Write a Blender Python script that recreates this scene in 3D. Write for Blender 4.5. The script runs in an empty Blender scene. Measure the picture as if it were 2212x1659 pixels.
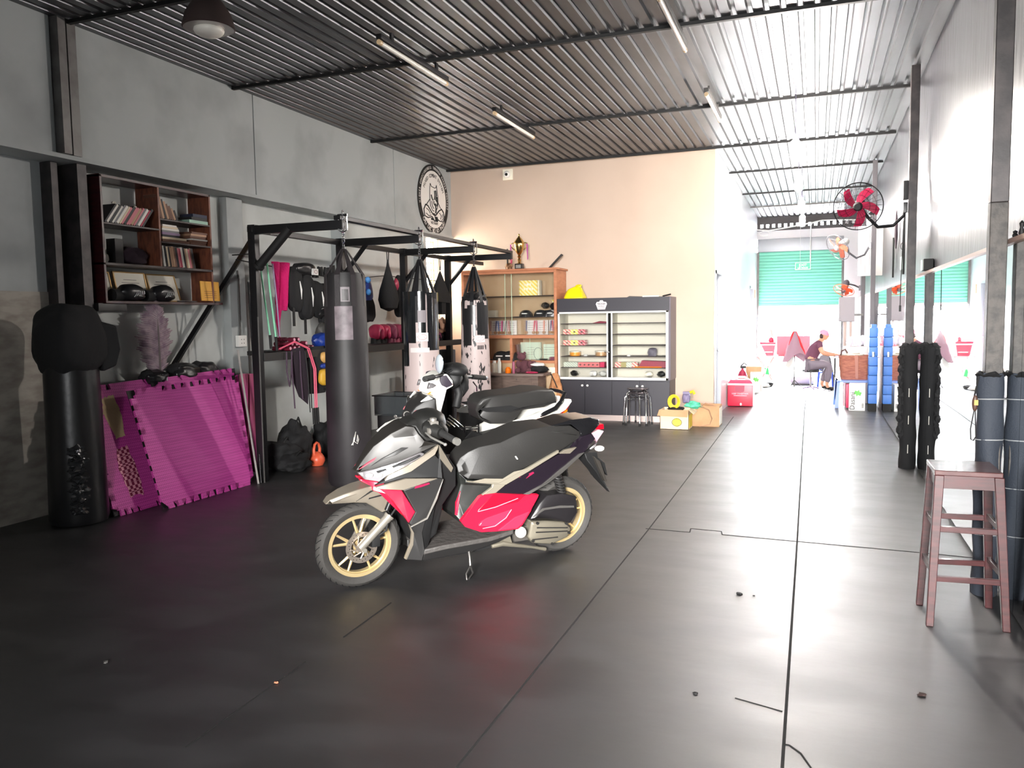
import bpy, bmesh, math, random
from mathutils import Vector, Matrix, noise
R = math.radians
scn = bpy.context.scene
COL = scn.collection
random.seed(7)

# ---------------------------------------------------------------- camera
FPX = 1735.8
yaw, pit, rol = -0.362, -0.0816, -0.0149
fw = Vector((math.sin(yaw)*math.cos(pit), math.cos(yaw)*math.cos(pit), math.sin(pit)))
rt = Vector((math.cos(yaw), -math.sin(yaw), 0.0))
up = rt.cross(fw)
rt, up = rt*math.cos(rol)+up*math.sin(rol), up*math.cos(rol)-rt*math.sin(rol)
camd = bpy.data.cameras.new('camera'); cam = bpy.data.objects.new('camera', camd); COL.objects.link(cam)
M = Matrix((rt, up, -fw)).transposed().to_4x4(); M.translation = Vector((0, 0, 1.55))
cam.matrix_world = M
camd.sensor_width = 36.0; camd.sensor_fit = 'HORIZONTAL'; camd.lens = FPX/2212*36.0
camd.clip_start = 0.05; camd.clip_end = 200
scn.camera = cam
scn.view_settings.view_transform = 'Standard'; scn.view_settings.look = 'None'
scn.view_settings.gamma = 1.0; scn.view_settings.exposure = 1.3
scn.view_settings.use_curve_mapping = False

# ---------------------------------------------------------------- world and daylight
w = bpy.data.worlds.new('sky'); scn.world = w; w.use_nodes = True
bg = w.node_tree.nodes['Background']; bg.inputs[0].default_value = (0.93, 0.96, 1.0, 1); bg.inputs[1].default_value = 5.0
# the sky is far brighter over the sunlit alley (+Y) than over the shaded street behind the photographer
_g = w.node_tree.nodes.new('ShaderNodeTexCoord'); _s = w.node_tree.nodes.new('ShaderNodeSeparateXYZ'); _r = w.node_tree.nodes.new('ShaderNodeMapRange')
_r.interpolation_type = 'SMOOTHSTEP'; _r.inputs[1].default_value = 0.2; _r.inputs[2].default_value = 0.95; _r.inputs[3].default_value = 1.2; _r.inputs[4].default_value = 85.0
w.node_tree.links.new(_g.outputs['Generated'], _s.inputs[0]); w.node_tree.links.new(_s.outputs[1], _r.inputs[0]); w.node_tree.links.new(_r.outputs[0], bg.inputs[1])

def area(name, loc, target, sx, sy, power, col=(1, 1, 1), spread=180):
    l = bpy.data.lights.new(name, 'AREA'); l.shape = 'RECTANGLE'; l.size = sx; l.size_y = sy
    l.energy = power; l.color = col; l.spread = R(spread)
    o = bpy.data.objects.new(name, l); COL.objects.link(o); o.location = loc
    o.rotation_euler = (Vector(target)-Vector(loc)).to_track_quat('-Z', 'Y').to_euler()
    return o
# daylight through the street doorway behind the photographer, the alley shutter at the far end and the side window
area('street_daylight', (0.4, -3.4, 2.1), (-1.2, 6.0, 0.6), 1.8, 1.8, 135, (1.0, 0.98, 0.95), 48)
area('alley_daylight', (-0.4, 23.2, 2.7), (-0.3, 14.0, 0.6), 2.2, 1.6, 600, (0.96, 0.97, 1.0))
area('window_daylight', (-6.3, 11.9, 2.3), (-3.0, 11.6, 1.9), 1.3, 1.4, 60, (1.0, 0.93, 0.78))

# ---------------------------------------------------------------- materials
MATS = {}
def srgb(c):
    return tuple(((x/255)/12.92 if x/255 <= 0.04045 else ((x/255+0.055)/1.055)**2.4) for x in c)
def mat(name, rgb, rough=0.5, metal=0.0, bump=0.0, bscale=60, rgb2=None, nscale=8, stretch=(1, 1, 1), emit=None,
        alpha=1.0, trans=0.0, coat=0.0, spec=0.5, lo=0.4, hi=0.65, rough2=None, detail=4):
    if name in MATS: return MATS[name]
    m = bpy.data.materials.new(name); m.use_nodes = True; nt = m.node_tree; N = nt.nodes; L = nt.links
    b = N['Principled BSDF']; c = srgb(rgb)
    b.inputs['Base Color'].default_value = (*c, 1); b.inputs['Roughness'].default_value = rough
    b.inputs['Metallic'].default_value = metal; b.inputs['Coat Weight'].default_value = coat
    b.inputs['Coat Roughness'].default_value = 0.08
    b.inputs['Specular IOR Level'].default_value = spec
    b.inputs['Transmission Weight'].default_value = trans; b.inputs['Alpha'].default_value = alpha
    tc = N.new('ShaderNodeTexCoord'); mp = N.new('ShaderNodeMapping'); mp.inputs['Scale'].default_value = stretch
    L.new(tc.outputs['Object'], mp.inputs['Vector'])
    if rgb2 is not None or rough2 is not None:
        n = N.new('ShaderNodeTexNoise'); n.inputs['Scale'].default_value = nscale; n.inputs['Detail'].default_value = detail
        L.new(mp.outputs[0], n.inputs['Vector'])
        r = N.new('ShaderNodeMapRange'); r.inputs[1].default_value = lo; r.inputs[2].default_value = hi
        L.new(n.outputs[0], r.inputs[0])
        if rgb2 is not None:
            x = N.new('ShaderNodeMix'); x.data_type = 'RGBA'
            x.inputs['A'].default_value = (*c, 1); x.inputs['B'].default_value = (*srgb(rgb2), 1)
            L.new(r.outputs[0], x.inputs['Factor']); L.new(x.outputs['Result'], b.inputs['Base Color'])
        if rough2 is not None:
            r2 = N.new('ShaderNodeMapRange'); r2.inputs[3].default_value = rough; r2.inputs[4].default_value = rough2
            L.new(r.outputs[0], r2.inputs[0]); L.new(r2.outputs[0], b.inputs['Roughness'])
    if bump > 0:
        n = N.new('ShaderNodeTexNoise'); n.inputs['Scale'].default_value = bscale; n.inputs['Detail'].default_value = 3
        L.new(mp.outputs[0], n.inputs['Vector'])
        bp = N.new('ShaderNodeBump'); bp.inputs['Strength'].default_value = bump; bp.inputs['Distance'].default_value = 0.01
        L.new(n.outputs[0], bp.inputs['Height']); L.new(bp.outputs[0], b.inputs['Normal'])
    if emit:
        b.inputs['Emission Color'].default_value = (*srgb(emit[0]), 1); b.inputs['Emission Strength'].default_value = emit[1]
    m.diffuse_color = (*c, 1)
    MATS[name] = m; return m

FLOOR = mat('floor_rubber', (19, 19, 21), 0.46, bump=0.13, bscale=5, stretch=(1.0, 2.0, 1), rgb2=(30, 30, 32), nscale=2.2, rough2=0.55, spec=0.8, coat=0.45)
FLOOR.node_tree.nodes['Principled BSDF'].inputs['Coat Roughness'].default_value = 0.5; FLOOR.node_tree.nodes['Principled BSDF'].inputs['Coat IOR'].default_value = 1.8
CEIL = mat('ceiling_sheet', (104, 105, 108), 0.42, metal=0.85, bump=0.06, bscale=9, stretch=(1, 0.3, 1), rgb2=(116, 117, 120), nscale=3)
WGREY = mat('wall_grey_plaster', (178, 183, 183), 0.7, rgb2=(156, 160, 160), nscale=1.6, bump=0.05, bscale=14, lo=0.45, hi=0.72)
WLOW = mat('wall_pale_plaster', (206, 210, 208), 0.7, rgb2=(186, 190, 188), nscale=1.8, bump=0.05, bscale=14, lo=0.45, hi=0.75)
WPATCH = mat('wall_bare_cement', (176, 170, 160), 0.8, rgb2=(150, 142, 132), nscale=5, stretch=(1, 1, 2.5))
WBEIGE = mat('wall_beige_paint', (196, 175, 158), 0.75, rgb2=(190, 169, 152), nscale=1.2)
WWHITE = mat('wall_white_gloss', (232, 234, 238), 0.25, bump=0.08, bscale=4, stretch=(1, 1, 0.3), spec=0.5)
WGLOSS = mat('wall_glossy_grey', (62, 61, 66), 0.34, bump=0.45, bscale=14, stretch=(1, 1, 0.25), rgb2=(44, 43, 46), nscale=3, spec=0.5)
BLACK = mat('black_steel', (26, 26, 28), 0.38, metal=0.3)
BLACKM = mat('black_matte', (16, 16, 17), 0.65)
DARK = mat('dark_gap', (8, 8, 8), 0.9)
VINYL = mat('black_vinyl', (28, 28, 30), 0.3, bump=0.2, bscale=12)
CLOTHB = mat('black_cloth', (24, 24, 26), 0.85, bump=0.3, bscale=25)
GREYST = mat('grey_steel_column', (112, 110, 108), 0.5, metal=0.2, rgb2=(90, 86, 84), nscale=6)
RUSTST = mat('dark_steel_column', (46, 43, 44), 0.5, metal=0.2, rgb2=(66, 60, 60), nscale=9, bump=0.05)
SCUFF = mat('scuffed_steel', (72, 67, 63), 0.6, rgb2=(48, 45, 43), nscale=20, bump=0.2)
CHROME = mat('chrome', (215, 215, 218), 0.12, metal=1.0)
SILVER = mat('silver_paint', (128, 120, 108), 0.3, metal=0.3, coat=0.4)
ALU = mat('aluminium', (196, 194, 188), 0.35, metal=0.8)
GOLD = mat('gold_rim', (206, 184, 138), 0.35, metal=0.6)
GOLDC = mat('gold_cup', (214, 180, 112), 0.2, metal=1.0)
WHITE = mat('white_plastic', (236, 234, 230), 0.4)
WHITEG = mat('white_gloss_paint', (240, 238, 230), 0.2, coat=0.6)
PAPER = mat('paper', (228, 224, 212), 0.8)
CREAM = mat('cream_board', (232, 226, 208), 0.7)
GLASS = mat('clear_glass', (240, 246, 240), 0.02, trans=1.0, alpha=0.18)
MIRROR = mat('mirror_glass', (222, 226, 228), 0.015, metal=1.0)
RED = mat('scooter_red', (206, 26, 54), 0.22, coat=0.6)
COOLR = mat('cooler_red', (205, 14, 56), 0.35)
PINK = mat('foam_pink', (190, 62, 150), 0.6, bump=0.6, bscale=90)
MAGENTA = mat('magenta_towel', (206, 8, 104), 0.85, bump=0.5, bscale=60)
GPINK = mat('pink_leather', (216, 66, 104), 0.35, rgb2=(170, 40, 80), nscale=5)
MAROON = mat('maroon_leather', (110, 26, 48), 0.4, rgb2=(70, 20, 36), nscale=6)
YELLOW = mat('yellow_plastic', (226, 208, 20), 0.4, bump=0.5, bscale=10)
ORANGE = mat('amber_lens', (240, 120, 20), 0.2)
REDLENS = mat('red_lens', (190, 10, 30), 0.15, coat=0.5)
BLUE = mat('blue_plastic', (62, 118, 214), 0.4)
NAVY = mat('blue_leather', (28, 56, 140), 0.4)
SKYB = mat('light_blue_leather', (84, 154, 226), 0.4)
GREEN = mat('green_plastic', (20, 190, 80), 0.4)
WOODR = mat('red_brown_wood', (66, 26, 28), 0.4, rgb2=(50, 20, 22), nscale=8, stretch=(1, 1, 6), coat=0.2)
WOODS = mat('shelf_wood', (128, 74, 52), 0.5, rgb2=(96, 52, 40), nscale=10, stretch=(4, 1, 1))
WOODO = mat('orange_wood', (184, 122, 88), 0.45, rgb2=(168, 106, 74), nscale=6, stretch=(1, 1, 4))
WOODB = mat('cabinet_back_wood', (196, 168, 134), 0.6, rgb2=(188, 158, 122), nscale=4)
WOODG = mat('grey_brown_wood', (124, 104, 94), 0.55, rgb2=(104, 86, 78), nscale=7, stretch=(1, 1, 6))
CARD = mat('cardboard', (186, 146, 108), 0.8, rgb2=(172, 132, 96), nscale=5)
KRAFT = mat('tan_plush', (196, 140, 96), 0.9, bump=0.6, bscale=40, rgb2=(170, 110, 70), nscale=12)
CHARC = mat('charcoal_laminate', (46, 44, 52), 0.45)
RUBBER = mat('tyre_rubber', (50, 48, 46), 0.75, bump=0.2, bscale=60)
GREYP = mat('grey_plastic', (70, 68, 66), 0.5)
DGREY = mat('dark_grey_plastic', (32, 31, 31), 0.5)
SKIN = mat('skin', (206, 150, 120), 0.5)
TEAL = mat('teal_shutter', (112, 192, 166), 0.45)

def add_stripes(name, a, b, scale, rough=0.4, rot=0.8):
    if name in MATS: return MATS[name]
    m = mat(name, a, rough); nt = m.node_tree; N = nt.nodes; L = nt.links
    tc = N.new('ShaderNodeTexCoord'); mp = N.new('ShaderNodeMapping'); mp.inputs['Rotation'].default_value = (0, rot, 0)
    wv = N.new('ShaderNodeTexWave'); wv.inputs['Scale'].default_value = scale
    cr = N.new('ShaderNodeMapRange'); cr.inputs[1].default_value = 0.45; cr.inputs[2].default_value = 0.55
    x = N.new('ShaderNodeMix'); x.data_type = 'RGBA'; x.inputs['A'].default_value = (*srgb(a), 1); x.inputs['B'].default_value = (*srgb(b), 1)
    L.new(tc.outputs['Object'], mp.inputs[0]); L.new(mp.outputs[0], wv.inputs['Vector']); L.new(wv.outputs['Fac'], cr.inputs[0])
    L.new(cr.outputs[0], x.inputs['Factor']); L.new(x.outputs['Result'], N['Principled BSDF'].inputs['Base Color'])
    return m

# ---------------------------------------------------------------- mesh helpers
class MB:
    def __init__(s): s.bm = bmesh.new(); s.mi = 0
    def _fin(s, v0, f0, M=None):
        s.bm.verts.ensure_lookup_table(); s.bm.faces.ensure_lookup_table()
        if M is not None:
            for v in s.bm.verts[v0:]: v.co = M @ v.co
        for f in s.bm.faces[f0:]: f.material_index = s.mi
        return s
    def box(s, a, b, M=None, r=0.0):
        v0 = len(s.bm.verts); f0 = len(s.bm.faces)
        a = Vector(a); b = Vector(b); c = (a+b)/2; d = b-a
        tb = bmesh.new() if r > 0 else s.bm
        g = bmesh.ops.create_cube(tb, size=1.0)
        for v in g['verts']: v.co = Vector((v.co.x*d.x, v.co.y*d.y, v.co.z*d.z))+c
        if r > 0:
            bmesh.ops.bevel(tb, geom=list(tb.edges), offset=r, segments=2, affect='EDGES', profile=0.7)
            me = bpy.data.meshes.new('box'); tb.to_mesh(me); tb.free(); s.bm.from_mesh(me); bpy.data.meshes.remove(me)
        return s._fin(v0, f0, M)
    def tube(s, pts, r, n=8, caps=True, closed=False):
        pts = [Vector(p) for p in pts]; k = len(pts)
        rs = list(r) if isinstance(r, (list, tuple)) else [r]*k
        f0 = len(s.bm.faces); v0 = len(s.bm.verts); rings = []; prev = None
        for i, p in enumerate(pts):
            if closed: t = pts[(i+1) % k]-pts[i-1]
            else: t = pts[min(i+1, k-1)]-pts[max(i-1, 0)]
            if t.length < 1e-9: t = Vector((0, 0, 1))
            t.normalize()
            if prev is None:
                a = Vector((0, 0, 1)) if abs(t.z) < 0.9 else Vector((1, 0, 0))
                u = t.cross(a).normalized()
            else:
                u = (prev-t*prev.dot(t))
                u = u.normalized() if u.length > 1e-6 else t.orthogonal().normalized()
            prev = u; v = t.cross(u)
            rings.append([s.bm.verts.new(p+(u*math.cos(2*math.pi*j/n)+v*math.sin(2*math.pi*j/n))*rs[i]) for j in range(n)])
        for i in range(k if closed else k-1):
            A = rings[i]; B = rings[(i+1) % k]
            for j in range(n): s.bm.faces.new((A[j], A[(j+1) % n], B[(j+1) % n], B[j]))
        if caps and not closed:
            s.bm.faces.new(rings[0][::-1]); s.bm.faces.new(rings[-1])
        return s._fin(v0, f0)
    def cyl(s, p0, p1, r0, r1=None, n=20): return s.tube([p0, p1], [r0, r0 if r1 is None else r1], n)
    def lathe(s, prof, c=(0, 0, 0), n=28, M=None, sx=1, sy=1):
        f0 = len(s.bm.faces); v0 = len(s.bm.verts); c = Vector(c); rings = []
        for (r, z) in prof:
            rr = max(r, 1e-4)
            rings.append([s.bm.verts.new(c+Vector((rr*math.cos(2*math.pi*j/n)*sx, rr*math.sin(2*math.pi*j/n)*sy, z))) for j in range(n)])
        for A, B in zip(rings, rings[1:]):
            for j in range(n): s.bm.faces.new((A[j], A[(j+1) % n], B[(j+1) % n], B[j]))
        s.bm.faces.new(rings[0][::-1]); s.bm.faces.new(rings[-1])
        return s._fin(v0, f0, M)
    def blob(s, c, size, amp=0.12, seed=0, freq=2.0, sub=3, M=None, sq=1.0):
        v0 = len(s.bm.verts); f0 = len(s.bm.faces)
        bmesh.ops.create_icosphere(s.bm, subdivisions=sub, radius=1.0)
        s.bm.verts.ensure_lookup_table(); c = Vector(c)
        for v in s.bm.verts[v0:]:
            p = v.co.copy()
            if sq != 1.0: p = Vector([math.copysign(abs(x)**sq, x) for x in p])
            d = noise.noise(v.co*freq+Vector((seed*3.1, seed*1.7, seed)))
            p *= 1+amp*d*2
            v.co = Vector((p.x*size[0], p.y*size[1], p.z*size[2]))+c
        return s._fin(v0, f0, M)
    def prism(s, poly, vec):
        """closed outline (3D points) swept by vec"""
        f0 = len(s.bm.faces); v0 = len(s.bm.verts); vec = Vector(vec)
        A = [s.bm.verts.new(Vector(p)) for p in poly]; B = [s.bm.verts.new(Vector(p)+vec) for p in poly]; n = len(A)
        for i in range(n): s.bm.faces.new((A[i], A[(i+1) % n], B[(i+1) % n], B[i]))
        fa = s.bm.faces.new(A[::-1]); fb = s.bm.faces.new(B)
        bmesh.ops.triangulate(s.bm, faces=[fa, fb])
        return s._fin(v0, f0)
    def hull(s, pts):
        v0 = len(s.bm.verts); f0 = len(s.bm.faces)
        vs = [s.bm.verts.new(Vector(p)) for p in pts]
        bmesh.ops.convex_hull(s.bm, input=vs)
        return s._fin(v0, f0)
    def grid(s, fn, nu, nv, thick=0.0, cu=False):
        f0 = len(s.bm.faces); v0 = len(s.bm.verts)
        G = [[s.bm.verts.new(Vector(fn(i/(nu if cu else nu-1), j/(nv-1)))) for j in range(nv)] for i in range(nu)]
        for i in range(nu if cu else nu-1):
            for j in range(nv-1): s.bm.faces.new((G[i][j], G[(i+1) % nu][j], G[(i+1) % nu][j+1], G[i][j+1]))
        if thick:
            s.bm.faces.ensure_lookup_table(); s.bm.normal_update()
            bmesh.ops.solidify(s.bm, geom=s.bm.faces[f0:], thickness=thick)
        return s._fin(v0, f0)
    def text(s, txt, size, M, depth=0.002, sx=1.0):
        """glyphs as geometry: text drawn in local XY plane, placed by M"""
        cu = bpy.data.curves.new('lettering', 'FONT'); cu.body = txt; cu.size = size; cu.extrude = depth
        cu.align_x = 'CENTER'; cu.align_y = 'CENTER'; cu.resolution_u = 2
        o = bpy.data.objects.new('lettering', cu); COL.objects.link(o)
        bpy.context.view_layer.update()
        me = o.evaluated_get(bpy.context.evaluated_depsgraph_get()).to_mesh()
        f0 = len(s.bm.faces); v0 = len(s.bm.verts)
        vs = [s.bm.verts.new(M @ Vector((v.co.x*sx, v.co.y, v.co.z))) for v in me.vertices]
        for p in me.polygons:
            try: s.bm.faces.new([vs[i] for i in p.vertices])
            except ValueError: pass
        bpy.data.objects.remove(o); bpy.data.curves.remove(cu)
        return s._fin(v0, f0)
    def build(s, name, m, parent=None, smooth=True, bevel=0.0, ang=38, sub=0, seg=2):
        bm = s.bm
        bmesh.ops.recalc_face_normals(bm, faces=bm.faces)
        if smooth:
            for f in bm.faces: f.smooth = True
            for e in bm.edges:
                if len(e.link_faces) == 2 and e.calc_face_angle(0) > R(ang): e.smooth = False
        me = bpy.data.meshes.new(name); 
        off = None
        if parent is None:
            xs = [v.co for v in bm.verts]
            off = Vector(((min(v.x for v in xs)+max(v.x for v in xs))/2, (min(v.y for v in xs)+max(v.y for v in xs))/2, min(v.z for v in xs)))
            for v in bm.verts: v.co -= off
        bm.to_mesh(me); bm.free()
        for x in (m if isinstance(m, (list, tuple)) else [m]): me.materials.append(x)
        o = bpy.data.objects.new(name, me); COL.objects.link(o)
        if parent is not None:
            o.parent = parent
            if parent.get('_local'): o['_local'] = 1
            else:
                p = parent; W = p.matrix_basis.copy()
                if p.parent is not None: W = p.parent.matrix_basis @ p.matrix_parent_inverse @ p.matrix_basis
                o.matrix_parent_inverse = W.inverted()
        else: o.location = off
        if bevel > 0:
            b = o.modifiers.new('edge', 'BEVEL'); b.width = bevel; b.segments = seg; b.limit_method = 'ANGLE'; b.angle_limit = R(35)
        if sub:
            q = o.modifiers.new('smooth', 'SUBSURF'); q.levels = sub; q.render_levels = sub
        return o

def tag(o, label=None, cat=None, group=None, kind=None):
    if label: o['label'] = label
    if cat: o['category'] = cat
    if group: o['group'] = group
    if kind: o['kind'] = kind
    return o
def thing(name, label, cat, loc=(0, 0, 0), rotz=0.0, group=None, rot=None):
    o = bpy.data.objects.new(name, None); COL.objects.link(o); o.empty_display_size = 0.1
    o.location = loc; o.rotation_euler = rot if rot else (0, 0, rotz)
    if rot or rotz: o.rotation_euler = rot if rot else (0, 0, rotz)
    return tag(o, label, cat, group)
def local(o):
    """parts of o are modelled in o's own space"""
    o['_local'] = 1; return o
def dup(root, loc=None, rotz=None, label=None, group=None, scale=None):
    r = root.copy(); COL.objects.link(r)
    if loc is not None: r.location = loc
    if rotz is not None: r.rotation_euler = (0, 0, rotz)
    if scale: r.scale = (scale,)*3
    if label: r['label'] = label
    if group: r['group'] = group
    for ch in list(root.children):
        c = ch.copy(); COL.objects.link(c); c.parent = r
        for g in ch.children:
            d = g.copy(); COL.objects.link(d); d.parent = c
    return r
def struct(o): o['kind'] = 'structure'; return o
def at(loc, rx=0, ry=0, rz=0):
    return Matrix.Translation(Vector(loc)) @ Matrix.Rotation(rz, 4, 'Z') @ Matrix.Rotation(ry, 4, 'Y') @ Matrix.Rotation(rx, 4, 'X')
PX_W = at((0, 0, 0), R(90), 0, R(90))      # text/sign facing +X (on the left wall)
PY_W = at((0, 0, 0), R(90), 0, 0)          # text/sign facing -Y
def face(loc, d='-Y'):
    return Matrix.Translation(Vector(loc)) @ (PX_W if d == '+X' else PY_W)
ORD = 'first second third fourth fifth sixth seventh eighth ninth tenth eleventh twelfth thirteenth fourteenth fifteenth sixteenth seventeenth eighteenth'.split()

# ---------------------------------------------------------------- the room
XL, XU, XM, YB, YS, ZC = -5.88, -5.62, 0.955, 12.15, 21.2, 3.95
struct(MB().box((XL-0.1, -4, -0.12), (2.4, YS, 0)).build('floor', FLOOR, smooth=False))
# corrugated ceiling sheet
b = MB(); prof = []; x = XL-0.1
while x < 2.4:
    prof += [(x, 0), (x+0.052, 0), (x+0.062, 0.03), (x+0.092, 0.03), (x+0.102, 0)]; x += 0.125
b.bm.verts.index_update()
for (y0, y1) in [(-4, 1.2), (1.2, 6.9), (6.9, 12.2), (12.2, 17), (17, YS)]:
    A = [b.bm.verts.new((p[0], y0, ZC+p[1])) for p in prof]; B = [b.bm.verts.new((p[0], y1, ZC+p[1])) for p in prof]
    for i in range(len(prof)-1): b.bm.faces.new((A[i], B[i], B[i+1], A[i+1]))
struct(b.build('ceiling', CEIL, smooth=False))
for i, y in enumerate((1.2, 4.92, 6.9, 9.64, 12.0, 14.2, 16.8, 18.9)):
    x0 = XU if y < 12.1 else -1.41
    r = 0.019 if y < 12.1 else 0.008
    b = MB().box((x0, y-r, ZC-0.03), (XM, y+r, ZC-0.001))
    struct(b.build('trim_%d' % (i+1), BLACKM if y < 16.9 else GREYST, smooth=False))
# left wall: lower face set back, upper panels stepping forward
WX = 11.38
struct(MB().box((XL-0.15, -4, 0), (XL, 5.05, 2.87)).build('wall_left_near', WGREY, smooth=False))  # near stretch kept greyer, its shade put into the wall colour
b = MB().box((XL-0.15, 5.05, 0), (XL, WX, 2.87)).box((XL-0.15, WX, 0), (XL, 12.13, 1.5)).box((XL-0.15, 12.13, 0), (XL, YB, 2.87))
struct(b.build('wall_left', WLOW, smooth=False))
b = MB()
for (y0, y1) in ((-4, 4.78), (5.0, 7.2), (7.215, 10.24), (10.255, YB)):
    b.box((XL-0.15, y0, 2.87), (XU, y1, ZC), r=0.004)
b.box((XL-0.15, 4.7, 2.87), (XU-0.02, 10.3, ZC))
struct(b.build('wall_left_upper', WGREY, smooth=False))
struct(MB().box((XL, -4, 2.865), (XU+0.03, YB, 2.9)).build('trim_9', WGREY, smooth=False))
struct(MB().box((XU-0.02, 4.80, 2.9), (XU+0.07, 4.87, ZC)).box((XU-0.02, 4.90, 2.9), (XU+0.05, 4.98, ZC)).build('trim_10', GREYST))
# dark steel columns under the ledge
struct(MB().box((XL, 5.0, 0), (XL+0.22, 5.09, 2.86)).box((XL, 4.84, 0), (XL+0.12, 4.9, 2.86)).build('trim_11', RUSTST, smooth=False))
struct(MB().box((XL, 6.92, 0), (XL+0.10, 7.17, 2.86), r=0.01).build('trim_12', WGREY))
struct(MB().box((XL, 11.28, 0), (XL+0.18, 11.37, 2.86)).build('trim_13', WGREY, smooth=False))
struct(MB().box((XL, 9.0, 0), (XL+0.16, 9.12, 2.86)).build('trim_14', WGREY, smooth=False))
struct(MB().box((XL, -4, 0), (XL+0.012, 4.84, 1.82)).build('trim_15', WPATCH, smooth=False))
# back wall and corridor walls
struct(MB().box((-6.05, YB, 0), (-1.41, YB+0.12, ZC+0.03)).build('wall_back', WBEIGE, smooth=False))
b = MB(); dl = [(12.35, 13.12, 2.22), (19.0, 19.95, 2.2)]
ys = YB+0.121
for (a, c, h) in dl:
    b.box((-1.53, ys, 0), (-1.41, a, ZC+0.03)).box((-1.53, a, h), (-1.41, c, ZC+0.03)); ys = c
b.box((-1.53, ys, 0), (-1.41, YS+0.1, ZC+0.03))
struct(b.build('wall_corridor', WWHITE, smooth=False))
for i, (a, c, h) in enumerate(dl):
    t = struct(MB().box((-1.53, a, 0), (-1.49, c, h)).build('door_%d' % (i+1), mat('door_grey_white', (205, 208, 214), 0.4), smooth=False))
    MB().box((-1.49, a, 0), (-1.40, a+0.05, h)).box((-1.49, c-0.05, 0), (-1.40, c, h)).box((-1.49, a, h-0.05), (-1.40, c, h)).build('door_frame', mat('door_frame_grey', (168, 172, 180), 0.4), t, smooth=False)
    MB().cyl((-1.49, c-0.14, 1.0), (-1.43, c-0.14, 1.0), 0.012).tube([(-1.43, c-0.14, 1.0), (-1.43, c-0.26, 1.0)], 0.011).box((-1.492, c-0.17, 0.9), (-1.484, c-0.11, 1.1)).build('door_handle', CHROME, t)
struct(MB().box((XM+0.03, -4, 1.93), (XM+0.15, YS, ZC+0.03)).build('wall_right', WGLOSS, smooth=False))
struct(MB().box((XM+0.012, -4, 0), (XM+0.15, YS, 1.93)).build('wall_right_lower', WGREY, smooth=False))
struct(MB().box((XM-0.02, 1.5, 1.90), (XM+0.03, YS, 1.925)).build('trim_16', mat('mirror_frame_tan', (178, 146, 132), 0.4, metal=0.3), smooth=False))
t = thing('wall_mirror', 'long frameless mirror covering the lower right wall behind the steel posts', 'mirror', (XM, 11, 0))
for i, (a, c) in enumerate(((1.5, 4.6), (4.605, 8.2), (8.205, 12.6), (12.605, 17), (17.005, 20.9))):
    MB().box((XM, a, 0.02), (XM+0.008, c, 1.9)).build('mirror_panel', MIRROR, t, smooth=False)
# front wall behind the photographer, open to the street on the right
struct(MB().box((XL-0.1, -4.1, 0), (-1.9, -4, ZC)).box((-1.9, -4.1, 3.3), (2.4, -4, ZC)).build('wall_front', WGREY, smooth=False))
# far end wall with the half raised roller shutter
struct(MB().box((0.60, YS, 0), (XM+0.15, YS+0.12, ZC)).box((-1.53, YS, 3.42), (0.6, YS+0.12, 3.62)).build('wall_end', mat('end_wall_pale', (224, 222, 222), 0.6), smooth=False))
SH0 = 1.76
sh = thing('roller_shutter', 'pale green slatted roller shutter half raised over the far doorway', 'shutter', (-0.4, YS+0.05, SH0))
b = MB(); n = 18; hh = (3.1-SH0)/n
def shut(u, v):
    z = SH0+v*(3.1-SH0); return (-1.38+u*1.96, YS+0.05-0.012*abs(math.sin(v*n*math.pi)), z)
b.grid(shut, 2, n*8+1); b.build('slat_curtain', TEAL, sh)
MB().box((-1.40, YS-0.02, 3.1), (0.6, YS+0.2, 3.42), r=0.02).build('shutter_housing', mat('housing_grey', (150, 152, 156), 0.4, metal=0.3), sh)
MB().box((-1.39, YS+0.02, SH0-0.04), (0.59, YS+0.07, SH0+0.01)).build('bottom_bar', mat('shutter_bar', (190, 196, 190), 0.4), sh)
MB().box((-1.42, YS-0.0, 0), (-1.36, YS+0.1, 3.1)).build('guide_rail', GREYST, sh); MB().box((0.56, YS-0.0, 0), (0.61, YS+0.1, 3.1)).build('guide_rail', GREYST, sh)
# corrugated gable strip with daylight holes over the shutter
b = MB(); b.box((-1.41, YS-0.02, 3.62), (XM, YS+0.02, 3.70))
for k in range(17): b.box((-1.41+k*0.14, YS-0.02, 3.70), (-1.41+k*0.14+0.075, YS+0.02, 3.78))
b.box((-1.41, YS-0.02, 3.78), (XM, YS+0.02, 3.98))
struct(b.build('trim_17', mat('gable_sheet', (70, 66, 66), 0.6), smooth=False))
# window
wn = struct(MB().box((XL-0.15, WX, 1.46), (XL+0.02, 12.13, 1.5)).build('window_1', mat('window_frame_wood', (190, 150, 100), 0.5), smooth=False))
b = MB()
for k in range(9): b.box((XL-0.08, WX+0.02+k*0.09, 1.5), (XL-0.068, WX+0.03+k*0.09, 2.84))
for k in range(12): b.box((XL-0.085, WX, 1.55+k*0.115), (XL-0.075, 12.13, 1.56+k*0.115))
b.build('window_grille', mat('grille_yellow', (206, 160, 70), 0.5), wn, smooth=False)
MB().box((XL-0.13, WX, 1.5), (XL-0.125, 12.13, 2.86)).build('window_pane', GLASS, wn, smooth=False)
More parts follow.
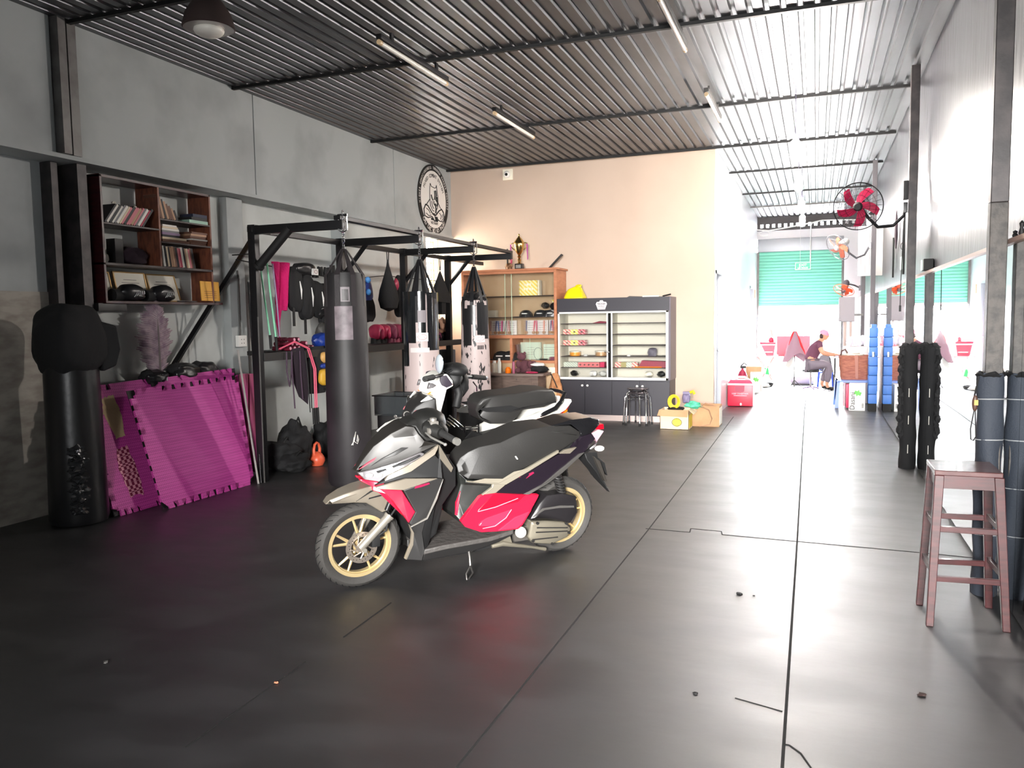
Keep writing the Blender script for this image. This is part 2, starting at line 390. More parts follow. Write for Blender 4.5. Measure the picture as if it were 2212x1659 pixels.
# floor mat seams
def seam(i, pts, w=0.006):
    b = MB()
    for p, q in zip(pts, pts[1:]):
        p = Vector((*p, 0)); q = Vector((*q, 0)); d = (q-p).normalized(); nrm = Vector((-d.y, d.x, 0))*w/2
        b.prism([p+nrm, q+nrm, q-nrm, p-nrm], (0, 0, 0.002))
    struct(b.build('trim_%d' % i, DARK, smooth=False))
seam(18, [(-1.144, 2.418), (-1.131, 3.828), (-1.121, 5.711), (-1.128, 7.527), (-1.16, 12.6)], 0.008)
seam(19, [(-0.086, 2.787), (-0.099, 5.718), (-0.155, 13.806), (-0.15, 17.689)], 0.012)
seam(20, [(-1.145, 5.744), (-0.826, 5.738), (-0.834, 5.842), (-0.616, 5.831), (-0.6, 5.745), (0.684, 5.685), (1.069, 5.653)], 0.008)
seam(21, [(-0.285, 3.256), (-0.101, 3.201)], 0.005)
seam(22, [(-0.088, 2.948), (-0.068, 2.949), (-0.028, 2.904), (0.006, 2.819)], 0.006)
seam(23, [(-2.149, 3.285), (-2.165, 3.789)], 0.007)
seam(24, [(-2.14, 2.213), (-2.158, 2.984)], 0.004)

# ================================================================ scooters
def wheel(t, x, r=0.25, w=0.045, rim=None, disc=False, spokes=10, name='front_wheel', side=1, rr=None):
    """wheel in the scooter's own frame: axle along y"""
    rim = rim or GOLD
    Mx = Matrix.Translation((x, 0, r)) @ Matrix.Rotation(R(90), 4, 'X')
    ri = rr or r*0.72
    b = MB()
    prof = [(ri, -w*0.55), (ri+0.012, -w*0.8), ((r+ri)/2+0.005, -w), (r-0.018, -w*0.82), (r-0.004, -w*0.4), (r, 0), (r-0.004, w*0.4), (r-0.018, w*0.82), ((r+ri)/2+0.005, w), (ri+0.012, w*0.8), (ri, w*0.55)]
    n = 64; rings = []
    for (a, z) in prof: rings.append([b.bm.verts.new((a*math.cos(6.28318*j/n), a*math.sin(6.28318*j/n), z)) for j in range(n)])
    for A, B in zip(rings, rings[1:]):
        for j in range(n): b.bm.faces.new((A[j], A[(j+1) % n], B[(j+1) % n], B[j]))
    # tread grooves
    for v in b.bm.verts: v.co = Mx @ v.co
    tyre = b.build('tyre', RUBBER, t)
    b = MB()
    for k in range(36):
        a = 6.28318*k/36
        for s in (-1, 1):
            p0 = Vector(((r+0.0005)*math.cos(a), (r+0.0005)*math.sin(a), s*0.004)); p1 = Vector(((r-0.013)*math.cos(a+0.13), (r-0.013)*math.sin(a+0.13), s*w*0.78))
            b.tube([Mx @ p0, Mx @ ((p0+p1)/2*1.012), Mx @ p1], 0.0022, 4)
    b.build('tread_groove_pattern', BLACKM, tyre)
    b = MB()
    def ring(r0, r1, z0, z1):
        n = 64; P = [(r0, z0), (r1, z0), (r1, z1), (r0, z1)]
        rg = [[b.bm.verts.new(Mx @ Vector((a*math.cos(6.28318*j/n), a*math.sin(6.28318*j/n), z))) for j in range(n)] for (a, z) in P]
        for i in range(4):
            A = rg[i]; B = rg[(i+1) % 4]
            for j in range(n): b.bm.faces.new((A[j], A[(j+1) % n], B[(j+1) % n], B[j]))
    ring(ri-0.016, ri+0.004, -w*0.62, w*0.62); ring(ri-0.022, ri-0.012, -w*0.35, w*0.35)
    ring(ri+0.0, ri+0.008, w*0.5, w*0.66); ring(ri, ri+0.008, -w*0.66, -w*0.5)
    for k in range(spokes//2):
        for s in (-1, 1):
            a = 6.28318*k/(spokes//2)+0.3; a1 = a+s*0.22
            b.tube([Mx @ Vector((0.045*math.cos(a), 0.045*math.sin(a), 0)), Mx @ Vector(((ri-0.014)*math.cos(a1), (ri-0.014)*math.sin(a1), 0))], [0.011, 0.0065], 6)
    b.tube([Mx @ Vector((0, 0, -w*0.7)), Mx @ Vector((0, 0, w*0.7))], 0.042, 20)
    b.build('rim', rim, t)
    if disc:
        b = MB()
        def ringd(r0, r1, z, th=0.003):
            n = 72; P = [(r0, z), (r1, z), (r1, z+th), (r0, z+th)]
            rg = [[b.bm.verts.new(Mx @ Vector((a*math.cos(6.28318*j/n), a*math.sin(6.28318*j/n), zz))) for j in range(n)] for (a, zz) in P]
            for i in range(4):
                A = rg[i]; B = rg[(i+1) % 4]
                for j in range(n): b.bm.faces.new((A[j], A[(j+1) % n], B[(j+1) % n], B[j]))
        zz = -(w+0.012)
        ringd(0.062, 0.094, zz)
        for k in range(9):
            a = 6.28318*k/9
            b.tube([Mx @ Vector((0.03*math.cos(a), 0.03*math.sin(a), zz+0.001)), Mx @ Vector((0.066*math.cos(a+0.6), 0.066*math.sin(a+0.6), zz+0.001))], 0.005, 6)
        ringd(0.001, 0.034, zz)
        d = b.build('brake_disc', mat('disc_steel', (176, 164, 152), 0.3, metal=0.8), t)
        b = MB()
        for k in range(27):
            a = 6.28318*k/27
            b.tube([Mx @ Vector(((0.071+0.006*(k % 3))*math.cos(a), (0.071+0.006*(k % 3))*math.sin(a), zz-0.0006)), Mx @ Vector(((0.071+0.006*(k % 3))*math.cos(a), (0.071+0.006*(k % 3))*math.sin(a), zz+0.004))], 0.0028, 8)
        b.build('disc_holes', DARK, d)
    return tyre

def solid(poly, bulge=0.01, inset=0.02, mb=None):
    """closed shell spanning both sides of the centre plane from the left outline (x, w, z)"""
    b = mb or MB(); n = len(poly); f0 = len(b.bm.faces)
    Lr = [b.bm.verts.new(Vector(p)) for p in poly]; Rr = [b.bm.verts.new(Vector((p[0], -p[1], p[2]))) for p in poly]
    for i in range(n): b.bm.faces.new((Lr[i], Lr[(i+1) % n], Rr[(i+1) % n], Rr[i]))
    caps = [b.bm.faces.new(Lr[::-1]), b.bm.faces.new(Rr)]
    b.bm.normal_update()
    if bulge:
        for s, c in ((1, caps[0]), (-1, caps[1])):
            r = bmesh.ops.inset_region(b.bm, faces=[c], thickness=inset, depth=0.0, use_even_offset=True)
            for v in c.verts: v.co.y += s*bulge
    bmesh.ops.triangulate(b.bm, faces=[f for f in b.bm.faces if len(f.verts) > 4])
    return b
def panels(name, poly, m, t, off=0.006, thick=0.02, bevel=0.004, crease=None):
    """matching left and right body panels from the left outline"""
    out = []
    for s in (1, -1):
        b = MB(); b.prism([(p[0], s*(p[1]+off), p[2]) for p in poly], (0, -s*thick, 0))
        out.append(b.build(name, m, t, bevel=bevel))
    return out

t = local(thing('motor_scooter', 'matte grey, silver and red motor scooter with gold wheels parked nearest on its side stand', 'scooter', (-1.627, 4.998, 0.0), rot=(-0.10472, 0, -2.27399)))
SC = t
wheel(t, 1.333, 0.255, 0.042, GOLD, disc=True, name='front_wheel')
wheel(t, -0.04, 0.255, 0.05, GOLD, spokes=10)
# front mudguard
solid([(1.537, 0.03, 0.532), (1.513, 0.04, 0.559), (1.44, 0.06, 0.589), (1.363, 0.07, 0.609), (1.283, 0.075, 0.622), (1.196, 0.075, 0.568), (1.154, 0.07, 0.517), (1.188, 0.07, 0.462), (1.217, 0.07, 0.455), (1.266, 0.07, 0.492), (1.313, 0.07, 0.524), (1.38, 0.065, 0.533)], 0.008, 0.02).build('front_mudguard', SILVER, t, bevel=0.004)
panels('mudguard_trim', [(1.374, 0.072, 0.543), (1.284, 0.08, 0.591), (1.243, 0.08, 0.603), (1.292, 0.08, 0.598)], BLACKM, t, 0.004, 0.006, 0)
panels('mudguard_badge', [(1.308, 0.078, 0.55), (1.305, 0.078, 0.558), (1.228, 0.078, 0.57), (1.225, 0.078, 0.561)], CHROME, t, 0.010, 0.004, 0.001)
# fork legs
b = MB()
for s in (1, -1):
    b.tube([(1.353, 0.085, 0.266) if s > 0 else (1.333, -0.085, 0.25), (1.187, 0.085, 0.425) if s > 0 else (1.2, -0.085, 0.47)], [0.025, 0.027], 16)
    b.tube([(1.187, 0.085, 0.425) if s > 0 else (1.2, -0.085, 0.47), (1.176, 0.085, 0.438) if s > 0 else (1.19, -0.085, 0.48)], [0.031, 0.031], 16)
b.tube([(1.333, -0.1, 0.255), (1.333, 0.11, 0.255)], 0.014, 12)
fk = b.build('front_fork', mat('fork_silver', (150, 145, 136), 0.3, metal=0.5), t)
b = MB()
for s in (1, -1): b.tube([(1.195, s*0.085, 0.47), (1.13, s*0.08, 0.62), (1.04, s*0.06, 0.78)], 0.0155, 12)
b.tube([(1.13, -0.08, 0.62), (1.13, 0.08, 0.62)], 0.02, 10)
b.build('fork_tube', BLACK, fk)
b = MB().box((1.235, 0.055, 0.26), (1.285, 0.095, 0.33), r=0.008).tube([(1.25, 0.085, 0.32), (1.205, 0.11, 0.36), (1.19, 0.1, 0.42), (1.13, 0.1, 0.5), (1.11, 0.06, 0.6)], 0.006, 8).box((1.20, 0.07, 0.36), (1.235, 0.1, 0.39), r=0.006)
b.build('brake_caliper', BLACKM, t)
# main inner body that everything is clad on
core = [(1.30, 0.02, 0.66), (1.16, 0.07, 0.82), (1.02, 0.09, 0.93), (0.90, 0.09, 0.93), (0.83, 0.11, 0.72), (0.86, 0.12, 0.45), (0.90, 0.13, 0.30), (1.00, 0.12, 0.22), (1.06, 0.12, 0.32), (1.05, 0.12, 0.48), (1.14, 0.10, 0.58), (1.26, 0.05, 0.61)]
solid(core, 0.01, 0.02).build('inner_fairing', BLACKM, t, bevel=0.004)
# upper nose cowl
solid([(1.363, 0.02, 0.705), (1.317, 0.03, 0.777), (1.267, 0.05, 0.848), (1.172, 0.075, 0.921), (1.088, 0.09, 0.961), (1.047, 0.12, 0.959), (1.034, 0.145, 0.928), (0.999, 0.165, 0.881), (0.919, 0.175, 0.857), (1.024, 0.16, 0.814), (1.151, 0.12, 0.759), (1.27, 0.07, 0.718), (1.351, 0.025, 0.698)], 0.006, 0.03).build('nose_cowl', mat('matte_grey_paint', (38, 36, 34), 0.42, metal=0.2), t, bevel=0.005)
panels('cowl_crease', [(1.286, 0.06, 0.739), (1.235, 0.085, 0.783), (1.167, 0.11, 0.823), (1.131, 0.13, 0.849), (1.095, 0.14, 0.848), (1.163, 0.115, 0.805), (1.231, 0.09, 0.779)], DGREY, t, 0.012, 0.006, 0.002)
panels('nose_stripe', [(1.347, 0.03, 0.718), (1.309, 0.045, 0.753), (1.254, 0.06, 0.79), (1.27, 0.06, 0.769), (1.323, 0.04, 0.732)], mat('stripe_dusty_red', (176, 60, 76), 0.4), t, 0.012, 0.006, 0)
# head lamp
lens = mat('headlamp_lens', (128, 124, 126), 0.08, coat=1.0, metal=0.5)
hl = panels('headlamp', [(1.352, 0.03, 0.697), (1.269, 0.065, 0.719), (1.149, 0.115, 0.76), (1.023, 0.158, 0.816), (1.0, 0.165, 0.81), (1.011, 0.165, 0.795), (1.102, 0.14, 0.738), (1.201, 0.115, 0.69), (1.248, 0.1, 0.65), (1.316, 0.05, 0.657)], lens, t, 0.004, 0.03, 0.004)
b = MB()
for (x, y, w_) in ((806, 1028, 0.075), (822, 1020, 0.1), (846, 1010, 0.12)):
    pass
for s in (1, -1):
    for p in ((1.297, 0.075, 0.687), (1.252, 0.105, 0.69), (1.195, 0.128, 0.731)):
        b.blob((p[0], s*(p[1]+0.002), p[2]), (0.024, 0.012, 0.013), 0, 0, sub=2)
b.build('reflector', WHITEG, hl[0])
panels('lamp_brow', [(1.26, 0.08, 0.709), (1.146, 0.13, 0.753), (1.034, 0.165, 0.805), (1.026, 0.165, 0.799), (1.122, 0.14, 0.751), (1.255, 0.088, 0.702)], BLACKM, t, 0.012, 0.01, 0.001)
panels('lower_cowl', [(1.202, 0.118, 0.691), (1.103, 0.143, 0.739), (1.01, 0.168, 0.795), (0.921, 0.18, 0.858), (0.924, 0.18, 0.842), (0.943, 0.18, 0.803), (1.08, 0.155, 0.709), (1.227, 0.12, 0.659)], SILVER, t, 0.008, 0.02, 0.004)
panels('front_red_trim', [(1.344, 0.035, 0.664), (1.315, 0.05, 0.656), (1.248, 0.1, 0.649), (1.226, 0.115, 0.657), (1.28, 0.115, 0.629), (1.26, 0.12, 0.616), (1.136, 0.16, 0.606), (1.053, 0.165, 0.467), (1.09, 0.16, 0.404), (1.101, 0.155, 0.422), (1.181, 0.14, 0.541), (1.217, 0.13, 0.582), (1.286, 0.1, 0.603), (1.288, 0.09, 0.626), (1.342, 0.04, 0.652)], RED, t, 0.006, 0.03, 0.004)
panels('front_wedge', [(1.286, 0.13, 0.634), (1.119, 0.17, 0.677), (0.926, 0.185, 0.66), (1.134, 0.175, 0.612), (1.267, 0.14, 0.624)], SILVER, t, 0.014, 0.02, 0.004)
panels('dark_inlet', [(1.277, 0.12, 0.635), (1.231, 0.13, 0.662), (1.078, 0.155, 0.706), (0.939, 0.17, 0.797), (0.888, 0.17, 0.742), (0.898, 0.17, 0.655), (1.117, 0.165, 0.675)], BLACKM, t, -0.004, 0.03, 0.003)
panels('leg_shield', [(1.132, 0.17, 0.61), (0.926, 0.185, 0.659), (0.893, 0.185, 0.654), (0.937, 0.18, 0.545), (0.985, 0.17, 0.428), (1.077, 0.165, 0.388), (1.09, 0.16, 0.404), (1.053, 0.165, 0.467)], DGREY, t, 0.010, 0.05, 0.005)
panels('leg_shield_edge', [(0.894, 0.187, 0.655), (0.937, 0.182, 0.545), (0.986, 0.172, 0.428), (1.078, 0.167, 0.389), (1.082, 0.167, 0.381), (0.981, 0.172, 0.419), (0.927, 0.182, 0.539)], mat('satin_edge', (160, 156, 150), 0.3, metal=0.5), t, 0.014, 0.012, 0.002)
panels('shield_inner_blade', [(0.916, 0.175, 0.854), (0.85, 0.15, 0.761), (0.808, 0.14, 0.698), (0.82, 0.14, 0.671), (0.904, 0.165, 0.77)], SILVER, t, 0.008, 0.02, 0.003)
panels('leg_shield_side', [(0.981, 0.165, 0.423), (0.921, 0.175, 0.553), (0.888, 0.18, 0.651), (0.906, 0.165, 0.848), (0.778, 0.12, 0.69), (0.775, 0.12, 0.575), (0.881, 0.13, 0.449), (0.955, 0.14, 0.234), (0.985, 0.155, 0.218), (1.016, 0.16, 0.336)], BLACKM, t, -0.002, 0.05, 0.004)
panels('lower_shield', [(1.088, 0.155, 0.398), (1.075, 0.16, 0.384), (0.984, 0.165, 0.423), (1.004, 0.16, 0.334), (0.987, 0.16, 0.22), (0.999, 0.15, 0.156), (1.093, 0.13, 0.172), (1.061, 0.14, 0.262), (1.056, 0.145, 0.336)], DGREY, t, 0.006, 0.04, 0.004)
panels('lower_silver_edge', [(1.087, 0.15, 0.396), (1.067, 0.145, 0.338), (1.07, 0.14, 0.275), (1.102, 0.13, 0.179), (1.09, 0.13, 0.172), (1.055, 0.14, 0.261), (1.053, 0.145, 0.336)], SILVER, t, 0.012, 0.02, 0.002)
# foot board
b = MB(); fb = [(0.992, 0.17, 0.225), (0.874, 0.19, 0.245), (0.566, 0.195, 0.251), (0.407, 0.19, 0.273)]
fb = [(p[0], p[1], p[2]) for p in fb]
top = [(fb[0][0], 0.165, fb[0][2]), (fb[1][0], 0.19, fb[1][2]), (fb[2][0], 0.195, fb[2][2]), (fb[3][0], 0.19, fb[3][2])]
pl = top+[(p[0], -p[1], p[2]) for p in top[::-1]]
b.prism(pl, (0, 0, -0.03))
b.build('foot_board', mat('ribbed_rubber', (66, 63, 61), 0.6, bump=0.8, bscale=25), t, bevel=0.006)
panels('floor_rail', [(0.989, 0.165, 0.22), (0.871, 0.185, 0.237), (0.563, 0.19, 0.246), (0.404, 0.185, 0.271), (0.413, 0.18, 0.235), (0.506, 0.17, 0.198), (0.681, 0.16, 0.162), (0.854, 0.15, 0.154), (0.995, 0.14, 0.151)], DGREY, t, 0.004, 0.06, 0.006)
solid([(0.961, 0.1, 0.186), (0.368, 0.1, 0.219), (0.365, 0.1, 0.157), (0.65, 0.1, 0.129), (0.966, 0.1, 0.131)], 0).build('belly_pan', BLACKM, t)
# under seat tunnel
solid([(0.75, 0.1, 0.65), (0.71, 0.13, 0.611), (0.506, 0.15, 0.573), (0.285, 0.14, 0.475), (0.361, 0.15, 0.416), (0.51, 0.155, 0.348), (0.73, 0.155, 0.332), (0.746, 0.13, 0.355), (0.77, 0.1, 0.39), (0.761, 0.09, 0.464), (0.73, 0.09, 0.573)], 0.004, 0.02).build('centre_tunnel', mat('dark_green_grey_plastic', (30, 32, 30), 0.45), t, bevel=0.006)
panels('tunnel_red_strip', [(0.768, 0.09, 0.389), (0.761, 0.09, 0.464), (0.735, 0.09, 0.533), (0.747, 0.1, 0.465), (0.757, 0.1, 0.385)], RED, t, 0.012, 0.02, 0.002)
# red side panel with creases
rp = panels('side_panel', [(0.764, 0.17, 0.371), (0.697, 0.175, 0.453), (0.646, 0.175, 0.511), (0.615, 0.175, 0.521), (0.548, 0.175, 0.521), (0.299, 0.165, 0.479), (0.374, 0.175, 0.44), (0.225, 0.16, 0.469), (0.231, 0.16, 0.45), (0.273, 0.165, 0.389), (0.281, 0.165, 0.368), (0.34, 0.17, 0.289), (0.372, 0.17, 0.267), (0.409, 0.17, 0.28), (0.518, 0.175, 0.276), (0.627, 0.175, 0.287), (0.739, 0.175, 0.337)], RED, t, 0.010, 0.03, 0.006)
RED_SHADE = mat('scooter_red_shaded', (170, 14, 40), 0.25, coat=0.5); RED_LIT = mat('scooter_red_lit', (216, 46, 74), 0.2, coat=0.8)  # darker recess and lighter facets put shade and light into the red
for s in (0, 1):
    sg = 1-2*s
    def q(pl, d): return [(p[0], sg*(p[1]+d), p[2]) for p in pl]
    MB().prism(q([(0.661, 0.185, 0.425), (0.555, 0.185, 0.519), (0.324, 0.178, 0.485), (0.385, 0.185, 0.447)], 0.003), (0, -sg*0.01, 0)).build('upper_recess', RED_SHADE, rp[s], bevel=0.003)
    MB().prism(q([(0.631, 0.185, 0.357), (0.594, 0.185, 0.375), (0.427, 0.182, 0.405), (0.451, 0.182, 0.354), (0.534, 0.185, 0.308), (0.648, 0.185, 0.33)], 0.006), (0, -sg*0.014, 0)).build('lower_blister', RED_LIT, rp[s], bevel=0.004)
    MB().prism(q([(0.517, 0.185, 0.282), (0.399, 0.182, 0.35), (0.29, 0.175, 0.372), (0.345, 0.178, 0.296), (0.381, 0.18, 0.275)], 0.006), (0, -sg*0.014, 0)).build('corner_facet', RED_LIT, rp[s], bevel=0.004)
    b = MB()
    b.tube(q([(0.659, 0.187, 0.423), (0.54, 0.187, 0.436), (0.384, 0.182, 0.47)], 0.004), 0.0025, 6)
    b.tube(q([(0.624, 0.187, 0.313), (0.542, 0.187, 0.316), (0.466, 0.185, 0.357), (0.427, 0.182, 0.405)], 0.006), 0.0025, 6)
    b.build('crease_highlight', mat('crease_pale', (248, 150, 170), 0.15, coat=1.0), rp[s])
# tail side panels
panels('tail_side', [(0.531, 0.165, 0.516), (0.463, 0.165, 0.555), (0.303, 0.155, 0.619), (0.069, 0.13, 0.703), (-0.019, 0.12, 0.7), (-0.079, 0.11, 0.732), (-0.118, 0.1, 0.795), (-0.21, 0.085, 0.807), (-0.243, 0.08, 0.769), (-0.154, 0.09, 0.687), (0.036, 0.12, 0.574), (0.152, 0.14, 0.527), (0.293, 0.155, 0.471)], mat('gloss_purple_black', (28, 22, 30), 0.18, coat=0.8), t, 0.006, 0.04, 0.005)
panels('tail_lower_rail', [(0.347, 0.155, 0.481), (0.296, 0.16, 0.479), (0.155, 0.145, 0.529), (0.039, 0.125, 0.576), (-0.15, 0.095, 0.689), (-0.104, 0.105, 0.685), (0.073, 0.135, 0.594), (0.195, 0.15, 0.527)], GREYP, t, 0.012, 0.02, 0.003)
panels('tail_silver_strip', [(0.715, 0.14, 0.607), (0.512, 0.165, 0.576), (0.304, 0.155, 0.649), (0.073, 0.135, 0.734), (0.072, 0.135, 0.716), (0.302, 0.158, 0.625), (0.468, 0.168, 0.562), (0.534, 0.17, 0.52), (0.628, 0.17, 0.518), (0.56, 0.168, 0.558), (0.553, 0.165, 0.576), (0.715, 0.14, 0.6)], mat('champagne_paint', (150, 143, 128), 0.3, metal=0.4), t, 0.008, 0.02, 0.003)
panels('tail_vent', [(0.07, 0.135, 0.712), (0.032, 0.135, 0.733), (-0.069, 0.12, 0.738), (-0.015, 0.125, 0.702)], SILVER, t, 0.014, 0.02, 0.002)
panels('tail_decal', [(0.385, 0.152, 0.568), (0.366, 0.152, 0.595), (0.265, 0.147, 0.619), (0.258, 0.147, 0.609), (0.312, 0.15, 0.583)], mat('decal_dark_red', (130, 24, 60), 0.4), t, 0.012, 0.006, 0)
panels('shield_decal', [(1.071, 0.185, 0.618), (1.065, 0.185, 0.631), (0.984, 0.188, 0.644), (0.978, 0.188, 0.635), (1.031, 0.186, 0.622)], mat('decal_dark_red', (130, 24, 60), 0.4), t, 0.014, 0.006, 0)
solid([(0.689, 0.1, 0.588), (0.04, 0.08, 0.754), (-0.136, 0.07, 0.785), (-0.257, 0.06, 0.769), (-0.171, 0.07, 0.685), (0.018, 0.09, 0.564), (0.231, 0.1, 0.469), (0.47, 0.11, 0.501)], 0).build('tail_core', BLACKM, t)
# seat
seat = solid([(0.748, 0.06, 0.687), (0.728, 0.07, 0.731), (0.684, 0.085, 0.767), (0.622, 0.1, 0.795), (0.484, 0.115, 0.814), (0.392, 0.12, 0.848), (0.285, 0.12, 0.88), (0.129, 0.11, 0.887), (-0.039, 0.09, 0.873), (-0.116, 0.08, 0.826), (-0.131, 0.08, 0.789), (0.023, 0.115, 0.73), (0.266, 0.145, 0.666), (0.485, 0.165, 0.595), (0.706, 0.14, 0.617), (0.728, 0.12, 0.633), (0.741, 0.08, 0.643)], 0.012, 0.03)
seat.build('seat', mat('seat_vinyl', (34, 33, 32), 0.5, bump=0.08, bscale=220), t, bevel=0.012, seg=3)
panels('seat_tag', [(0.398, 0.14, 0.728), (0.391, 0.14, 0.73), (0.378, 0.14, 0.711), (0.384, 0.14, 0.709)], WHITE, t, 0.02, 0.01, 0)
# rear grab rail and lamps
solid([(0.121, 0.1, 0.883), (-0.02, 0.105, 0.912), (-0.19, 0.09, 0.915), (-0.272, 0.07, 0.892), (-0.282, 0.07, 0.854), (-0.212, 0.085, 0.807), (-0.126, 0.09, 0.79), (-0.116, 0.09, 0.828), (-0.039, 0.1, 0.882)], 0.004, 0.01).build('grab_rail', mat('gloss_black', (20, 20, 22), 0.12, coat=1.0), t, bevel=0.005)
solid([(-0.288, 0.05, 0.849), (-0.333, 0.045, 0.851), (-0.339, 0.045, 0.815), (-0.272, 0.06, 0.821)], 0).build('tail_light', REDLENS, t, bevel=0.003)
solid([(-0.215, 0.08, 0.802), (-0.283, 0.06, 0.82), (-0.336, 0.05, 0.804), (-0.278, 0.055, 0.735), (-0.254, 0.07, 0.762)], 0).build('rear_indicator', mat('smoked_pink_lens', (206, 160, 172), 0.15, coat=0.8), t, bevel=0.003)
panels('tail_chrome_edge', [(-0.15, 0.095, 0.687), (-0.263, 0.07, 0.743), (-0.257, 0.07, 0.718), (-0.179, 0.09, 0.683)], CHROME, t, 0.010, 0.01, 0.002)
b = solid([(-0.189, 0.05, 0.666), (-0.293, 0.045, 0.664), (-0.299, 0.05, 0.627), (-0.359, 0.05, 0.582), (-0.388, 0.05, 0.489), (-0.347, 0.05, 0.539), (-0.386, 0.02, 0.442), (-0.438, 0.02, 0.357), (-0.341, 0.05, 0.456), (-0.284, 0.06, 0.529), (-0.197, 0.07, 0.623)], 0)
b.build('rear_mudguard', BLACKM, t, bevel=0.004)
solid([(-0.244, 0.085, 0.647), (-0.295, 0.085, 0.608), (-0.361, 0.085, 0.463), (-0.342, 0.085, 0.465), (-0.27, 0.085, 0.594)], 0).build('number_plate_holder', mat('satin_dark', (70, 66, 62), 0.3, metal=0.5), t, bevel=0.003)
b = MB()
for s in (1, -1): b.blob((-0.263, s*0.11, 0.706), (0.035, 0.03, 0.02), 0, 0, sub=2)
b.build('turn_signal', mat('clear_signal', (210, 208, 206), 0.15, coat=0.8), t)
# engine, belt cover and swing arm
solid([(0.257, 0.13, 0.301), (0.194, 0.13, 0.394), (0.138, 0.13, 0.442), (0.026, 0.135, 0.442), (-0.078, 0.135, 0.41), (-0.097, 0.135, 0.298), (-0.046, 0.135, 0.232), (0.017, 0.135, 0.254), (0.247, 0.13, 0.291)], 0.014, 0.02).build('belt_cover', mat('cover_black', (30, 28, 30), 0.35), t, bevel=0.006)
panels('cover_rib', [(0.253, 0.15, 0.316), (0.18, 0.15, 0.368), (0.049, 0.15, 0.369), (-0.058, 0.15, 0.355), (-0.059, 0.15, 0.342), (0.055, 0.15, 0.354), (0.166, 0.15, 0.354)], GREYP, t, 0.004, 0.008, 0.002)
ca = solid([(0.243, 0.125, 0.279), (0.136, 0.13, 0.272), (0.003, 0.13, 0.247), (-0.057, 0.13, 0.193), (-0.033, 0.13, 0.138), (0.087, 0.13, 0.106), (0.227, 0.12, 0.133), (0.257, 0.11, 0.175)], 0.01, 0.016).build('crankcase', mat('cast_aluminium', (128, 122, 108), 0.4, metal=0.5), t, bevel=0.006)
b = MB()
for (p, q_) in (((0.21, 0.142, 0.24), (-0.022, 0.142, 0.207)), ((0.216, 0.142, 0.21), (-0.023, 0.142, 0.184)), ((0.239, 0.138, 0.163), (0.05, 0.142, 0.154))): b.tube([p, q_], 0.004, 6)
for p in ((0.239, 0.14, 0.158), (0.092, 0.14, 0.116), (-0.032, 0.14, 0.173), (-0.007, 0.14, 0.24), (0.211, 0.14, 0.271)): b.cyl(p, (p[0], p[1]+0.012, p[2]), 0.009, n=8)
b.build('case_bolt', DGREY, ca)
b = MB().cyl((0.303, 0.1, 0.209), (0.339, 0.16, 0.235), 0.035).box((0.12, -0.1, 0.14), (0.42, 0.08, 0.24), r=0.01).tube([(0.40, 0.0, 0.2), (0.30, 0.0, 0.16), (-0.04, 0, 0.25)], 0.03)
b.cyl((-0.04, -0.1, 0.255), (-0.04, 0.12, 0.255), 0.03)
b.build('engine_block', mat('engine_grey', (92, 88, 84), 0.5, metal=0.4), t)
b = MB().cyl((0.048, 0.1, 0.545), (0.006, 0.1, 0.429), 0.012)
p0 = Vector((0.056, 0.1, 0.565)); p1 = Vector((0.006, 0.1, 0.429)); hx = []
for k in range(72):
    u = k/71; a = k*0.62; c_ = p0.lerp(p1, u); hx.append((c_.x+0.027*math.cos(a), c_.y+0.027*math.sin(a), c_.z))
b.tube(hx, 0.006, 6); b.build('rear_shock', DGREY, t)
b = MB().tube([(0.531, 0.14, 0.167), (0.462, 0.15, 0.178), (0.363, 0.15, 0.15), (0.231, 0.13, 0.11), (0.127, 0.12, 0.077)], [0.014, 0.018, 0.012, 0.008, 0.012], 8)
b.prism([(0.486, 0.15, 0.187), (0.416, 0.15, 0.243), (0.393, 0.15, 0.173)], (0, -0.02, 0))
b.build('foot_peg', mat('cast_aluminium', (128, 122, 108), 0.4, metal=0.5), t)
b = MB().tube([(0.695, 0.15, 0.179), (0.699, 0.18, 0.134), (0.704, 0.2, 0.093)], 0.011, 8).tube([(0.704, 0.2, 0.093), (0.741, 0.22, 0.054), (0.743, 0.24, 0.015)], 0.006, 8).tube([(0.704, 0.2, 0.093), (0.697, 0.22, 0.052), (0.743, 0.24, 0.015)], 0.006, 8)
p = (0.743, 0.24, 0.012); b.box((p[0]-0.02, p[1]-0.015, p[2]-0.004), (p[0]+0.02, p[1]+0.015, p[2]+0.006), r=0.002)
p = (0.682, 0.15, 0.165); b.blob((p[0], p[1], p[2]), (0.022, 0.015, 0.015), 0, 0, sub=2)
b.build('side_stand', mat('stand_steel', (70, 68, 66), 0.35, metal=0.7), t)
# handlebar housing, switchgear and levers
hb = mat('matte_black_housing', (26, 26, 25), 0.5)
b = MB(); b.blob((0.919, 0.02, 0.966), (0.10, 0.13, 0.07), 0.06, 3, 1.5, 3).blob((0.911, 0.16, 0.935), (0.05, 0.055, 0.05), 0.05, 2, 2, 3)
b.tube([(0.931, 0.05, 0.954), (0.968, 0.17, 0.947), (0.936, 0.24, 0.941)], [0.045, 0.05, 0.03], 14)
hs = b.build('handlebar_housing', hb, t)
solid([(1.081, 0.07, 0.959), (1.04, 0.06, 0.986), (0.961, 0.05, 0.997), (0.888, 0.05, 1.0), (0.843, 0.05, 0.989), (0.822, 0.07, 0.958), (0.863, 0.13, 0.919), (0.906, 0.15, 0.872), (0.981, 0.15, 0.873), (1.022, 0.13, 0.916), (1.036, 0.1, 0.953)], 0.006, 0.015).build('handlebar_cover', hb, t, bevel=0.01)
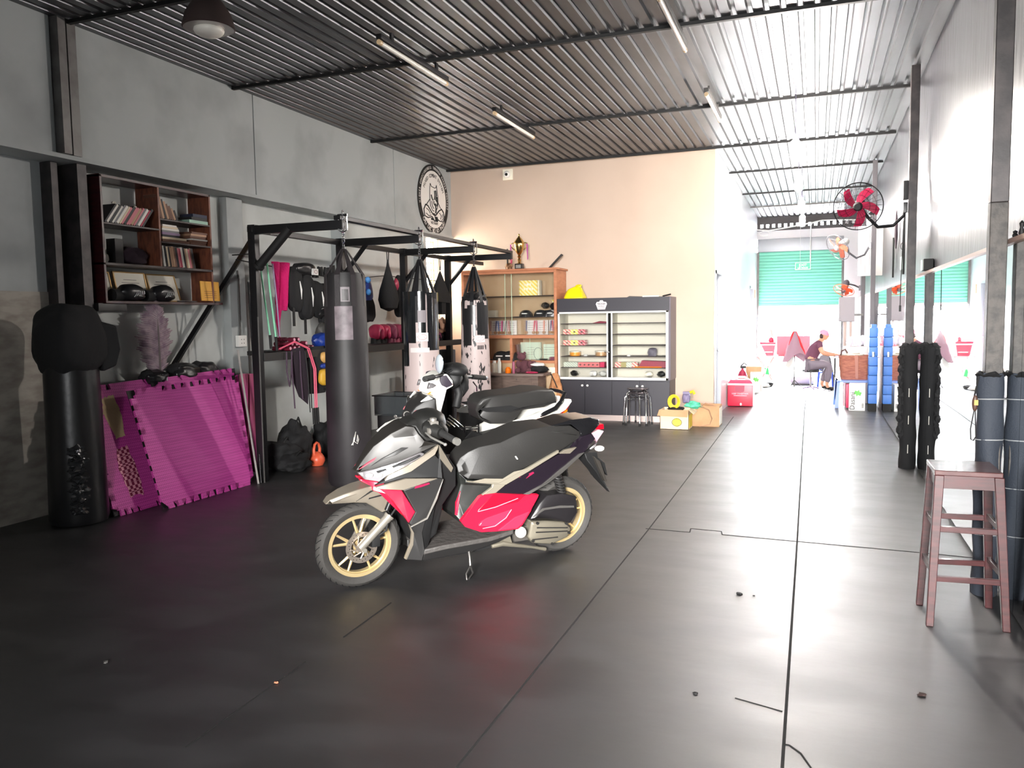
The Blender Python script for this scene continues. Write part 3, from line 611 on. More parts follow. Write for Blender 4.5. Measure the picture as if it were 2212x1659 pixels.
b = MB().tube([(0.95, 0.10, 0.93), (0.93, 0.24, 0.94), (0.90, 0.36, 0.92)], 0.019, 14).tube([(0.95, -0.10, 0.93), (0.93, -0.24, 0.94), (0.90, -0.36, 0.92)], 0.019, 14)
b.build('grip', mat('grip_rubber', (22, 22, 22), 0.8, bump=0.4, bscale=80), t)
for s in (1, -1):
    MB().cyl((0.90, s*0.36, 0.92), (0.895, s*0.385, 0.918), 0.021).build('bar_end', ALU, t)
    MB().tube([(1.0, s*0.17, 0.935), (1.01, s*0.28, 0.93), (0.97, s*0.38, 0.91)], 0.006, 8).blob((0.97, s*0.38, 0.91), (0.010, 0.010, 0.010), 0, sub=2).build('brake_lever', ALU, t)
b = MB().box((0.93, 0.15, 0.955), (0.98, 0.20, 1.0), r=0.008).cyl((0.955, 0.175, 0.99), (0.955, 0.175, 1.015), 0.02).cyl((0.985, 0.16, 0.94), (1.0, 0.16, 0.94), 0.025).cyl((0.985, 0.2, 0.945), (1.0, 0.2, 0.945), 0.02)
b.build('mirror_mount', mat('mount_metal', (150, 146, 140), 0.35, metal=0.6), t)

# ---------------------------------------------------------------- white underbone motorbike behind
t = local(thing('motorbike', 'white and black underbone motorbike with round mirror standing behind the scooter', 'motorbike', (-2.3135, 5.58, 0), rot=(-0.10472, 0, -2.18669)))
wheel(t, 0.80, 0.27, 0.035, mat('black_rim', (40, 40, 42), 0.3, metal=0.4)); wheel(t, -0.46, 0.27, 0.04, mat('black_rim', (40, 40, 42), 0.3, metal=0.4))
TP = []
solid([(0.945, 0.03, 0.795), (0.865, 0.05, 0.841), (0.763, 0.06, 0.869), (0.659, 0.06, 0.874), (0.657, 0.06, 0.775), (0.762, 0.06, 0.833), (0.868, 0.05, 0.789)], 0.005, 0.01).build('front_mudguard', WHITEG, t, bevel=0.005)
solid([(0.752, 0.04, 0.838), (0.73, 0.05, 0.91), (0.692, 0.07, 0.967), (0.625, 0.09, 1.011), (0.566, 0.12, 1.025), (0.573, 0.14, 0.916), (0.542, 0.15, 0.816), (0.588, 0.14, 0.703), (0.676, 0.1, 0.736)], 0.008, 0.02).build('leg_shield', DGREY, t, bevel=0.006)
panels('shield_top_edge', [(0.662, 0.08, 0.999), (0.613, 0.1, 1.041), (0.591, 0.12, 1.024), (0.63, 0.1, 1.01)], WHITEG, t, 0.012, 0.02, 0.002)
panels('shield_sticker', [(0.713, 0.065, 0.918), (0.706, 0.065, 0.934), (0.691, 0.07, 0.944), (0.691, 0.07, 0.921)], mat('sticker_pink', (206, 110, 116), 0.5), t, 0.016, 0.006, 0)
# handlebar cowl
solid([(0.612, 0.05, 1.055), (0.594, 0.06, 1.108), (0.584, 0.06, 1.147), (0.521, 0.07, 1.181), (0.468, 0.1, 1.186), (0.428, 0.11, 1.14), (0.422, 0.11, 1.1), (0.474, 0.11, 1.077), (0.484, 0.1, 1.01), (0.505, 0.09, 0.907), (0.527, 0.09, 0.918), (0.551, 0.1, 1.014), (0.575, 0.09, 1.044)], 0.01, 0.015).build('handlebar_cowl', WHITEG, t, bevel=0.008)
panels('head_lamp', [(0.609, 0.07, 1.085), (0.596, 0.07, 1.13), (0.572, 0.08, 1.123), (0.552, 0.09, 1.111), (0.578, 0.085, 1.092)], lens, t, 0.014, 0.02, 0.003)
panels('cowl_recess', [(0.529, 0.1, 1.14), (0.524, 0.095, 1.175), (0.485, 0.11, 1.179), (0.44, 0.12, 1.116), (0.454, 0.12, 1.107), (0.487, 0.12, 1.096), (0.519, 0.11, 1.112)], mat('cowl_dark', (48, 42, 52), 0.4), t, 0.012, 0.01, 0.002)
panels('amber_signal', [(0.603, 0.06, 1.047), (0.587, 0.07, 1.064), (0.554, 0.09, 1.065), (0.569, 0.085, 1.042)], ORANGE, t, 0.018, 0.02, 0.002)
b = MB().blob((0.359, 0.0, 1.198), (0.10, 0.12, 0.05), 0.05, 1, 2, 3).blob((0.376, 0.0, 1.142), (0.07, 0.10, 0.08), 0.05, 2, 2, 3)
ds = b.build('dash_cluster', BLACKM, t)
b = MB()
for k in range(3): b.tube([(0.468, 0.06, 1.196), (0.424, 0.08, 1.214), (0.332, 0.06, 1.18)], 0.004, 6)
b.tube([(0.47, 0.05, 1.205), (0.397, 0.05, 1.238), (0.315, 0.03, 1.194)], 0.003, 6).tube([(0.457, 0.08, 1.189), (0.419, 0.09, 1.208), (0.349, 0.07, 1.175)], 0.003, 6)
b.build('dash_trim', CHROME, ds)
b = MB().tube([(0.443, 0.03, 1.181), (0.578, 0.16, 1.185), (0.756, 0.34, 1.208)], 0.012, 10)
b.tube([(0.42, -0.05, 1.12), (0.40, -0.22, 1.13), (0.36, -0.37, 1.10)], 0.013, 10)
b.tube([(0.348, -0.05, 1.143), (0.069, -0.25, 1.09), (-0.147, -0.38, 1.05)], 0.016, 10)
b.build('handlebar', BLACK, t)
b = MB().cyl((0.043, -0.26, 1.087), (-0.136, -0.37, 1.052), 0.019).cyl((0.657, 0.24, 1.196), (0.781, 0.36, 1.209), 0.019); b.build('grip', mat('grip_rubber', (22, 22, 22), 0.8), t)
b = MB().cyl((-0.136, -0.37, 1.052), (-0.159, -0.385, 1.049), 0.019).tube([(0.497, 0.08, 1.171), (0.618, 0.2, 1.187), (0.784, 0.36, 1.209)], 0.005, 8).box((0.38, -0.22, 1.05), (0.43, -0.17, 1.12), r=0.01).tube([(0.039, -0.25, 1.049), (0.004, -0.25, 1.011), (0.002, -0.25, 0.974)], 0.006, 6)
b.build('brake_lever', CHROME, t)
b = MB().tube([(0.502, 0.1, 1.194), (0.554, 0.16, 1.232), (0.588, 0.2, 1.259)], 0.006, 8); b.build('mirror_stem', BLACK, t)
p = Vector((0.6, 0.22, 1.281)); b = MB().blob(p, (0.02, 0.045, 0.065), 0.0, 0, sub=3); b.build('rear_view_mirror', mat('pale_mirror', (214, 224, 232), 0.1, metal=0.6), t)
b = MB().blob((0.238, -0.1, 1.067), (0.06, 0.06, 0.10), 0.08, 5, 2, 3).tube([(0.308, -0.05, 1.114), (0.277, -0.05, 1.009), (0.312, -0.03, 0.912)], 0.03, 10); b.build('steering_column_cover', BLACKM, t)
b = MB().box((0.30, -0.1, 0.60), (0.5, 0.1, 0.8), r=0.03).blob((0.28, 0, 0.66), (0.15, 0.09, 0.1), 0.05, 2, 2)
b.build('centre_frame', BLACKM, t)
# chrome carrier
b = MB()
for k in range(4):
    b.tube([(0.451, 0.12, 0.892), (0.338, 0.12, 0.802), (0.143, 0.02, 0.766)] if k == 0 else [tuple(Vector(q_)+Vector((0, -0.02*k, -0.022*k))) for q_ in ((0.451, 0.12, 0.892), (0.338, 0.12, 0.802), (0.143, 0.02, 0.766))], 0.006, 8)
b.tube([(0.144, 0.02, 0.784), (0.103, -0.04, 0.69)], 0.006, 6).tube([(0.323, 0.12, 0.807), (0.296, 0.08, 0.728)], 0.006, 6)
b.build('chrome_carrier', CHROME, t)
# seat and tail
st = solid([(0.197, 0.06, 0.904), (0.196, 0.08, 0.948), (0.164, 0.09, 0.986), (0.124, 0.1, 1.002), (0.026, 0.11, 1.011), (-0.131, 0.12, 1.012), (-0.299, 0.12, 1.03), (-0.459, 0.11, 1.018), (-0.484, 0.11, 0.98), (-0.494, 0.12, 0.924), (-0.362, 0.14, 0.894), (-0.157, 0.14, 0.888), (-0.074, 0.13, 0.791), (0.103, 0.12, 0.801), (0.175, 0.08, 0.837)], 0.012, 0.02)
st.build('seat', mat('seat_vinyl_smooth', (38, 37, 36), 0.5, bump=0.06, bscale=200), t, bevel=0.014, seg=3)
panels('seat_piping', [(0.227, 0.12, 0.928), (0.154, 0.13, 0.91), (-0.041, 0.14, 0.894), (-0.161, 0.145, 0.913), (-0.468, 0.135, 0.935), (-0.469, 0.135, 0.924), (-0.161, 0.145, 0.903), (-0.042, 0.14, 0.883), (0.162, 0.13, 0.901)], BLACKM, t, 0.010, 0.006, 0)
tp = panels('tail_panel', [(0.153, 0.12, 0.682), (0.137, 0.13, 0.71), (-0.007, 0.14, 0.754), (-0.063, 0.145, 0.806), (-0.295, 0.14, 0.853), (-0.504, 0.12, 0.901), (-0.562, 0.1, 0.937), (-0.66, 0.08, 0.926), (-0.666, 0.08, 0.908), (-0.598, 0.09, 0.844), (-0.495, 0.11, 0.812), (-0.351, 0.13, 0.76), (-0.175, 0.14, 0.724), (-0.093, 0.14, 0.697), (0.023, 0.13, 0.678)], WHITEG, t, 0.008, 0.03, 0.005)
b = MB()
for (p, q_) in (((-0.138, 0.155, 0.752), (-0.229, 0.155, 0.787)), ((-0.229, 0.155, 0.772), (-0.311, 0.152, 0.8)), ((-0.289, 0.152, 0.809), (-0.378, 0.148, 0.822)), ((-0.162, 0.155, 0.764), (-0.18, 0.155, 0.752))): b.tube([p, q_], 0.005, 6)
b.build('swoosh_decal', mat('decal_orange_brown', (176, 106, 80), 0.5), tp[0])
solid([(-0.511, 0.09, 0.807), (-0.594, 0.085, 0.84), (-0.682, 0.06, 0.906), (-0.65, 0.06, 0.835), (-0.581, 0.07, 0.798)], 0.002, 0.004).build('tail_light', REDLENS, t, bevel=0.003)
panels('amber_indicator', [(-0.577, 0.085, 0.819), (-0.62, 0.08, 0.848), (-0.625, 0.08, 0.837), (-0.59, 0.085, 0.818)], ORANGE, t, 0.012, 0.01, 0)
b = MB()
for s in (1, -1):
    P = [(-0.317, 0.13, 0.824), (-0.353, 0.15, 0.846), (-0.46, 0.15, 0.881), (-0.526, 0.13, 0.923), (-0.589, 0.09, 0.977)]
    b.tube([(p[0], s*p[1], p[2]) for p in P], [0.008, 0.017, 0.018, 0.017, 0.014], 10)
p = (-0.589, 0.09, 0.977); b.tube([(p[0], p[1], p[2]), (p[0]-0.02, 0, p[2]), (p[0], -p[1], p[2])], 0.014, 10)
b.build('grab_rail', mat('gloss_black', (20, 20, 22), 0.12, coat=1.0), t)
MB().prism([(-0.68, -0.02, 0.82), (-0.754, -0.02, 0.777), (-0.766, -0.02, 0.738), (-0.69, -0.02, 0.744)], (0.0, -0.16, 0)).build('number_plate', mat('plate_white', (226, 230, 234), 0.5), t, bevel=0.002)
solid([(0.079, 0.09, 0.692), (-0.381, 0.09, 0.756), (-0.608, 0.05, 0.821), (-0.62, 0.04, 0.762), (-0.453, 0.06, 0.652), (-0.084, 0.1, 0.589), (0.119, 0.1, 0.558), (0.272, 0.09, 0.573), (0.347, 0.08, 0.664), (0.235, 0.08, 0.756)], 0.004, 0.02).build('rear_body', BLACKM, t, bevel=0.006)
b = MB().box((-0.1, -0.12, 0.2), (0.3, 0.1, 0.5), r=0.04).tube([(-0.05, 0.1, 0.35), (-0.46, 0.1, 0.27)], 0.025).tube([(-0.05, -0.1, 0.35), (-0.46, -0.1, 0.27)], 0.025).tube([(-0.3, 0.11, 0.75), (-0.45, 0.11, 0.3)], 0.022).tube([(0.55, 0.07, 0.8), (0.80, 0.07, 0.27)], 0.022).tube([(0.55, -0.07, 0.8), (0.80, -0.07, 0.27)], 0.022).cyl((0.8, -0.08, 0.27), (0.8, 0.08, 0.27), 0.02)
b.tube([(0.1, 0.08, 0.25), (0.15, 0.2, 0.05), (0.15, 0.24, 0.0)], 0.01).tube([(0.3, -0.1, 0.4), (0.5, -0.08, 0.6), (0.52, 0, 0.95)], 0.035)
b.build('engine_and_forks', mat('engine_grey', (92, 88, 84), 0.5, metal=0.4), t)

# ================================================================ wall shelf with books
t = thing('wall_shelf', 'dark red-brown wooden open shelf unit hung high on the left wall, full of books', 'shelf', (-5.73, 5.83, 1.74))
y0, y1, z0, z1, xb, xf, ym = 5.16, 6.47, 1.745, 2.80, -5.86, -5.60, 5.80
def brd(name, a, b_, m=WOODS): return MB().box(a, b_).build(name, m, t, bevel=0.002)
brd('side_panel', (xb, y0, z0), (xf, y0+0.022, z1), WOODR); brd('side_panel', (xb, y1-0.022, z0), (xf, y1, z1))
brd('top_panel', (xb, y0, z1-0.02), (xf, y1, z1+0.004), WOODR); brd('bottom_panel', (xb, y0, z0-0.018), (xf, y1, z0+0.004), WOODR); brd('bottom_lip', (xf-0.08, y1, z0-0.018), (xf, y1+0.12, z0+0.004), WOODR)
brd('divider', (xb, ym-0.011, 2.07), (xf, ym+0.011, z1-0.02))
DARKSH = mat('shelf_dark_edge', (56, 44, 44), 0.5)
brd('shelf_board', (xb, y0, 2.05), (xf, y1, 2.072), DARKSH)
brd('shelf_board', (xb, y0+0.02, 2.392), (xf, ym, 2.408), DARKSH)
brd('shelf_board', (xb, ym, 2.49), (xf, y1-0.02, 2.506), DARKSH); brd('shelf_board', (xb, ym, 2.285), (xf, y1-0.02, 2.3), DARKSH)
def book(y, z, h, th, d, col, cname, label, group, lean=0.0, flat=False, w=None):
    c = mat('book_'+cname, col, 0.6); b = MB()
    if flat:
        b.box((0, 0, 0), (d, h, th)); b.mi = 1; b.box((-0.001, 0.004, 0.003), (d-0.006, h+0.0005, th-0.003)); Mx = at((xf-0.012-d, y, z), 0, 0, lean)
    else:
        b.box((0, 0, 0), (d, th, h)); b.mi = 1; b.box((-0.001, 0.003, 0.003), (d-0.005, th-0.003, h+0.0005)); Mx = at((xf-0.012-d, y, z), lean)
    for v in b.bm.verts: v.co = Mx @ v.co
    tag(b.build('book', [c, PAPER], smooth=False), label, 'book', group)
cols = {'white': (226, 222, 214), 'black': (34, 34, 38), 'pink': (206, 120, 130), 'crimson': (170, 40, 70), 'tan': (178, 140, 112), 'cream': (222, 204, 176), 'brown': (110, 74, 58), 'navy': (40, 46, 72), 'mint': (170, 206, 188), 'grey': (120, 120, 124), 'lilac': (132, 110, 140)}
y = y0+0.035
seq = ['black', 'white', 'black', 'white', 'grey', 'white', 'cream', 'pink', 'black', 'pink', 'pink', 'tan', 'pink', 'grey', 'white', 'crimson', 'black']
for i, cn in enumerate(seq):
    th = 0.016+0.004*((i*7) % 3); h = 0.20-0.004*(i % 4)
    book(y+0.008, 2.409+th*0.58, h, th, 0.15, cols[cn], cn, '%s slanting book, %s from the left on the upper left shelf' % (cn, ORD[i]), 'books leaning on the upper left shelf', lean=-0.66)
    y += th*1.28
y = ym+0.03
for i, cn in enumerate(['brown', 'tan', 'black', 'tan', 'brown', 'brown', 'tan', 'black']):
    th = 0.02+0.005*(i % 2)
    book(y, 2.507, 0.215-0.022*i*0.8, th, 0.15, cols[cn], cn, '%s tilted book, %s from the left on the top right shelf' % (cn, ORD[i]), 'books tilting on the top right shelf', lean=0.22+0.03*i)
    y += th*1.25
for i, (cn, yy, hh, zz, th) in enumerate((('mint', 6.19, 0.25, 2.507, 0.03), ('black', 6.22, 0.21, 2.538, 0.028), ('navy', 6.24, 0.19, 2.567, 0.03))):
    book(yy, zz, hh, th, 0.16, cols[cn], cn, '%s book lying flat in the short stack at the right end of the top shelf' % cn, 'books lying flat on the top right shelf', flat=True)
for i, (cn, yy, hh, zz, th) in enumerate((('brown', 5.84, 0.34, 2.301, 0.024), ('cream', 5.84, 0.30, 2.326, 0.02), ('black', 5.84, 0.21, 2.347, 0.018), ('lilac', 5.84, 0.22, 2.366, 0.022), ('grey', 5.84, 0.2, 2.389, 0.016), ('white', 5.84, 0.21, 2.406, 0.018), ('cream', 5.845, 0.19, 2.425, 0.016), ('white', 5.85, 0.17, 2.442, 0.016))):
    book(yy, zz, hh, th, 0.16, cols[cn], cn, '%s flat book, %s from below in the left stack of the middle right shelf' % (cn, ORD[i]), 'flat books in the left stack of the middle shelf', flat=True)
for i, (cn, zz, th) in enumerate((('brown', 2.301, 0.022), ('brown', 2.324, 0.02), ('white', 2.345, 0.014), ('brown', 2.36, 0.024), ('tan', 2.385, 0.02), ('brown', 2.406, 0.018))):
    book(6.19+0.012*(i % 3), zz, 0.21, th, 0.15, cols[cn], cn, '%s flat book, %s from below in the right stack of the middle right shelf' % (cn, ORD[i]), 'flat books in the right stack of the middle shelf', flat=True)
y = ym+0.05
for i, cn in enumerate(['white', 'black', 'cream', 'black', 'tan', 'tan', 'brown', 'black', 'pink', 'crimson', 'white', 'black', 'tan', 'cream', 'pink', 'brown', 'black']):
    th = 0.017+0.004*((i*5) % 3)
    book(y, 2.073, 0.19-0.003*(i % 5), th, 0.15, cols[cn], cn, '%s upright book, %s from the left on the lowest right book shelf' % (cn, ORD[i]), 'books standing on the lowest right shelf', lean=0.13+0.004*i)
    y += th*1.12
# things between the books
tag(MB().box((-5.78, 5.36, 2.073), (-5.68, 5.45, 2.29), r=0.004).build('speaker_box', DGREY), 'tall dark grey box standing at the left on the middle shelf', 'box')
tag(MB().blob((-5.74, 5.60, 2.155), (0.085, 0.15, 0.08), 0.08, 4, 2.5, 4, sq=0.85).build('cloth_bundle', mat('plum_cloth', (52, 36, 46), 0.85, bump=0.5, bscale=20)), 'dark plum cloth bag heaped beside the grey box on the shelf', 'bag')
tag(MB().lathe([(0.001, 0), (0.045, 0), (0.05, 0.03), (0.02, 0.05), (0.018, 0.12), (0.055, 0.2), (0.05, 0.27), (0.001, 0.3)], (-5.76, 5.25, 2.073), 18).build('small_lamp', BLACKM), 'small black round-headed desk lamp at the left end of the middle shelf', 'lamp')
tag(MB().blob((-5.75, 5.30, 2.12), (0.04, 0.04, 0.05), 0.1, 2).build('tissue_ball', PAPER), 'crumpled white paper next to the black desk lamp', 'paper')
for i, (yy, d) in enumerate(((5.41, 0), (5.64, 0))):
    tag(MB().blob((-5.72, yy, 2.60 if i == 0 else 2.59), (0.012, 0.02, 0.012), 0.3, i).build('paper_tag', PAPER), 'small crumpled white tag %s above the slanting books' % ('on the left' if i == 0 else 'on the right'), 'tag', 'paper tags above the books')
# framed certificates
def cert(y, z, w_, h, lab, gold=True, tilt=0.22):
    c = thing('framed_certificate', lab, 'certificate', (-5.76, y, z))
    Mx = at((-5.74, y, z), 0, -tilt)
    b = MB()
    for a, e in (((-0.008, -w_/2, 0), (0.008, w_/2, 0.012)), ((-0.008, -w_/2, h-0.012), (0.008, w_/2, h)), ((-0.008, -w_/2, 0), (0.008, -w_/2+0.012, h)), ((-0.008, w_/2-0.012, 0), (0.008, w_/2, h))): b.box(a, e, Mx)
    b.build('frame', mat('thin_gold_frame', (176, 142, 92), 0.4, metal=0.4) if gold else BLACKM, c, smooth=False)
    MB().box((-0.004, -w_/2+0.01, 0.01), (0.002, w_/2-0.01, h-0.01), Mx).build('certificate_sheet', PAPER, c, smooth=False)
    b = MB()
    for k, (ww, zz) in enumerate(((0.4, 0.72), (0.55, 0.62), (0.3, 0.54), (0.6, 0.46), (0.5, 0.4), (0.35, 0.3))): b.box((0.002, -w_*ww/2, h*zz), (0.004, w_*ww/2, h*zz+0.004), Mx)
    b.build('printed_lines', mat('ink_grey', (120, 116, 112), 0.8), c, smooth=False)
cert(5.27, 1.752, 0.22, 0.26, 'framed certificate at the left end of the bottom shelf')
cert(5.60, 1.752, 0.36, 0.27, 'framed certificate in the middle of the bottom shelf, behind the boxing gloves', True)
cert(5.99, 1.752, 0.36, 0.27, 'framed certificate at the right of the bottom shelf, beside the yellow card', True, 0.3)
Mx = at((-5.60, 6.42, 1.765), 0, -0.05, 0.12)
b = MB().box((-0.004, -0.15, 0.0), (0.004, 0.15, 0.19), Mx)
yc = b.build('yellow_card', mat('card_yellow', (226, 168, 66), 0.6), smooth=False); tag(yc, 'yellow printed award card standing at the right end of the bottom shelf', 'card')
b = MB()
for zz in (0.03, 0.05, 0.07, 0.09): b.box((0.0045, -0.10, zz), (0.0055, 0.10, zz+0.004), Mx)
b.box((0.0045, 0.04, 0.13), (0.0055, 0.055, 0.155), Mx)
b.build('printed_text', mat('ink_brown', (150, 96, 60), 0.8), yc, smooth=False)
def glove(name, label, cat, c, size, m, group=None, rz=0.0, cuffm=None, trim=None, down=True):
    g = thing(name, label, cat, c, 0, group); c = Vector(c); s = size
    Mx = Matrix.Translation(c) @ Matrix.Rotation(rz, 4, 'Z')
    MB().blob((0, 0, 0.50*s), (0.34*s, 0.42*s, 0.50*s), 0.05, 3, 1.5, 3, Mx, 0.9).build('padded_fist', m, g)
    MB().blob((0.12*s, -0.40*s, 0.42*s), (0.15*s, 0.14*s, 0.28*s), 0.03, 1, 2, 2, Mx).build('thumb', m, g)
    b = MB().tube([Mx @ Vector((0, 0, 0.2*s)), Mx @ Vector((-0.1*s, 0, -0.02*s))], [0.28*s, 0.24*s], 16)
    b.build('cuff', cuffm or m, g)
    return g
for i, (yy, rz) in enumerate(((5.48, 0.1), (5.84, -0.15))):
    g = thing('boxing_glove', '%s black boxing glove with silver pattern before the certificates on the bottom shelf' % ('left' if i == 0 else 'right'), 'boxing glove', (-5.66, yy, 1.75), 0, 'black boxing gloves on the bottom shelf')
    MB().blob((-5.655, yy, 1.825), (0.075, 0.125, 0.078), 0.06, 3+i, 1.5, 4, None, 0.9).build('padded_fist', VINYL, g)
    MB().blob((-5.61, yy+0.04, 1.795), (0.035, 0.07, 0.034), 0.04, 2, 2, 3).build('thumb', VINYL, g)
    MB().tube([(-5.67, yy-0.09, 1.80), (-5.67, yy-0.19, 1.80)], [0.05, 0.055], 14).build('cuff', CLOTHB, g)
    b = MB()
    for k in range(5): b.tube([(-5.585-0.003*k, yy-0.03+0.022*k, 1.785+0.004*k), (-5.574, yy-0.01+0.022*k, 1.815), (-5.580, yy+0.0+0.02*k, 1.84)], 0.0035, 5)
    b.build('silver_print', mat('print_silver', (196, 198, 200), 0.35, metal=0.4), g)
tag(MB().tube([(-5.62, 5.99, 1.757), (-5.62, 6.19, 1.757), (-5.61, 6.24, 1.757)], [0.006, 0.008, 0.004], 8).build('pen', CHROME), 'silver pen lying on the bottom shelf right of the gloves', 'pen')
# notices on the wall behind the shelf
for i, (ya, yb, za, zb, cl) in enumerate(((5.20, 5.32, 2.55, 2.68, 'pale blue notice seen through the top left of the book shelf'), (6.50, 6.66, 2.35, 2.74, 'tall pale blue notice on the wall right of the book shelf'))):
    tag(MB().box((XL+0.001, ya, za), (XL+0.004, yb, zb)).build('wall_notice', mat('notice_blue_white', (206, 218, 228), 0.6)), cl, 'notice', 'notices on the left wall')

# ================================================================ left corner
t = thing('punching_bag', 'black worn punching bag with padded cover standing in the dark left corner', 'punching bag', (-5.55, 4.75, 0))
MB().lathe([(0.02, 0.0), (0.20, 0.01), (0.215, 0.05), (0.205, 0.5), (0.2, 0.9), (0.195, 1.3), (0.19, 1.5), (0.15, 1.6), (0.03, 1.62)], (-5.57, 4.75, 0), 32).build('bag_body', VINYL, t)
MB().blob((-5.57, 4.75, 1.42), (0.235, 0.24, 0.29), 0.05, 6, 2.0, 4, None, 0.75).build('padded_cover', CLOTHB, t)
MB().prism([(-5.38, 4.86, 1.58), (-5.33, 4.98, 1.54), (-5.32, 5.0, 1.35), (-5.34, 4.97, 1.22), (-5.38, 4.88, 1.18)], (-0.07, 0.02, 0)).build('side_strap_pad', CLOTHB, t, bevel=0.015)
b = MB()
for k in range(7):
    z = 0.14+k*0.075; b.blob((-5.425, 4.64, z), (0.055, 0.075, 0.046), 0.3, k, 3, 3)
b.build('creased_tape', mat('shiny_tape', (40, 41, 43), 0.14, bump=0.5, bscale=18), t)
t.location += Vector((0.16, -0.13, 0)); tag(MB().box((-5.879, 5.10, 1.66), (-5.62, 5.40, 1.73), r=0.01).build('wall_bracket', DGREY), 'dark grey padded wall bracket under the left end of the book shelf', 'bracket')
MB().blob((-5.44, 4.58, 1.0), (0.05, 0.03, 0.015), 0.3, 2).build('torn_patch', DGREY, t)
# tall feathered leaf
t = thing('dried_palm_fan', 'tall greyish purple dried palm fan propped against the wall above the pink mats', 'palm fan', (-5.7, 5.76, 1.0))
b = MB(); S0 = (-5.66, 5.77, 0.98)
def leafw(u): return 0.20*math.sin(math.pi*min(1, u*0.97+0.02))**0.75
NL = 46
for s in (-1, 1):
    for k in range(NL):
        u = k/NL; z = 1.0+0.74*u; ww = leafw(u)+0.012*math.sin(k*1.9)
        p0 = Vector((-5.66, 5.77, z)); p1 = Vector((-5.70+0.02*math.sin(k), 5.77+s*ww, z+0.05))
        b.tube([p0, (p0+p1)/2+Vector((0.015, 0, 0.01)), p1], [0.014, 0.017, 0.004], 4)
b.build('frond', mat('frond_mauve', (176, 158, 166), 0.8, rgb2=(140, 118, 134), nscale=14), t)
MB().tube([(-5.65, 5.77, 0.86), (-5.65, 5.77, 1.5), (-5.67, 5.77, 1.75)], [0.012, 0.008, 0.003], 8).build('stem', mat('frond_stem', (110, 100, 100), 0.7), t)
# interlocking foam mats
def puzzle(name, label, TL, TR, BL, BR, nt=(11, 9), m=PINK, th=0.022, worn=False, cut=None):
    TL, TR, BL, BR = map(Vector, (TL, TR, BL, BR)); pts = []
    def P(u, v): return TL.lerp(TR, u).lerp(BL.lerp(BR, u), v)
    def edge(a, c, n, out):
        e = []; d = (c-a)
        for k in range(n):
            f = [(0.30, 0), (0.22, 1), (0.78, 1), (0.70, 0)]
            for (q_, o) in f: e.append(a+d*((k+q_)/n)+out*o*0.05)
        return e
    top = (TR-TL).normalized(); dn = (BL-TL).normalized()
    loop = [TL]+edge(TL, TR, nt[0], -dn)+[TR]+edge(TR, BR, nt[1], top)+[BR]+edge(BR, BL, nt[0], dn)+[BL]+edge(BL, TL, nt[1], -top)
    nrm = top.cross(dn).normalized()
    if nrm.x < 0: nrm = -nrm
    o = MB().prism(loop, nrm*-th).build(name, m, smooth=False)
    q_ = [TL+(-top-dn)*0.05, TR+(top-dn)*0.05, BR+(top+dn)*0.035, BL+(-top+dn)*0.035]
    MB().prism([p_-nrm*(th+0.001) for p_ in q_], nrm*-0.008).build('black_backing', BLACKM, o, smooth=False)
    tag(o, label, 'foam mat', 'pink foam puzzle mats'); return o, nrm, P
FOAM = mat('foam_pink_weave', (196, 62, 152), 0.55)
nt_ = FOAM.node_tree; N_ = nt_.nodes; L_ = nt_.links
tc = N_.new('ShaderNodeTexCoord'); ck = N_.new('ShaderNodeTexChecker'); ck.inputs['Scale'].default_value = 75
mp_ = N_.new('ShaderNodeMapping'); mp_.inputs['Rotation'].default_value = (0.78, 0, 0); L_.new(tc.outputs['Object'], mp_.inputs[0]); L_.new(mp_.outputs[0], ck.inputs['Vector'])
ck.inputs['Color1'].default_value = (*srgb((206, 74, 164)), 1); ck.inputs['Color2'].default_value = (*srgb((176, 50, 138)), 1)
L_.new(ck.outputs['Color'], N_['Principled BSDF'].inputs['Base Color'])
bp_ = N_.new('ShaderNodeBump'); bp_.inputs['Strength'].default_value = 0.5; bp_.inputs['Distance'].default_value = 0.004
L_.new(ck.outputs['Fac'], bp_.inputs['Height']); L_.new(bp_.outputs[0], N_['Principled BSDF'].inputs['Normal'])
o, nrm, P = puzzle('foam_mat', 'whole pink foam puzzle mat leaning frontmost against the left wall', (-5.38, 5.20, 0.95), (-5.37, 6.44, 0.985), (-5.06, 5.17, 0.05), (-5.05, 6.22, 0.05), m=FOAM)
o2, nrm2, P2 = puzzle('foam_mat', 'worn pink foam puzzle mat with a peeled beige patch, leftmost beside the black bag', (-5.60, 4.90, 0.99), (-5.58, 5.75, 1.02), (-5.25, 4.85, 0.05), (-5.25, 5.6, 0.05), m=FOAM)
def patch(P_, n_, uv, m, name, par, seed=0, amp=0.012):
    random.seed(seed); b = MB(); pts = []
    for i, (u, v) in enumerate(uv):
        u2, v2 = uv[(i+1) % len(uv)]
        for k in range(6):
            f = k/6; uu = u+(u2-u)*f+random.uniform(-amp, amp); vv = v+(v2-v)*f+random.uniform(-amp, amp)
            pts.append(P_(uu, vv)+n_*0.0015)
    b.prism(pts, n_*0.001); b.build(name, m, par, smooth=False)
patch(P2, nrm2, [(0.16, 0.07), (0.30, 0.05), (0.34, 0.2), (0.32, 0.42), (0.2, 0.42), (0.2, 0.25), (0.13, 0.2)], mat('peeled_foam_beige', (196, 168, 132), 0.85, bump=0.6, bscale=40), 'peeled_patch', o2, 3)
m_ = mat('foam_checker_worn', (214, 120, 150), 0.7)
N_ = m_.node_tree.nodes; L_ = m_.node_tree.links; tc = N_.new('ShaderNodeTexCoord'); ck = N_.new('ShaderNodeTexChecker'); ck.inputs['Scale'].default_value = 38
ck.inputs['Color1'].default_value = (*srgb((224, 150, 170)), 1); ck.inputs['Color2'].default_value = (*srgb((120, 20, 60)), 1)
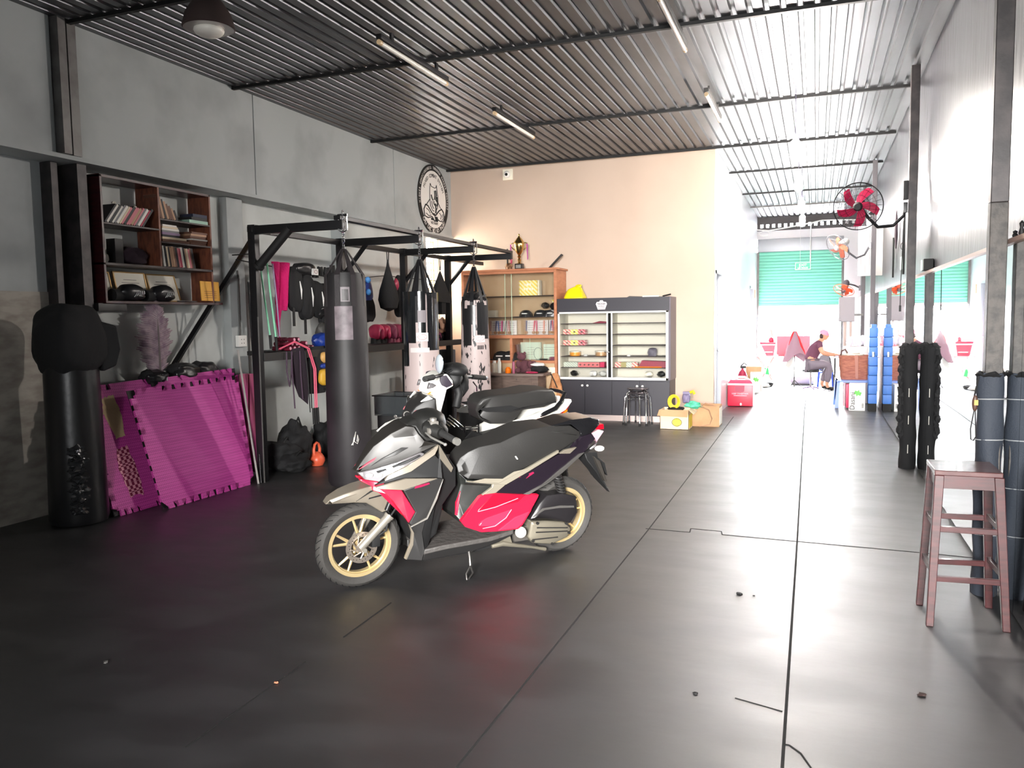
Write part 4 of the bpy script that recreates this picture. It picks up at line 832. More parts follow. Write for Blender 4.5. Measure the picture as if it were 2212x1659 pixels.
L_.new(tc.outputs['Object'], ck.inputs['Vector']); L_.new(ck.outputs['Color'], N_['Principled BSDF'].inputs['Base Color'])
patch(P2, nrm2, [(0.18, 0.5), (0.32, 0.5), (0.36, 0.7), (0.38, 0.92), (0.2, 0.92), (0.14, 0.7)], m_, 'worn_checker_patch', o2, 5)
puzzle('foam_mat', 'pink foam puzzle mat edge showing just behind the frontmost mat on its right', (-5.52, 5.6, 1.01), (-5.49, 6.58, 1.045), (-5.16, 5.5, 0.05), (-5.15, 6.33, 0.05), m=FOAM)
b = MB()
def rollf(u, v):
    a = u*5.0; r = 0.10+0.008*math.sin(a*9); return (-5.36+0.10*math.cos(a)-0.14*v*0+0.0, 6.63+0.05*math.sin(a)-0.04*(1-v), 0.03+v*1.0)
b.grid(rollf, 24, 8, 0.012)
tag(b.build('foam_mat', mat('foam_dark_pink', (150, 40, 112), 0.6, rgb2=(190, 120, 120), nscale=3, stretch=(1, 1, 0.3))), 'dark pink foam mat bent upright beside the rack post', 'foam mat', 'pink foam puzzle mats')
# shoes and gloves on top of the mats
for i, (yy, zz, sx, sy, sz, nm, lb, ct) in enumerate(((5.66, 1.06, 0.10, 0.13, 0.07, 'training_shoe', 'black training shoe with pale stripes at the left on top of the mats', 'shoe'), (6.02, 1.09, 0.11, 0.17, 0.085, 'training_shoe', 'black training shoe with silver stripes behind the palm stem on the mats', 'shoe'), (6.30, 1.10, 0.10, 0.15, 0.07, 'boxing_glove', 'plain black boxing glove, rightmost on top of the pink mats', 'boxing glove'))):
    g = thing(nm, lb, ct, (-5.62, yy, zz-sz))
    MB().blob((-5.62, yy, zz), (sx, sy, sz), 0.10, i+4, 2, 4, None, 0.85).build('upper' if i < 2 else 'padded_fist', VINYL, g)
    MB().blob((-5.62, yy-sy*0.6, zz+0.03), (sx*0.6, sy*0.5, sz*0.7), 0.1, i+7, 2, 3).build('ankle_collar' if i < 2 else 'cuff', CLOTHB, g)
    if i < 2:
        b = MB()
        for k in range(4): b.tube([(-5.52, yy-0.02+k*0.025, zz-0.03), (-5.535, yy-0.01+k*0.025, zz+0.03)], 0.005, 5)
        b.build('stripe', mat('print_silver', (196, 198, 200), 0.35, metal=0.4), g)
# outlet and pipe
t = thing('wall_outlet', 'white double socket on the left wall between the shelf and the rack', 'outlet', (XL+0.11, 7.03, 1.28))
MB().box((XL+0.10, 6.97, 1.29), (XL+0.145, 7.10, 1.41), r=0.008).build('socket_box', WHITE, t)
b = MB()
for dy in (-0.02, 0.02):
    for dz in (-0.02, 0.02): b.box((XL+0.144, 7.035+dy-0.004, 1.35+dz-0.008), (XL+0.146, 7.035+dy+0.004, 1.35+dz+0.002))
b.build('socket_slots', DARK, t, smooth=False)
MB().cyl((XL+0.115, 7.03, 1.41), (XL+0.115, 7.03, 2.1), 0.009).build('conduit', GREYP, t)
# leaning staffs
for i, (p0, p1, m, lb) in enumerate((((-4.99, 6.30, 0.0), (-5.30, 6.62, 1.95), BLACK, 'thin black staff leaning against the rack post'), ((-4.99, 6.26, 0.0), (-5.30, 6.42, 1.28), mat('pale_staff', (150, 146, 142), 0.4), 'shorter pale staff leaning left of the black staff'))):
    tag(MB().tube([p0, p1], 0.011, 10).build('staff', m), lb, 'staff', 'staffs leaning by the rack')

# ================================================================ steel bag rack
t = thing('bag_rack', 'black steel punching bag rack with four arms along the left wall', 'rack', (-5.02, 8.5, 0))
YP = (6.37, 7.87, 9.35, 10.69)
for y in YP:
    MB().box((-5.06, y-0.035, 0), (-4.98, y+0.035, 2.47), r=0.004).build('post', BLACK, t)
    MB().box((-4.98, y-0.03, 2.38), (-4.02, y+0.03, 2.46), r=0.004).build('arm', BLACK, t)
MB().box((-5.06, 6.33, 2.40), (-5.0, 12.0, 2.455)).build('rear_beam', BLACK, t, bevel=0.003)
MB().box((-4.10, 6.33, 2.462), (-4.03, 10.75, 2.50)).build('front_beam', BLACK, t, bevel=0.003)
MB().tube([(-4.97, 6.37, 2.08), (-4.6, 6.37, 2.42)], 0.042, 14).tube([(-4.98, 6.37, 2.07), (-4.96, 6.37, 2.09)], 0.052, 14).build('padded_brace', BLACKM, t)
for y in YP[1:]: MB().tube([(-5.0, y, 2.05), (-4.68, y, 2.40)], 0.028, 4).build('brace', BLACK, t)
MB().tube([(-5.02, 6.35, 2.34), (-5.76, 6.817, 1.957), (-5.8, 6.095, 1.142)], 0.03, 4).build('diagonal_strut', BLACK, t)
MB().box((-5.62, 6.95, 1.20), (-5.0, 11.2, 1.245)).box((-5.0, 6.4, 1.17), (-4.97, 11.2, 1.25)).build('gear_shelf', DGREY, t, bevel=0.003)
MB().tube([(-5.3, 6.45, 2.16), (-5.3, 8.3, 2.04), (-5.3, 9.35, 2.13), (-5.3, 11.2, 2.12)], 0.006, 6).tube([(-5.3, 6.4, 2.2), (-5.05, 6.38, 2.2)], 0.006, 6).build('hanging_wire', BLACK, t)
MB().cyl((-4.97, 6.325, 0), (-4.97, 6.325, 1.6), 0.008).build('round_tube', GREYP, t)

def heavy(name, label, y, r0, r1, ztop, zbot, m, strapm, patchz=None, logo=None, neck=2.2, x=-4.03):
    g = thing(name, label, 'punching bag', (x, y, zbot), 0, 'punching bags hanging from the rack')
    MB().lathe([(0.01, zbot), (r1*0.92, zbot+0.005), (r1, zbot+0.04), ((r0+r1)/2*1.02, (zbot+ztop)/2), (r0, ztop-0.08), (r0*0.93, ztop), (0.01, ztop+0.02)], (x, y, 0), 36).build('bag_body', m, g)
    b = MB(); n = 8
    for k in range(n):
        a = 6.283*k/n+0.2
        p0 = Vector((x+r0*1.0*math.cos(a), y+r0*1.0*math.sin(a), ztop-0.30)); p1 = Vector((x+r0*0.98*math.cos(a), y+r0*0.98*math.sin(a), ztop-0.02)); p2 = Vector((x+0.018*math.cos(a), y+0.018*math.sin(a), neck))
        for p, q_ in ((p0, p1), (p1, p2)):
            d = Vector((-math.sin(a), math.cos(a), 0))*0.024; o_ = Vector((math.cos(a), math.sin(a), 0))*0.006
            e = d if q_ is not p2 else d*0.35
            b.hull([p+d, p-d, q_+e, q_-e, p+d+o_, p-d+o_, q_+e+o_, q_-e+o_])
    b.build('hanging_strap', strapm, g)
    b = MB(); z = neck-0.02; i = 0
    while z < 2.53:
        M_ = at((x, y, z+0.02), 0, 0, (i % 2)*1.57)
        b.tube([M_ @ Vector((0.013*math.cos(q_*0.7854), 0, 0.024*math.sin(q_*0.7854))) for q_ in range(8)], 0.0045, 5, closed=True)
        z += 0.036; i += 1
    b.tube([(x-0.05, y, 2.505), (x+0.05, y, 2.505)], 0.012, 8).tube([(x-0.045, y, 2.50), (x-0.045, y, 2.37), (x, y, 2.35), (x+0.045, y, 2.37), (x+0.045, y, 2.50)], 0.006, 6)
    b.build('chain', CHROME, g)
    return g
BAGG = mat('bag_worn_charcoal', (42, 38, 41), 0.55, rgb2=(22, 21, 22), nscale=1.1, bump=0.1, bscale=14, lo=0.4, hi=0.6)
STRB = mat('strap_black', (46, 42, 44), 0.45, bump=0.2, bscale=30)
g1 = heavy('punching_bag', 'dark charcoal punching bag with a small white squiggle low down, nearest on the rack', 6.37, 0.185, 0.205, 1.98, 0.04, BAGG, STRB)
CAMD = Vector((4.03, -6.37, 0)).normalized()
def on_bag(g, x, y, r, a, z, w_, h, m, name, dd=0.004):
    def f(u, v):
        aa = a+(u-0.5)*w_/r; return (x+(r+dd)*math.cos(aa), y+(r+dd)*math.sin(aa), z+v*h)
    b = MB().grid(f, 6, 2, 0.002); b.build(name, m, g)
A1 = math.atan2(-6.37, 4.03)
on_bag(g1, -4.03, 6.37, 0.195, A1, 1.72, 0.08, 0.13, mat('label_grey', (120, 112, 116), 0.5), 'brand_label')
on_bag(g1, -4.03, 6.37, 0.203, A1, 1.73, 0.055, 0.10, STRB, 'label_inner')
on_bag(g1, -4.03, 6.37, 0.196, A1-0.1, 1.38, 0.16, 0.30, mat('tape_mauve', (126, 114, 120), 0.5, rgb2=(90, 82, 86), nscale=8), 'worn_tape')
sq = MB(); aa = A1+0.25
def sp(du, z): return (-4.03+0.212*math.cos(aa+du), 6.37+0.212*math.sin(aa+du), z)
sq.tube([sp(-0.18, 0.43), sp(-0.05, 0.47), sp(0.02, 0.55), sp(-0.06, 0.50), sp(-0.12, 0.43)], 0.004, 6).tube([sp(-0.1, 0.47), sp(0.08, 0.44), sp(0.14, 0.48), sp(0.1, 0.52), sp(0.06, 0.46)], 0.004, 6)
sq.build('white_squiggle', mat('paint_white', (214, 210, 204), 0.6), g1)
BAGP = mat('bag_worn_grey', (176, 160, 158), 0.55, rgb2=(168, 152, 150), nscale=4)
def peel(name, sc, lo):
    m = mat(name, (178, 162, 160), 0.5); N = m.node_tree.nodes; L = m.node_tree.links
    tc = N.new('ShaderNodeTexCoord'); mp = N.new('ShaderNodeMapping'); mp.inputs['Scale'].default_value = (1, 1, 0.35)
    n = N.new('ShaderNodeTexNoise'); n.inputs['Scale'].default_value = sc; n.inputs['Detail'].default_value = 6
    L.new(tc.outputs['Object'], mp.inputs[0]); L.new(mp.outputs[0], n.inputs['Vector'])
    r = N.new('ShaderNodeMapRange'); r.inputs[1].default_value = lo; r.inputs[2].default_value = lo+0.02; L.new(n.outputs[0], r.inputs[0])
    x = N.new('ShaderNodeMix'); x.data_type = 'RGBA'; x.inputs['A'].default_value = (*srgb((182, 166, 164)), 1); x.inputs['B'].default_value = (*srgb((26, 25, 27)), 1)
    L.new(r.outputs[0], x.inputs['Factor']); L.new(x.outputs['Result'], N['Principled BSDF'].inputs['Base Color']); return m
g2 = heavy('punching_bag', 'pale worn punching bag with glossy black panels, second on the rack', 7.87, 0.18, 0.205, 1.82, 0.04, peel('bag_peeling_light', 16, 0.64), VINYL)
g3 = heavy('punching_bag', 'pale peeling punching bag with black shredded top, farthest on the rack', 9.35, 0.165, 0.20, 1.78, 0.04, peel('bag_peeling_heavy', 22, 0.6), VINYL)
A2 = math.atan2(-7.87, 4.03); A3 = math.atan2(-9.35, 4.03)
GLV = mat('black_gloss_vinyl', (24, 26, 28), 0.12, coat=0.6, bump=0.2, bscale=9)
for k, (da, z, w_, h) in enumerate(((-1.1, 1.05, 0.12, 0.8), (-0.55, 1.30, 0.09, 0.55), (0.05, 1.4, 0.08, 0.45), (0.62, 1.22, 0.10, 0.62), (1.1, 1.22, 0.09, 0.62))): on_bag(g2, -4.03, 7.87, 0.188, A2+da, z, w_, h, GLV, 'vinyl_panel', 0.006)
on_bag(g2, -4.03, 7.87, 0.192, A2+0.05, 1.52, 0.085, 0.13, mat('label_grey', (120, 112, 116), 0.5), 'brand_label', 0.012)
def ovallabel(g, x, y, r, a, z, w_, h):
    on_bag(g, x, y, r, a, z, w_, h, WHITE, 'white_label', 0.014)
    b = MB(); pts = []
    for k in range(20):
        q_ = 6.283*k/20; aa_ = a+(w_*0.38*math.cos(q_))/r; pts.append((x+(r+0.018)*math.cos(aa_), y+(r+0.018)*math.sin(aa_), z+h/2+h*0.3*math.sin(q_)))
    b.tube(pts, 0.0022, 4, closed=True)
    pts = [(x+(r+0.018)*math.cos(a+dx*w_/r), y+(r+0.018)*math.sin(a+dx*w_/r), z+h*dz) for dx, dz in ((-0.25, 0.55), (-0.2, 0.62), (-0.22, 0.4), (-0.1, 0.5), (-0.06, 0.42), (0, 0.55), (0.05, 0.42), (0.12, 0.55), (0.16, 0.42), (0.24, 0.5))]
    b.tube(pts, 0.002, 4); b.build('red_oval_logo', mat('logo_dark_red', (140, 20, 40), 0.5), g)
ovallabel(g2, -4.03, 7.87, 0.188, A2+0.05, 1.32, 0.12, 0.09)
on_bag(g2, -4.03, 7.87, 0.19, A2-0.1, 1.2, 0.2, 0.05, mat('torn_white', (206, 200, 198), 0.7), 'torn_tape', 0.012)
for k, (da, z, w_, h) in enumerate(((-0.75, 1.18, 0.07, 0.5), (-0.4, 1.22, 0.05, 0.5), (-0.05, 1.34, 0.04, 0.38), (0.45, 1.35, 0.10, 0.4), (0.95, 1.3, 0.08, 0.42))): on_bag(g3, -4.03, 9.35, 0.172, A3+da, z, w_, h, VINYL, 'shredded_panel', 0.006)
ovallabel(g3, -4.03, 9.35, 0.175, A3+0.35, 1.26, 0.12, 0.08)
for k in range(4): on_bag(g3, -4.03, 9.35, 0.176, A3+0.2+0.12*k, 1.17, 0.012, 0.05, VINYL, 'stitched_mark', 0.008)
MB().blob((-4.03, 9.35, 1.80), (0.15, 0.15, 0.09), 0.3, 4, 3, 3).build('crumpled_top', VINYL, g3)
# small cone bags hung from the rear beam
for i, (y, rz) in enumerate(((8.9, 0), (10.39, 0))):
    g = thing('speed_bag_cover', '%s cone-shaped black leather pad hanging from the rear beam, %s' % (('left', 'between the first and second bag') if i == 0 else ('right', 'in front of the bright window')), 'pad', (-5.0, y, 1.72), 0, 'cone pads hanging from the rear beam')
    if i == 0: MB().lathe([(0.02, 1.66), (0.16, 1.70), (0.20, 1.80), (0.17, 1.92), (0.09, 2.08), (0.03, 2.22), (0.012, 2.3)], (-5.0, y, 0), 20, sx=0.5).build('pad_body', CLOTHB, g)
    else:
        MB().hull([(-5.05, y-0.26, 1.80), (-4.95, y-0.26, 1.80), (-5.05, y+0.27, 1.78), (-4.95, y+0.27, 1.78), (-5.0, y-0.02, 2.24), (-5.0, y+0.02, 2.24), (-5.05, y-0.24, 1.88), (-4.95, y+0.25, 1.86)]).build('pad_body', CLOTHB, g, bevel=0.01)
        MB().box((-5.04, y-0.03, 1.62), (-4.97, y+0.11, 1.79), r=0.01).build('lower_flap', CLOTHB, g)
    b = MB().tube([(-5.0, y-0.02, 2.40), (-5.0, y-0.01, 2.24)], 0.006, 6).tube([(-5.0, y+0.03, 2.40), (-5.0, y+0.01, 2.24)], 0.006, 6); b.build('hanging_strap', BLACK, g)

# ================================================================ gear on the wire and shelf
g = thing('boxing_towel', 'bright magenta towel hanging from the rack wire', 'towel', (-5.3, 7.09, 1.7))
def tw(u, v):
    w_ = 0.15*(1-0.12*math.sin(v*3.1)) if v < 0.8 else 0.15*(1-(v-0.8)*2.6); return (-5.28+0.03*math.sin(u*9+v*3), 7.09+(u-0.5)*2*w_*0.85+0.02*v, 2.17-v*0.5)
MB().grid(tw, 14, 20, 0.03).build('towel_body', MAGENTA, g)
MB().tube([(-5.28, 7.07, 1.72), (-5.28, 7.04, 1.55), (-5.28, 7.06, 1.38)], [0.035, 0.022, 0.006], 8).build('dangling_strip', MAGENTA, g)
g = thing('resistance_band', 'mint green resistance band looped at the left end of the rack wire', 'band', (-5.1, 6.72, 1.5))
MB().tube([(-5.10, 6.55, 2.15), (-5.10, 6.60, 1.8), (-5.08, 6.64, 1.42)], 0.009, 6).tube([(-5.10, 6.66, 2.15), (-5.10, 6.70, 1.8), (-5.08, 6.73, 1.40)], 0.009, 6).tube([(-5.10, 6.55, 2.15), (-5.10, 6.60, 2.2), (-5.10, 6.66, 2.15)], 0.009, 6).build('tube', mat('band_mint', (130, 214, 172), 0.5), g)
MB().cyl((-5.08, 6.64, 1.42), (-5.08, 6.65, 1.28), 0.014).cyl((-5.08, 6.73, 1.40), (-5.08, 6.74, 1.26), 0.014).build('handle', BLACKM, g)
tag(MB().tube([(-5.10, 6.75, 2.13), (-5.10, 6.79, 1.8), (-5.09, 6.81, 1.4)], 0.008, 6).build('resistance_band', mat('band_lilac', (140, 118, 150), 0.5)), 'lilac resistance band hanging beside the magenta towel', 'band')
def guard(y, z, h, w_, m, lab, trim=WHITE, grp='black kick pads and shin guards on the wire', strap=True, seed=1, stripe=True, nm='shin_guard', ct='shin guard', x=-5.27):
    g = thing(nm, lab, ct, (x, y, z-h), 0, grp)
    MB().blob((x, y, z-h/2), (0.06, w_/2, h/2), 0.07, seed, 1.6, 4, None, 0.72).build('padding', m, g)
    if strap: MB().box((x+0.02, y-w_*0.3, z-h-0.16), (x+0.03, y-w_*0.3+0.035, z-h+0.04)).build('strap', BLACKM, g)
    if stripe: MB().tube([(x+0.062, y+0.02, z-h*0.3), (x+0.066, y+0.035, z-h*0.5), (x+0.058, y+0.045, z-h*0.72)], [0.004, 0.011, 0.003], 6).build('white_stripe', trim, g)
    return g
guard(7.33, 2.12, 0.46, 0.25, CLOTHB, 'black kick pad with a white stripe, right beside the magenta towel', seed=2)
guard(7.54, 2.07, 0.50, 0.27, CLOTHB, 'black kick pad with a white stripe, second from the magenta towel', seed=3)
g = guard(7.52, 2.19, 0.14, 0.36, VINYL, 'black pad roll with a white oval-logo label lying over the kick pads', strap=False, stripe=False, seed=4, grp='pads lying on top of the wire', nm='belly_pad_roll', ct='pad')
MB().box((-5.215, 7.58, 2.06), (-5.20, 7.69, 2.13)).build('white_label', WHITE, g)
MB().tube([(-5.197, 7.605+0.035+0.03*math.cos(a*0.6283), 2.095+0.018*math.sin(a*0.6283)) for a in range(10)], 0.002, 4, closed=True).build('oval_logo', mat('logo_dark_red', (140, 20, 40), 0.5), g)
guard(7.74, 2.0, 0.40, 0.26, CLOTHB, 'black padded guard with a thin white stripe, third from the magenta towel', seed=5, strap=False)
guard(7.90, 1.97, 0.52, 0.24, CLOTHB, 'black padded guard hanging lowest, left of the nearest punching bag', seed=6, strap=False)
guard(8.06, 2.04, 0.52, 0.22, CLOTHB, 'black padded guard with white edge just behind the nearest punching bag', seed=7, strap=False)
g = thing('focus_mitt', 'black focus mitts bunched with a purple-pink tongue below the guards', 'mitt', (-5.25, 7.9, 1.5), 0)
MB().blob((-5.25, 7.86, 1.66), (0.06, 0.16, 0.09), 0.12, 8, 2, 4).build('palm_pad', VINYL, g); MB().blob((-5.2, 8.02, 1.60), (0.03, 0.04, 0.07), 0.05, 3).build('tongue', mat('mauve_cloth', (120, 92, 116), 0.7), g)
for k, (y, z) in enumerate(((7.77, 2.10), (7.87, 2.13), (8.0, 2.13), (8.12, 2.16))): 
    tag(MB().tube([(-5.3, y-0.03, z-0.06), (-5.3, y-0.02, z+0.03), (-5.3, y+0.02, z+0.03), (-5.3, y+0.035, z-0.06)], 0.022, 7).build('hook_strap', BLACKM), 'black looped strap, %s of four above the guards from the left' % ORD[k], 'strap', 'strap loops over the wire')
guard(8.60, 2.12, 0.16, 0.16, VINYL, 'black and silver headgear just right of the nearest punching bag', trim=CHROME, strap=False, seed=9, grp='pads right of the nearest bag', nm='headgear', ct='headgear')
g = guard(8.62, 2.02, 0.50, 0.20, CLOTHB, 'black and light blue shin guard right of the nearest punching bag', trim=SKYB, strap=False, seed=10, grp='pads right of the nearest bag')
MB().blob((-5.2, 8.62, 1.95), (0.03, 0.05, 0.10), 0.05, 4).blob((-5.19, 8.74, 1.90), (0.03, 0.035, 0.04), 0.05, 4).build('light_blue_panel', SKYB, g)
g = guard(8.80, 2.05, 0.28, 0.26, NAVY, 'blue shin guard hanging left of the cone pad', trim=SKYB, strap=False, stripe=False, seed=11, grp='pads right of the nearest bag')
MB().blob((-5.2, 8.75, 2.05), (0.03, 0.05, 0.04), 0.05, 2).build('light_blue_top', SKYB, g)
guard(8.84, 1.84, 0.32, 0.26, CLOTHB, 'black foot guard hanging under the blue shin guard', strap=False, stripe=False, seed=12, grp='pads right of the nearest bag', nm='foot_guard', ct='guard')
MB_ = None
g = guard(9.66, 2.14, 0.56, 0.20, CLOTHB, 'long black shin guard hanging left of the second punching bag', strap=False, stripe=False, seed=13, grp='pads right of the nearest bag')
MB().blob((-5.24, 9.54, 2.02), (0.03, 0.05, 0.08), 0.05, 2).build('pink_lining', GPINK, g)
# pink gloves on shelf
for i, y in enumerate((9.10, 9.27, 9.44, 9.62, 9.84, 10.03)):
    nm = ['pink', 'pink', 'mauve pink', 'dusty pink', 'maroon', 'crimson'][i]
    mm = [GPINK, GPINK, mat('mauve_leather', (170, 80, 110), 0.4), mat('dusty_leather', (176, 70, 100), 0.4), MAROON, MAROON][i]
    g = thing('boxing_glove', '%s boxing glove, %s from the left in the row on the gear shelf' % (nm, ORD[i]), 'boxing glove', (-5.35, y, 1.25), 0, 'boxing gloves in a row on the gear shelf')
    MB().blob((-5.3, y, 1.40), (0.10, 0.088, 0.10), 0.04, i, 1.5, 3, None, 0.8).build('padded_fist', mm, g)
    MB().blob((-5.20, y-0.03, 1.37), (0.03, 0.03, 0.07), 0.03, i, 2, 2).build('thumb', mm, g)
    MB().tube([(-5.32, y, 1.33), (-5.32, y, 1.25)], [0.06, 0.068], 14).build('cuff', BLACKM if i < 2 else mm, g)
for i, (y, m, nm) in enumerate(((9.48, GPINK, 'pink'), (9.60, CHROME, 'silver'))):
    tag(MB().blob((-5.10, y, 1.285), (0.05, 0.06, 0.035), 0.15, i).build('hand_wrap', m), '%s rolled hand wrap lying on the shelf edge before the gloves' % nm, 'hand wrap')
# dumbbells
k = 0
for lay, (n, z) in enumerate(((6, 1.272), (4, 1.318), (2, 1.362))):
    for j in range(n):
        if lay == 1 and j == 2: continue
        y = 6.98+lay*0.035+j*0.075+(0.02 if j > 2 else 0); k += 1
        g = thing('dumbbell', 'maroon dumbbell, %s from the left in the %s row of the gear shelf pile' % (ORD[j], ['bottom', 'middle', 'top'][lay]), 'dumbbell', (-5.2, y, z), 0, 'dumbbells piled on the gear shelf')
        MB().cyl((-5.26, y, z), (-5.14, y, z), 0.014).build('bar', MAROON, g)
        MB().cyl((-5.16, y, z), (-5.09, y, z), 0.025, 0.025, 8).build('head', MAROON, g, bevel=0.003); MB().cyl((-5.092, y, z), (-5.086, y, z), 0.018, 0.015, 12).build('end_cap', mat('pale_pink_rubber', (226, 158, 178), 0.5), g)
        MB().cyl((-5.31, y, z), (-5.24, y, z), 0.025, 0.025, 8).build('head', MAROON, g, bevel=0.003)
# ropes
g = thing('skipping_rope', 'pink skipping rope with black handles looped over the gear shelf', 'rope', (-4.93, 7.15, 0.5))
b = MB()
for q_ in (0, 0.03): b.tube([(-5.1, 6.78+q_, 1.27), (-4.98, 6.9, 1.34+q_*0.3), (-4.94, 7.06+q_, 1.27), (-4.93, 7.15+q_, 1.05), (-4.93, 7.15+q_, 0.64)], 0.0075, 6)
b.build('rope_cord', mat('rope_pink', (228, 96, 124), 0.5), g)
for q_ in (-0.035, 0.0, 0.04): MB().cyl((-4.93, 7.15+q_, 0.64), (-4.93, 7.155+q_, 0.47), 0.014).build('handle', BLACKM, g)
tag(MB().tube([(-4.95, 7.03, 1.24), (-4.94, 7.06, 1.27), (-4.94, 7.10, 1.22), (-4.94, 7.10, 0.64)], 0.006, 6).tube([(-4.95, 7.03, 1.24), (-4.94, 7.05, 1.0), (-4.94, 7.07, 0.6)], 0.006, 6).build('skipping_rope', BLACKM), 'black skipping rope hanging left of the pink rope', 'rope')
for i, (y, zb) in enumerate(((6.72, 0.9), (6.80, 0.72), (6.94, 0.80))):
    tag(MB().tube([(-4.95, y, 1.25), (-4.94, y-0.02, 1.05), (-4.94, y+0.02, zb), (-4.94, y+0.05, 1.02), (-4.95, y+0.09, 1.25)] if i == 0 else [(-4.95, y, 1.25), (-4.94, y-0.01, 1.0), (-4.94, y+0.01, zb-0.05)], 0.007, 6).build('strap', mat('plum_strap', (70, 48, 68), 0.7)), 'thin plum strap, %s from the left dangling under the dumbbells' % ORD[i], 'strap', 'plum straps under the gear shelf')
tag(MB().hull([(-4.98, 6.84, 1.27), (-4.98, 7.04, 1.29), (-4.96, 6.84, 1.2), (-4.95, 7.05, 1.2), (-4.97, 6.92, 0.78), (-4.97, 7.08, 0.68), (-5.04, 6.9, 1.0), (-4.96, 7.1, 1.0)]).build('dark_jacket', mat('dark_plum_cloth', (40, 28, 40), 0.9, bump=0.4, bscale=20)), 'dark plum jacket draped over the gear shelf behind the ropes', 'jacket')
g = thing('belly_protector', 'black, blue and yellow belly protector hanging by the nearest punching bag', 'protector', (-4.95, 7.35, 0.8))
def bel(u, v):
    a = -1.5+3.0*u; r = 0.14+0.05*math.sin(v*3.1); return (-5.14+r*math.cos(a)*0.8, 7.36+r*math.sin(a)*0.9, 1.27-v*0.48)
MB().grid(bel, 14, 10, 0.05).build('padding', CLOTHB, g)
MB().blob((-4.95, 7.37, 1.16), (0.04, 0.06, 0.06), 0.04, 1).build('tan_disc', mat('tan_leather', (206, 160, 92), 0.5), g)
MB().blob((-4.94, 7.36, 1.07), (0.04, 0.075, 0.03), 0.04, 1).build('blue_band', NAVY, g)
MB().blob((-4.94, 7.35, 0.95), (0.04, 0.09, 0.09), 0.04, 1, 2, 3, None, 0.7).build('yellow_panel', mat('yellow_leather', (206, 160, 50), 0.5, bump=0.4, bscale=30), g)
g = thing('headgear', 'dark blue padded headgear with a white ear cup on the shelf behind the nearest bag', 'headgear', (-5.1, 7.5, 1.25))
MB().blob((-5.10, 7.55, 1.34), (0.10, 0.13, 0.085), 0.12, 3, 2, 3).build('padding', NAVY, g); MB().blob((-5.25, 7.80, 1.42), (0.07, 0.08, 0.12), 0.1, 5).build('grey_shell', GREYP, g); MB().blob((-5.17, 7.83, 1.49), (0.02, 0.05, 0.055), 0.03, 5).build('ear_cup', mat('ear_cream', (236, 218, 186), 0.5), g)
# gear right of the second bag
for i, (y, z, sz, m, nm, ct, lb) in enumerate(((10.40, 1.47, (0.10, 0.15, 0.11), CLOTHB, 'headgear', 'headgear', 'black headgear right of the second punching bag on the shelf'), (10.72, 1.46, (0.08, 0.10, 0.12), mat('tan_headgear', (206, 160, 130), 0.6), 'headgear', 'headgear', 'tan and grey headgear on the shelf before the window'), (10.42, 1.30, (0.10, 0.17, 0.10), mat('purple_glove', (116, 30, 76), 0.45), 'boxing_glove', 'boxing glove', 'purple boxing gloves piled under the black headgear'), (10.76, 1.30, (0.10, 0.1, 0.10), CLOTHB, 'gym_bag', 'bag', 'black gym bag at the right end of the gear shelf'))):
    g = thing(nm, lb, ct, (-5.15, y, z-sz[2]))
    MB().blob((-5.15, y, z), sz, 0.14, i+20, 2, 4).build('padding', m, g)
    MB().tube([(-5.06, y-0.06, z-0.06), (-5.04, y, z+0.02), (-5.06, y+0.06, z-0.05)], 0.012, 6).build('strap', BLACKM, g)
for i, (x_, y, sx, sy, h, m, lb) in enumerate(((-5.2, 10.4, 0.12, 0.14, 0.95, DGREY, 'dark grey equipment case standing under the far end of the gear shelf'), (-5.15, 10.85, 0.10, 0.12, 1.1, mat('slate_case', (84, 84, 88), 0.6), 'slate box standing between the second and third punching bags'))):
    tag(MB().box((x_-sx, y-sy, 0), (x_+sx, y+sy, h), r=0.02).build('equipment_case', m), lb, 'case')
# floor pile, kettlebell, jug
for i, (x_, y, sx, sy, sz, lb) in enumerate(((-5.28, 6.98, 0.2, 0.2, 0.16, 'crumpled black gym bag on the floor behind the rack post'), (-5.24, 7.18, 0.14, 0.19, 0.25, 'tall black gym bag with a looped handle behind the kettlebell'), (-5.03, 6.90, 0.12, 0.20, 0.10, 'flat black gym bag lying in front of the tall one'), (-5.3, 7.95, 0.16, 0.24, 0.2, 'black rucksack on the floor between the kettlebell and the nearest bag'))):
    g = thing('gym_bag', lb, 'bag', (x_, y, 0), 0, 'black bags on the floor under the rack')
    MB().blob((x_, y, sz*0.92), (sx, sy, sz), 0.16, i+30, 2.2, 4, None, 0.9).build('bag_body', CLOTHB, g)
    MB().tube([(x_+sx*0.4, y-sy*0.4, sz*1.6), (x_+sx*0.5, y, sz*2.1), (x_+sx*0.4, y+sy*0.4, sz*1.6)], 0.012, 6).build('handle', BLACKM, g)
g = thing('kettlebell', 'orange kettlebell on the floor beside the nearest punching bag', 'kettlebell', (-5.0, 7.25, 0))
KB = mat('kettlebell_orange', (214, 92, 62), 0.35)
MB().lathe([(0.03, 0.0), (0.06, 0.005), (0.082, 0.05), (0.082, 0.085), (0.06, 0.125), (0.03, 0.15), (0.001, 0.155)], (-5.0, 7.25, 0), 28).build('ball', KB, g)
MB().tube([(-5.0, 7.205, 0.12), (-5.0, 7.195, 0.18), (-5.0, 7.215, 0.235), (-5.0, 7.25, 0.25), (-5.0, 7.285, 0.235), (-5.0, 7.305, 0.18), (-5.0, 7.295, 0.12)], [0.02, 0.016, 0.014, 0.014, 0.014, 0.016, 0.02], 10).build('handle', KB, g)
g = thing('water_jug', 'white translucent plastic jug on the floor behind the kettlebell', 'jug', (-5.45, 7.75, 0))
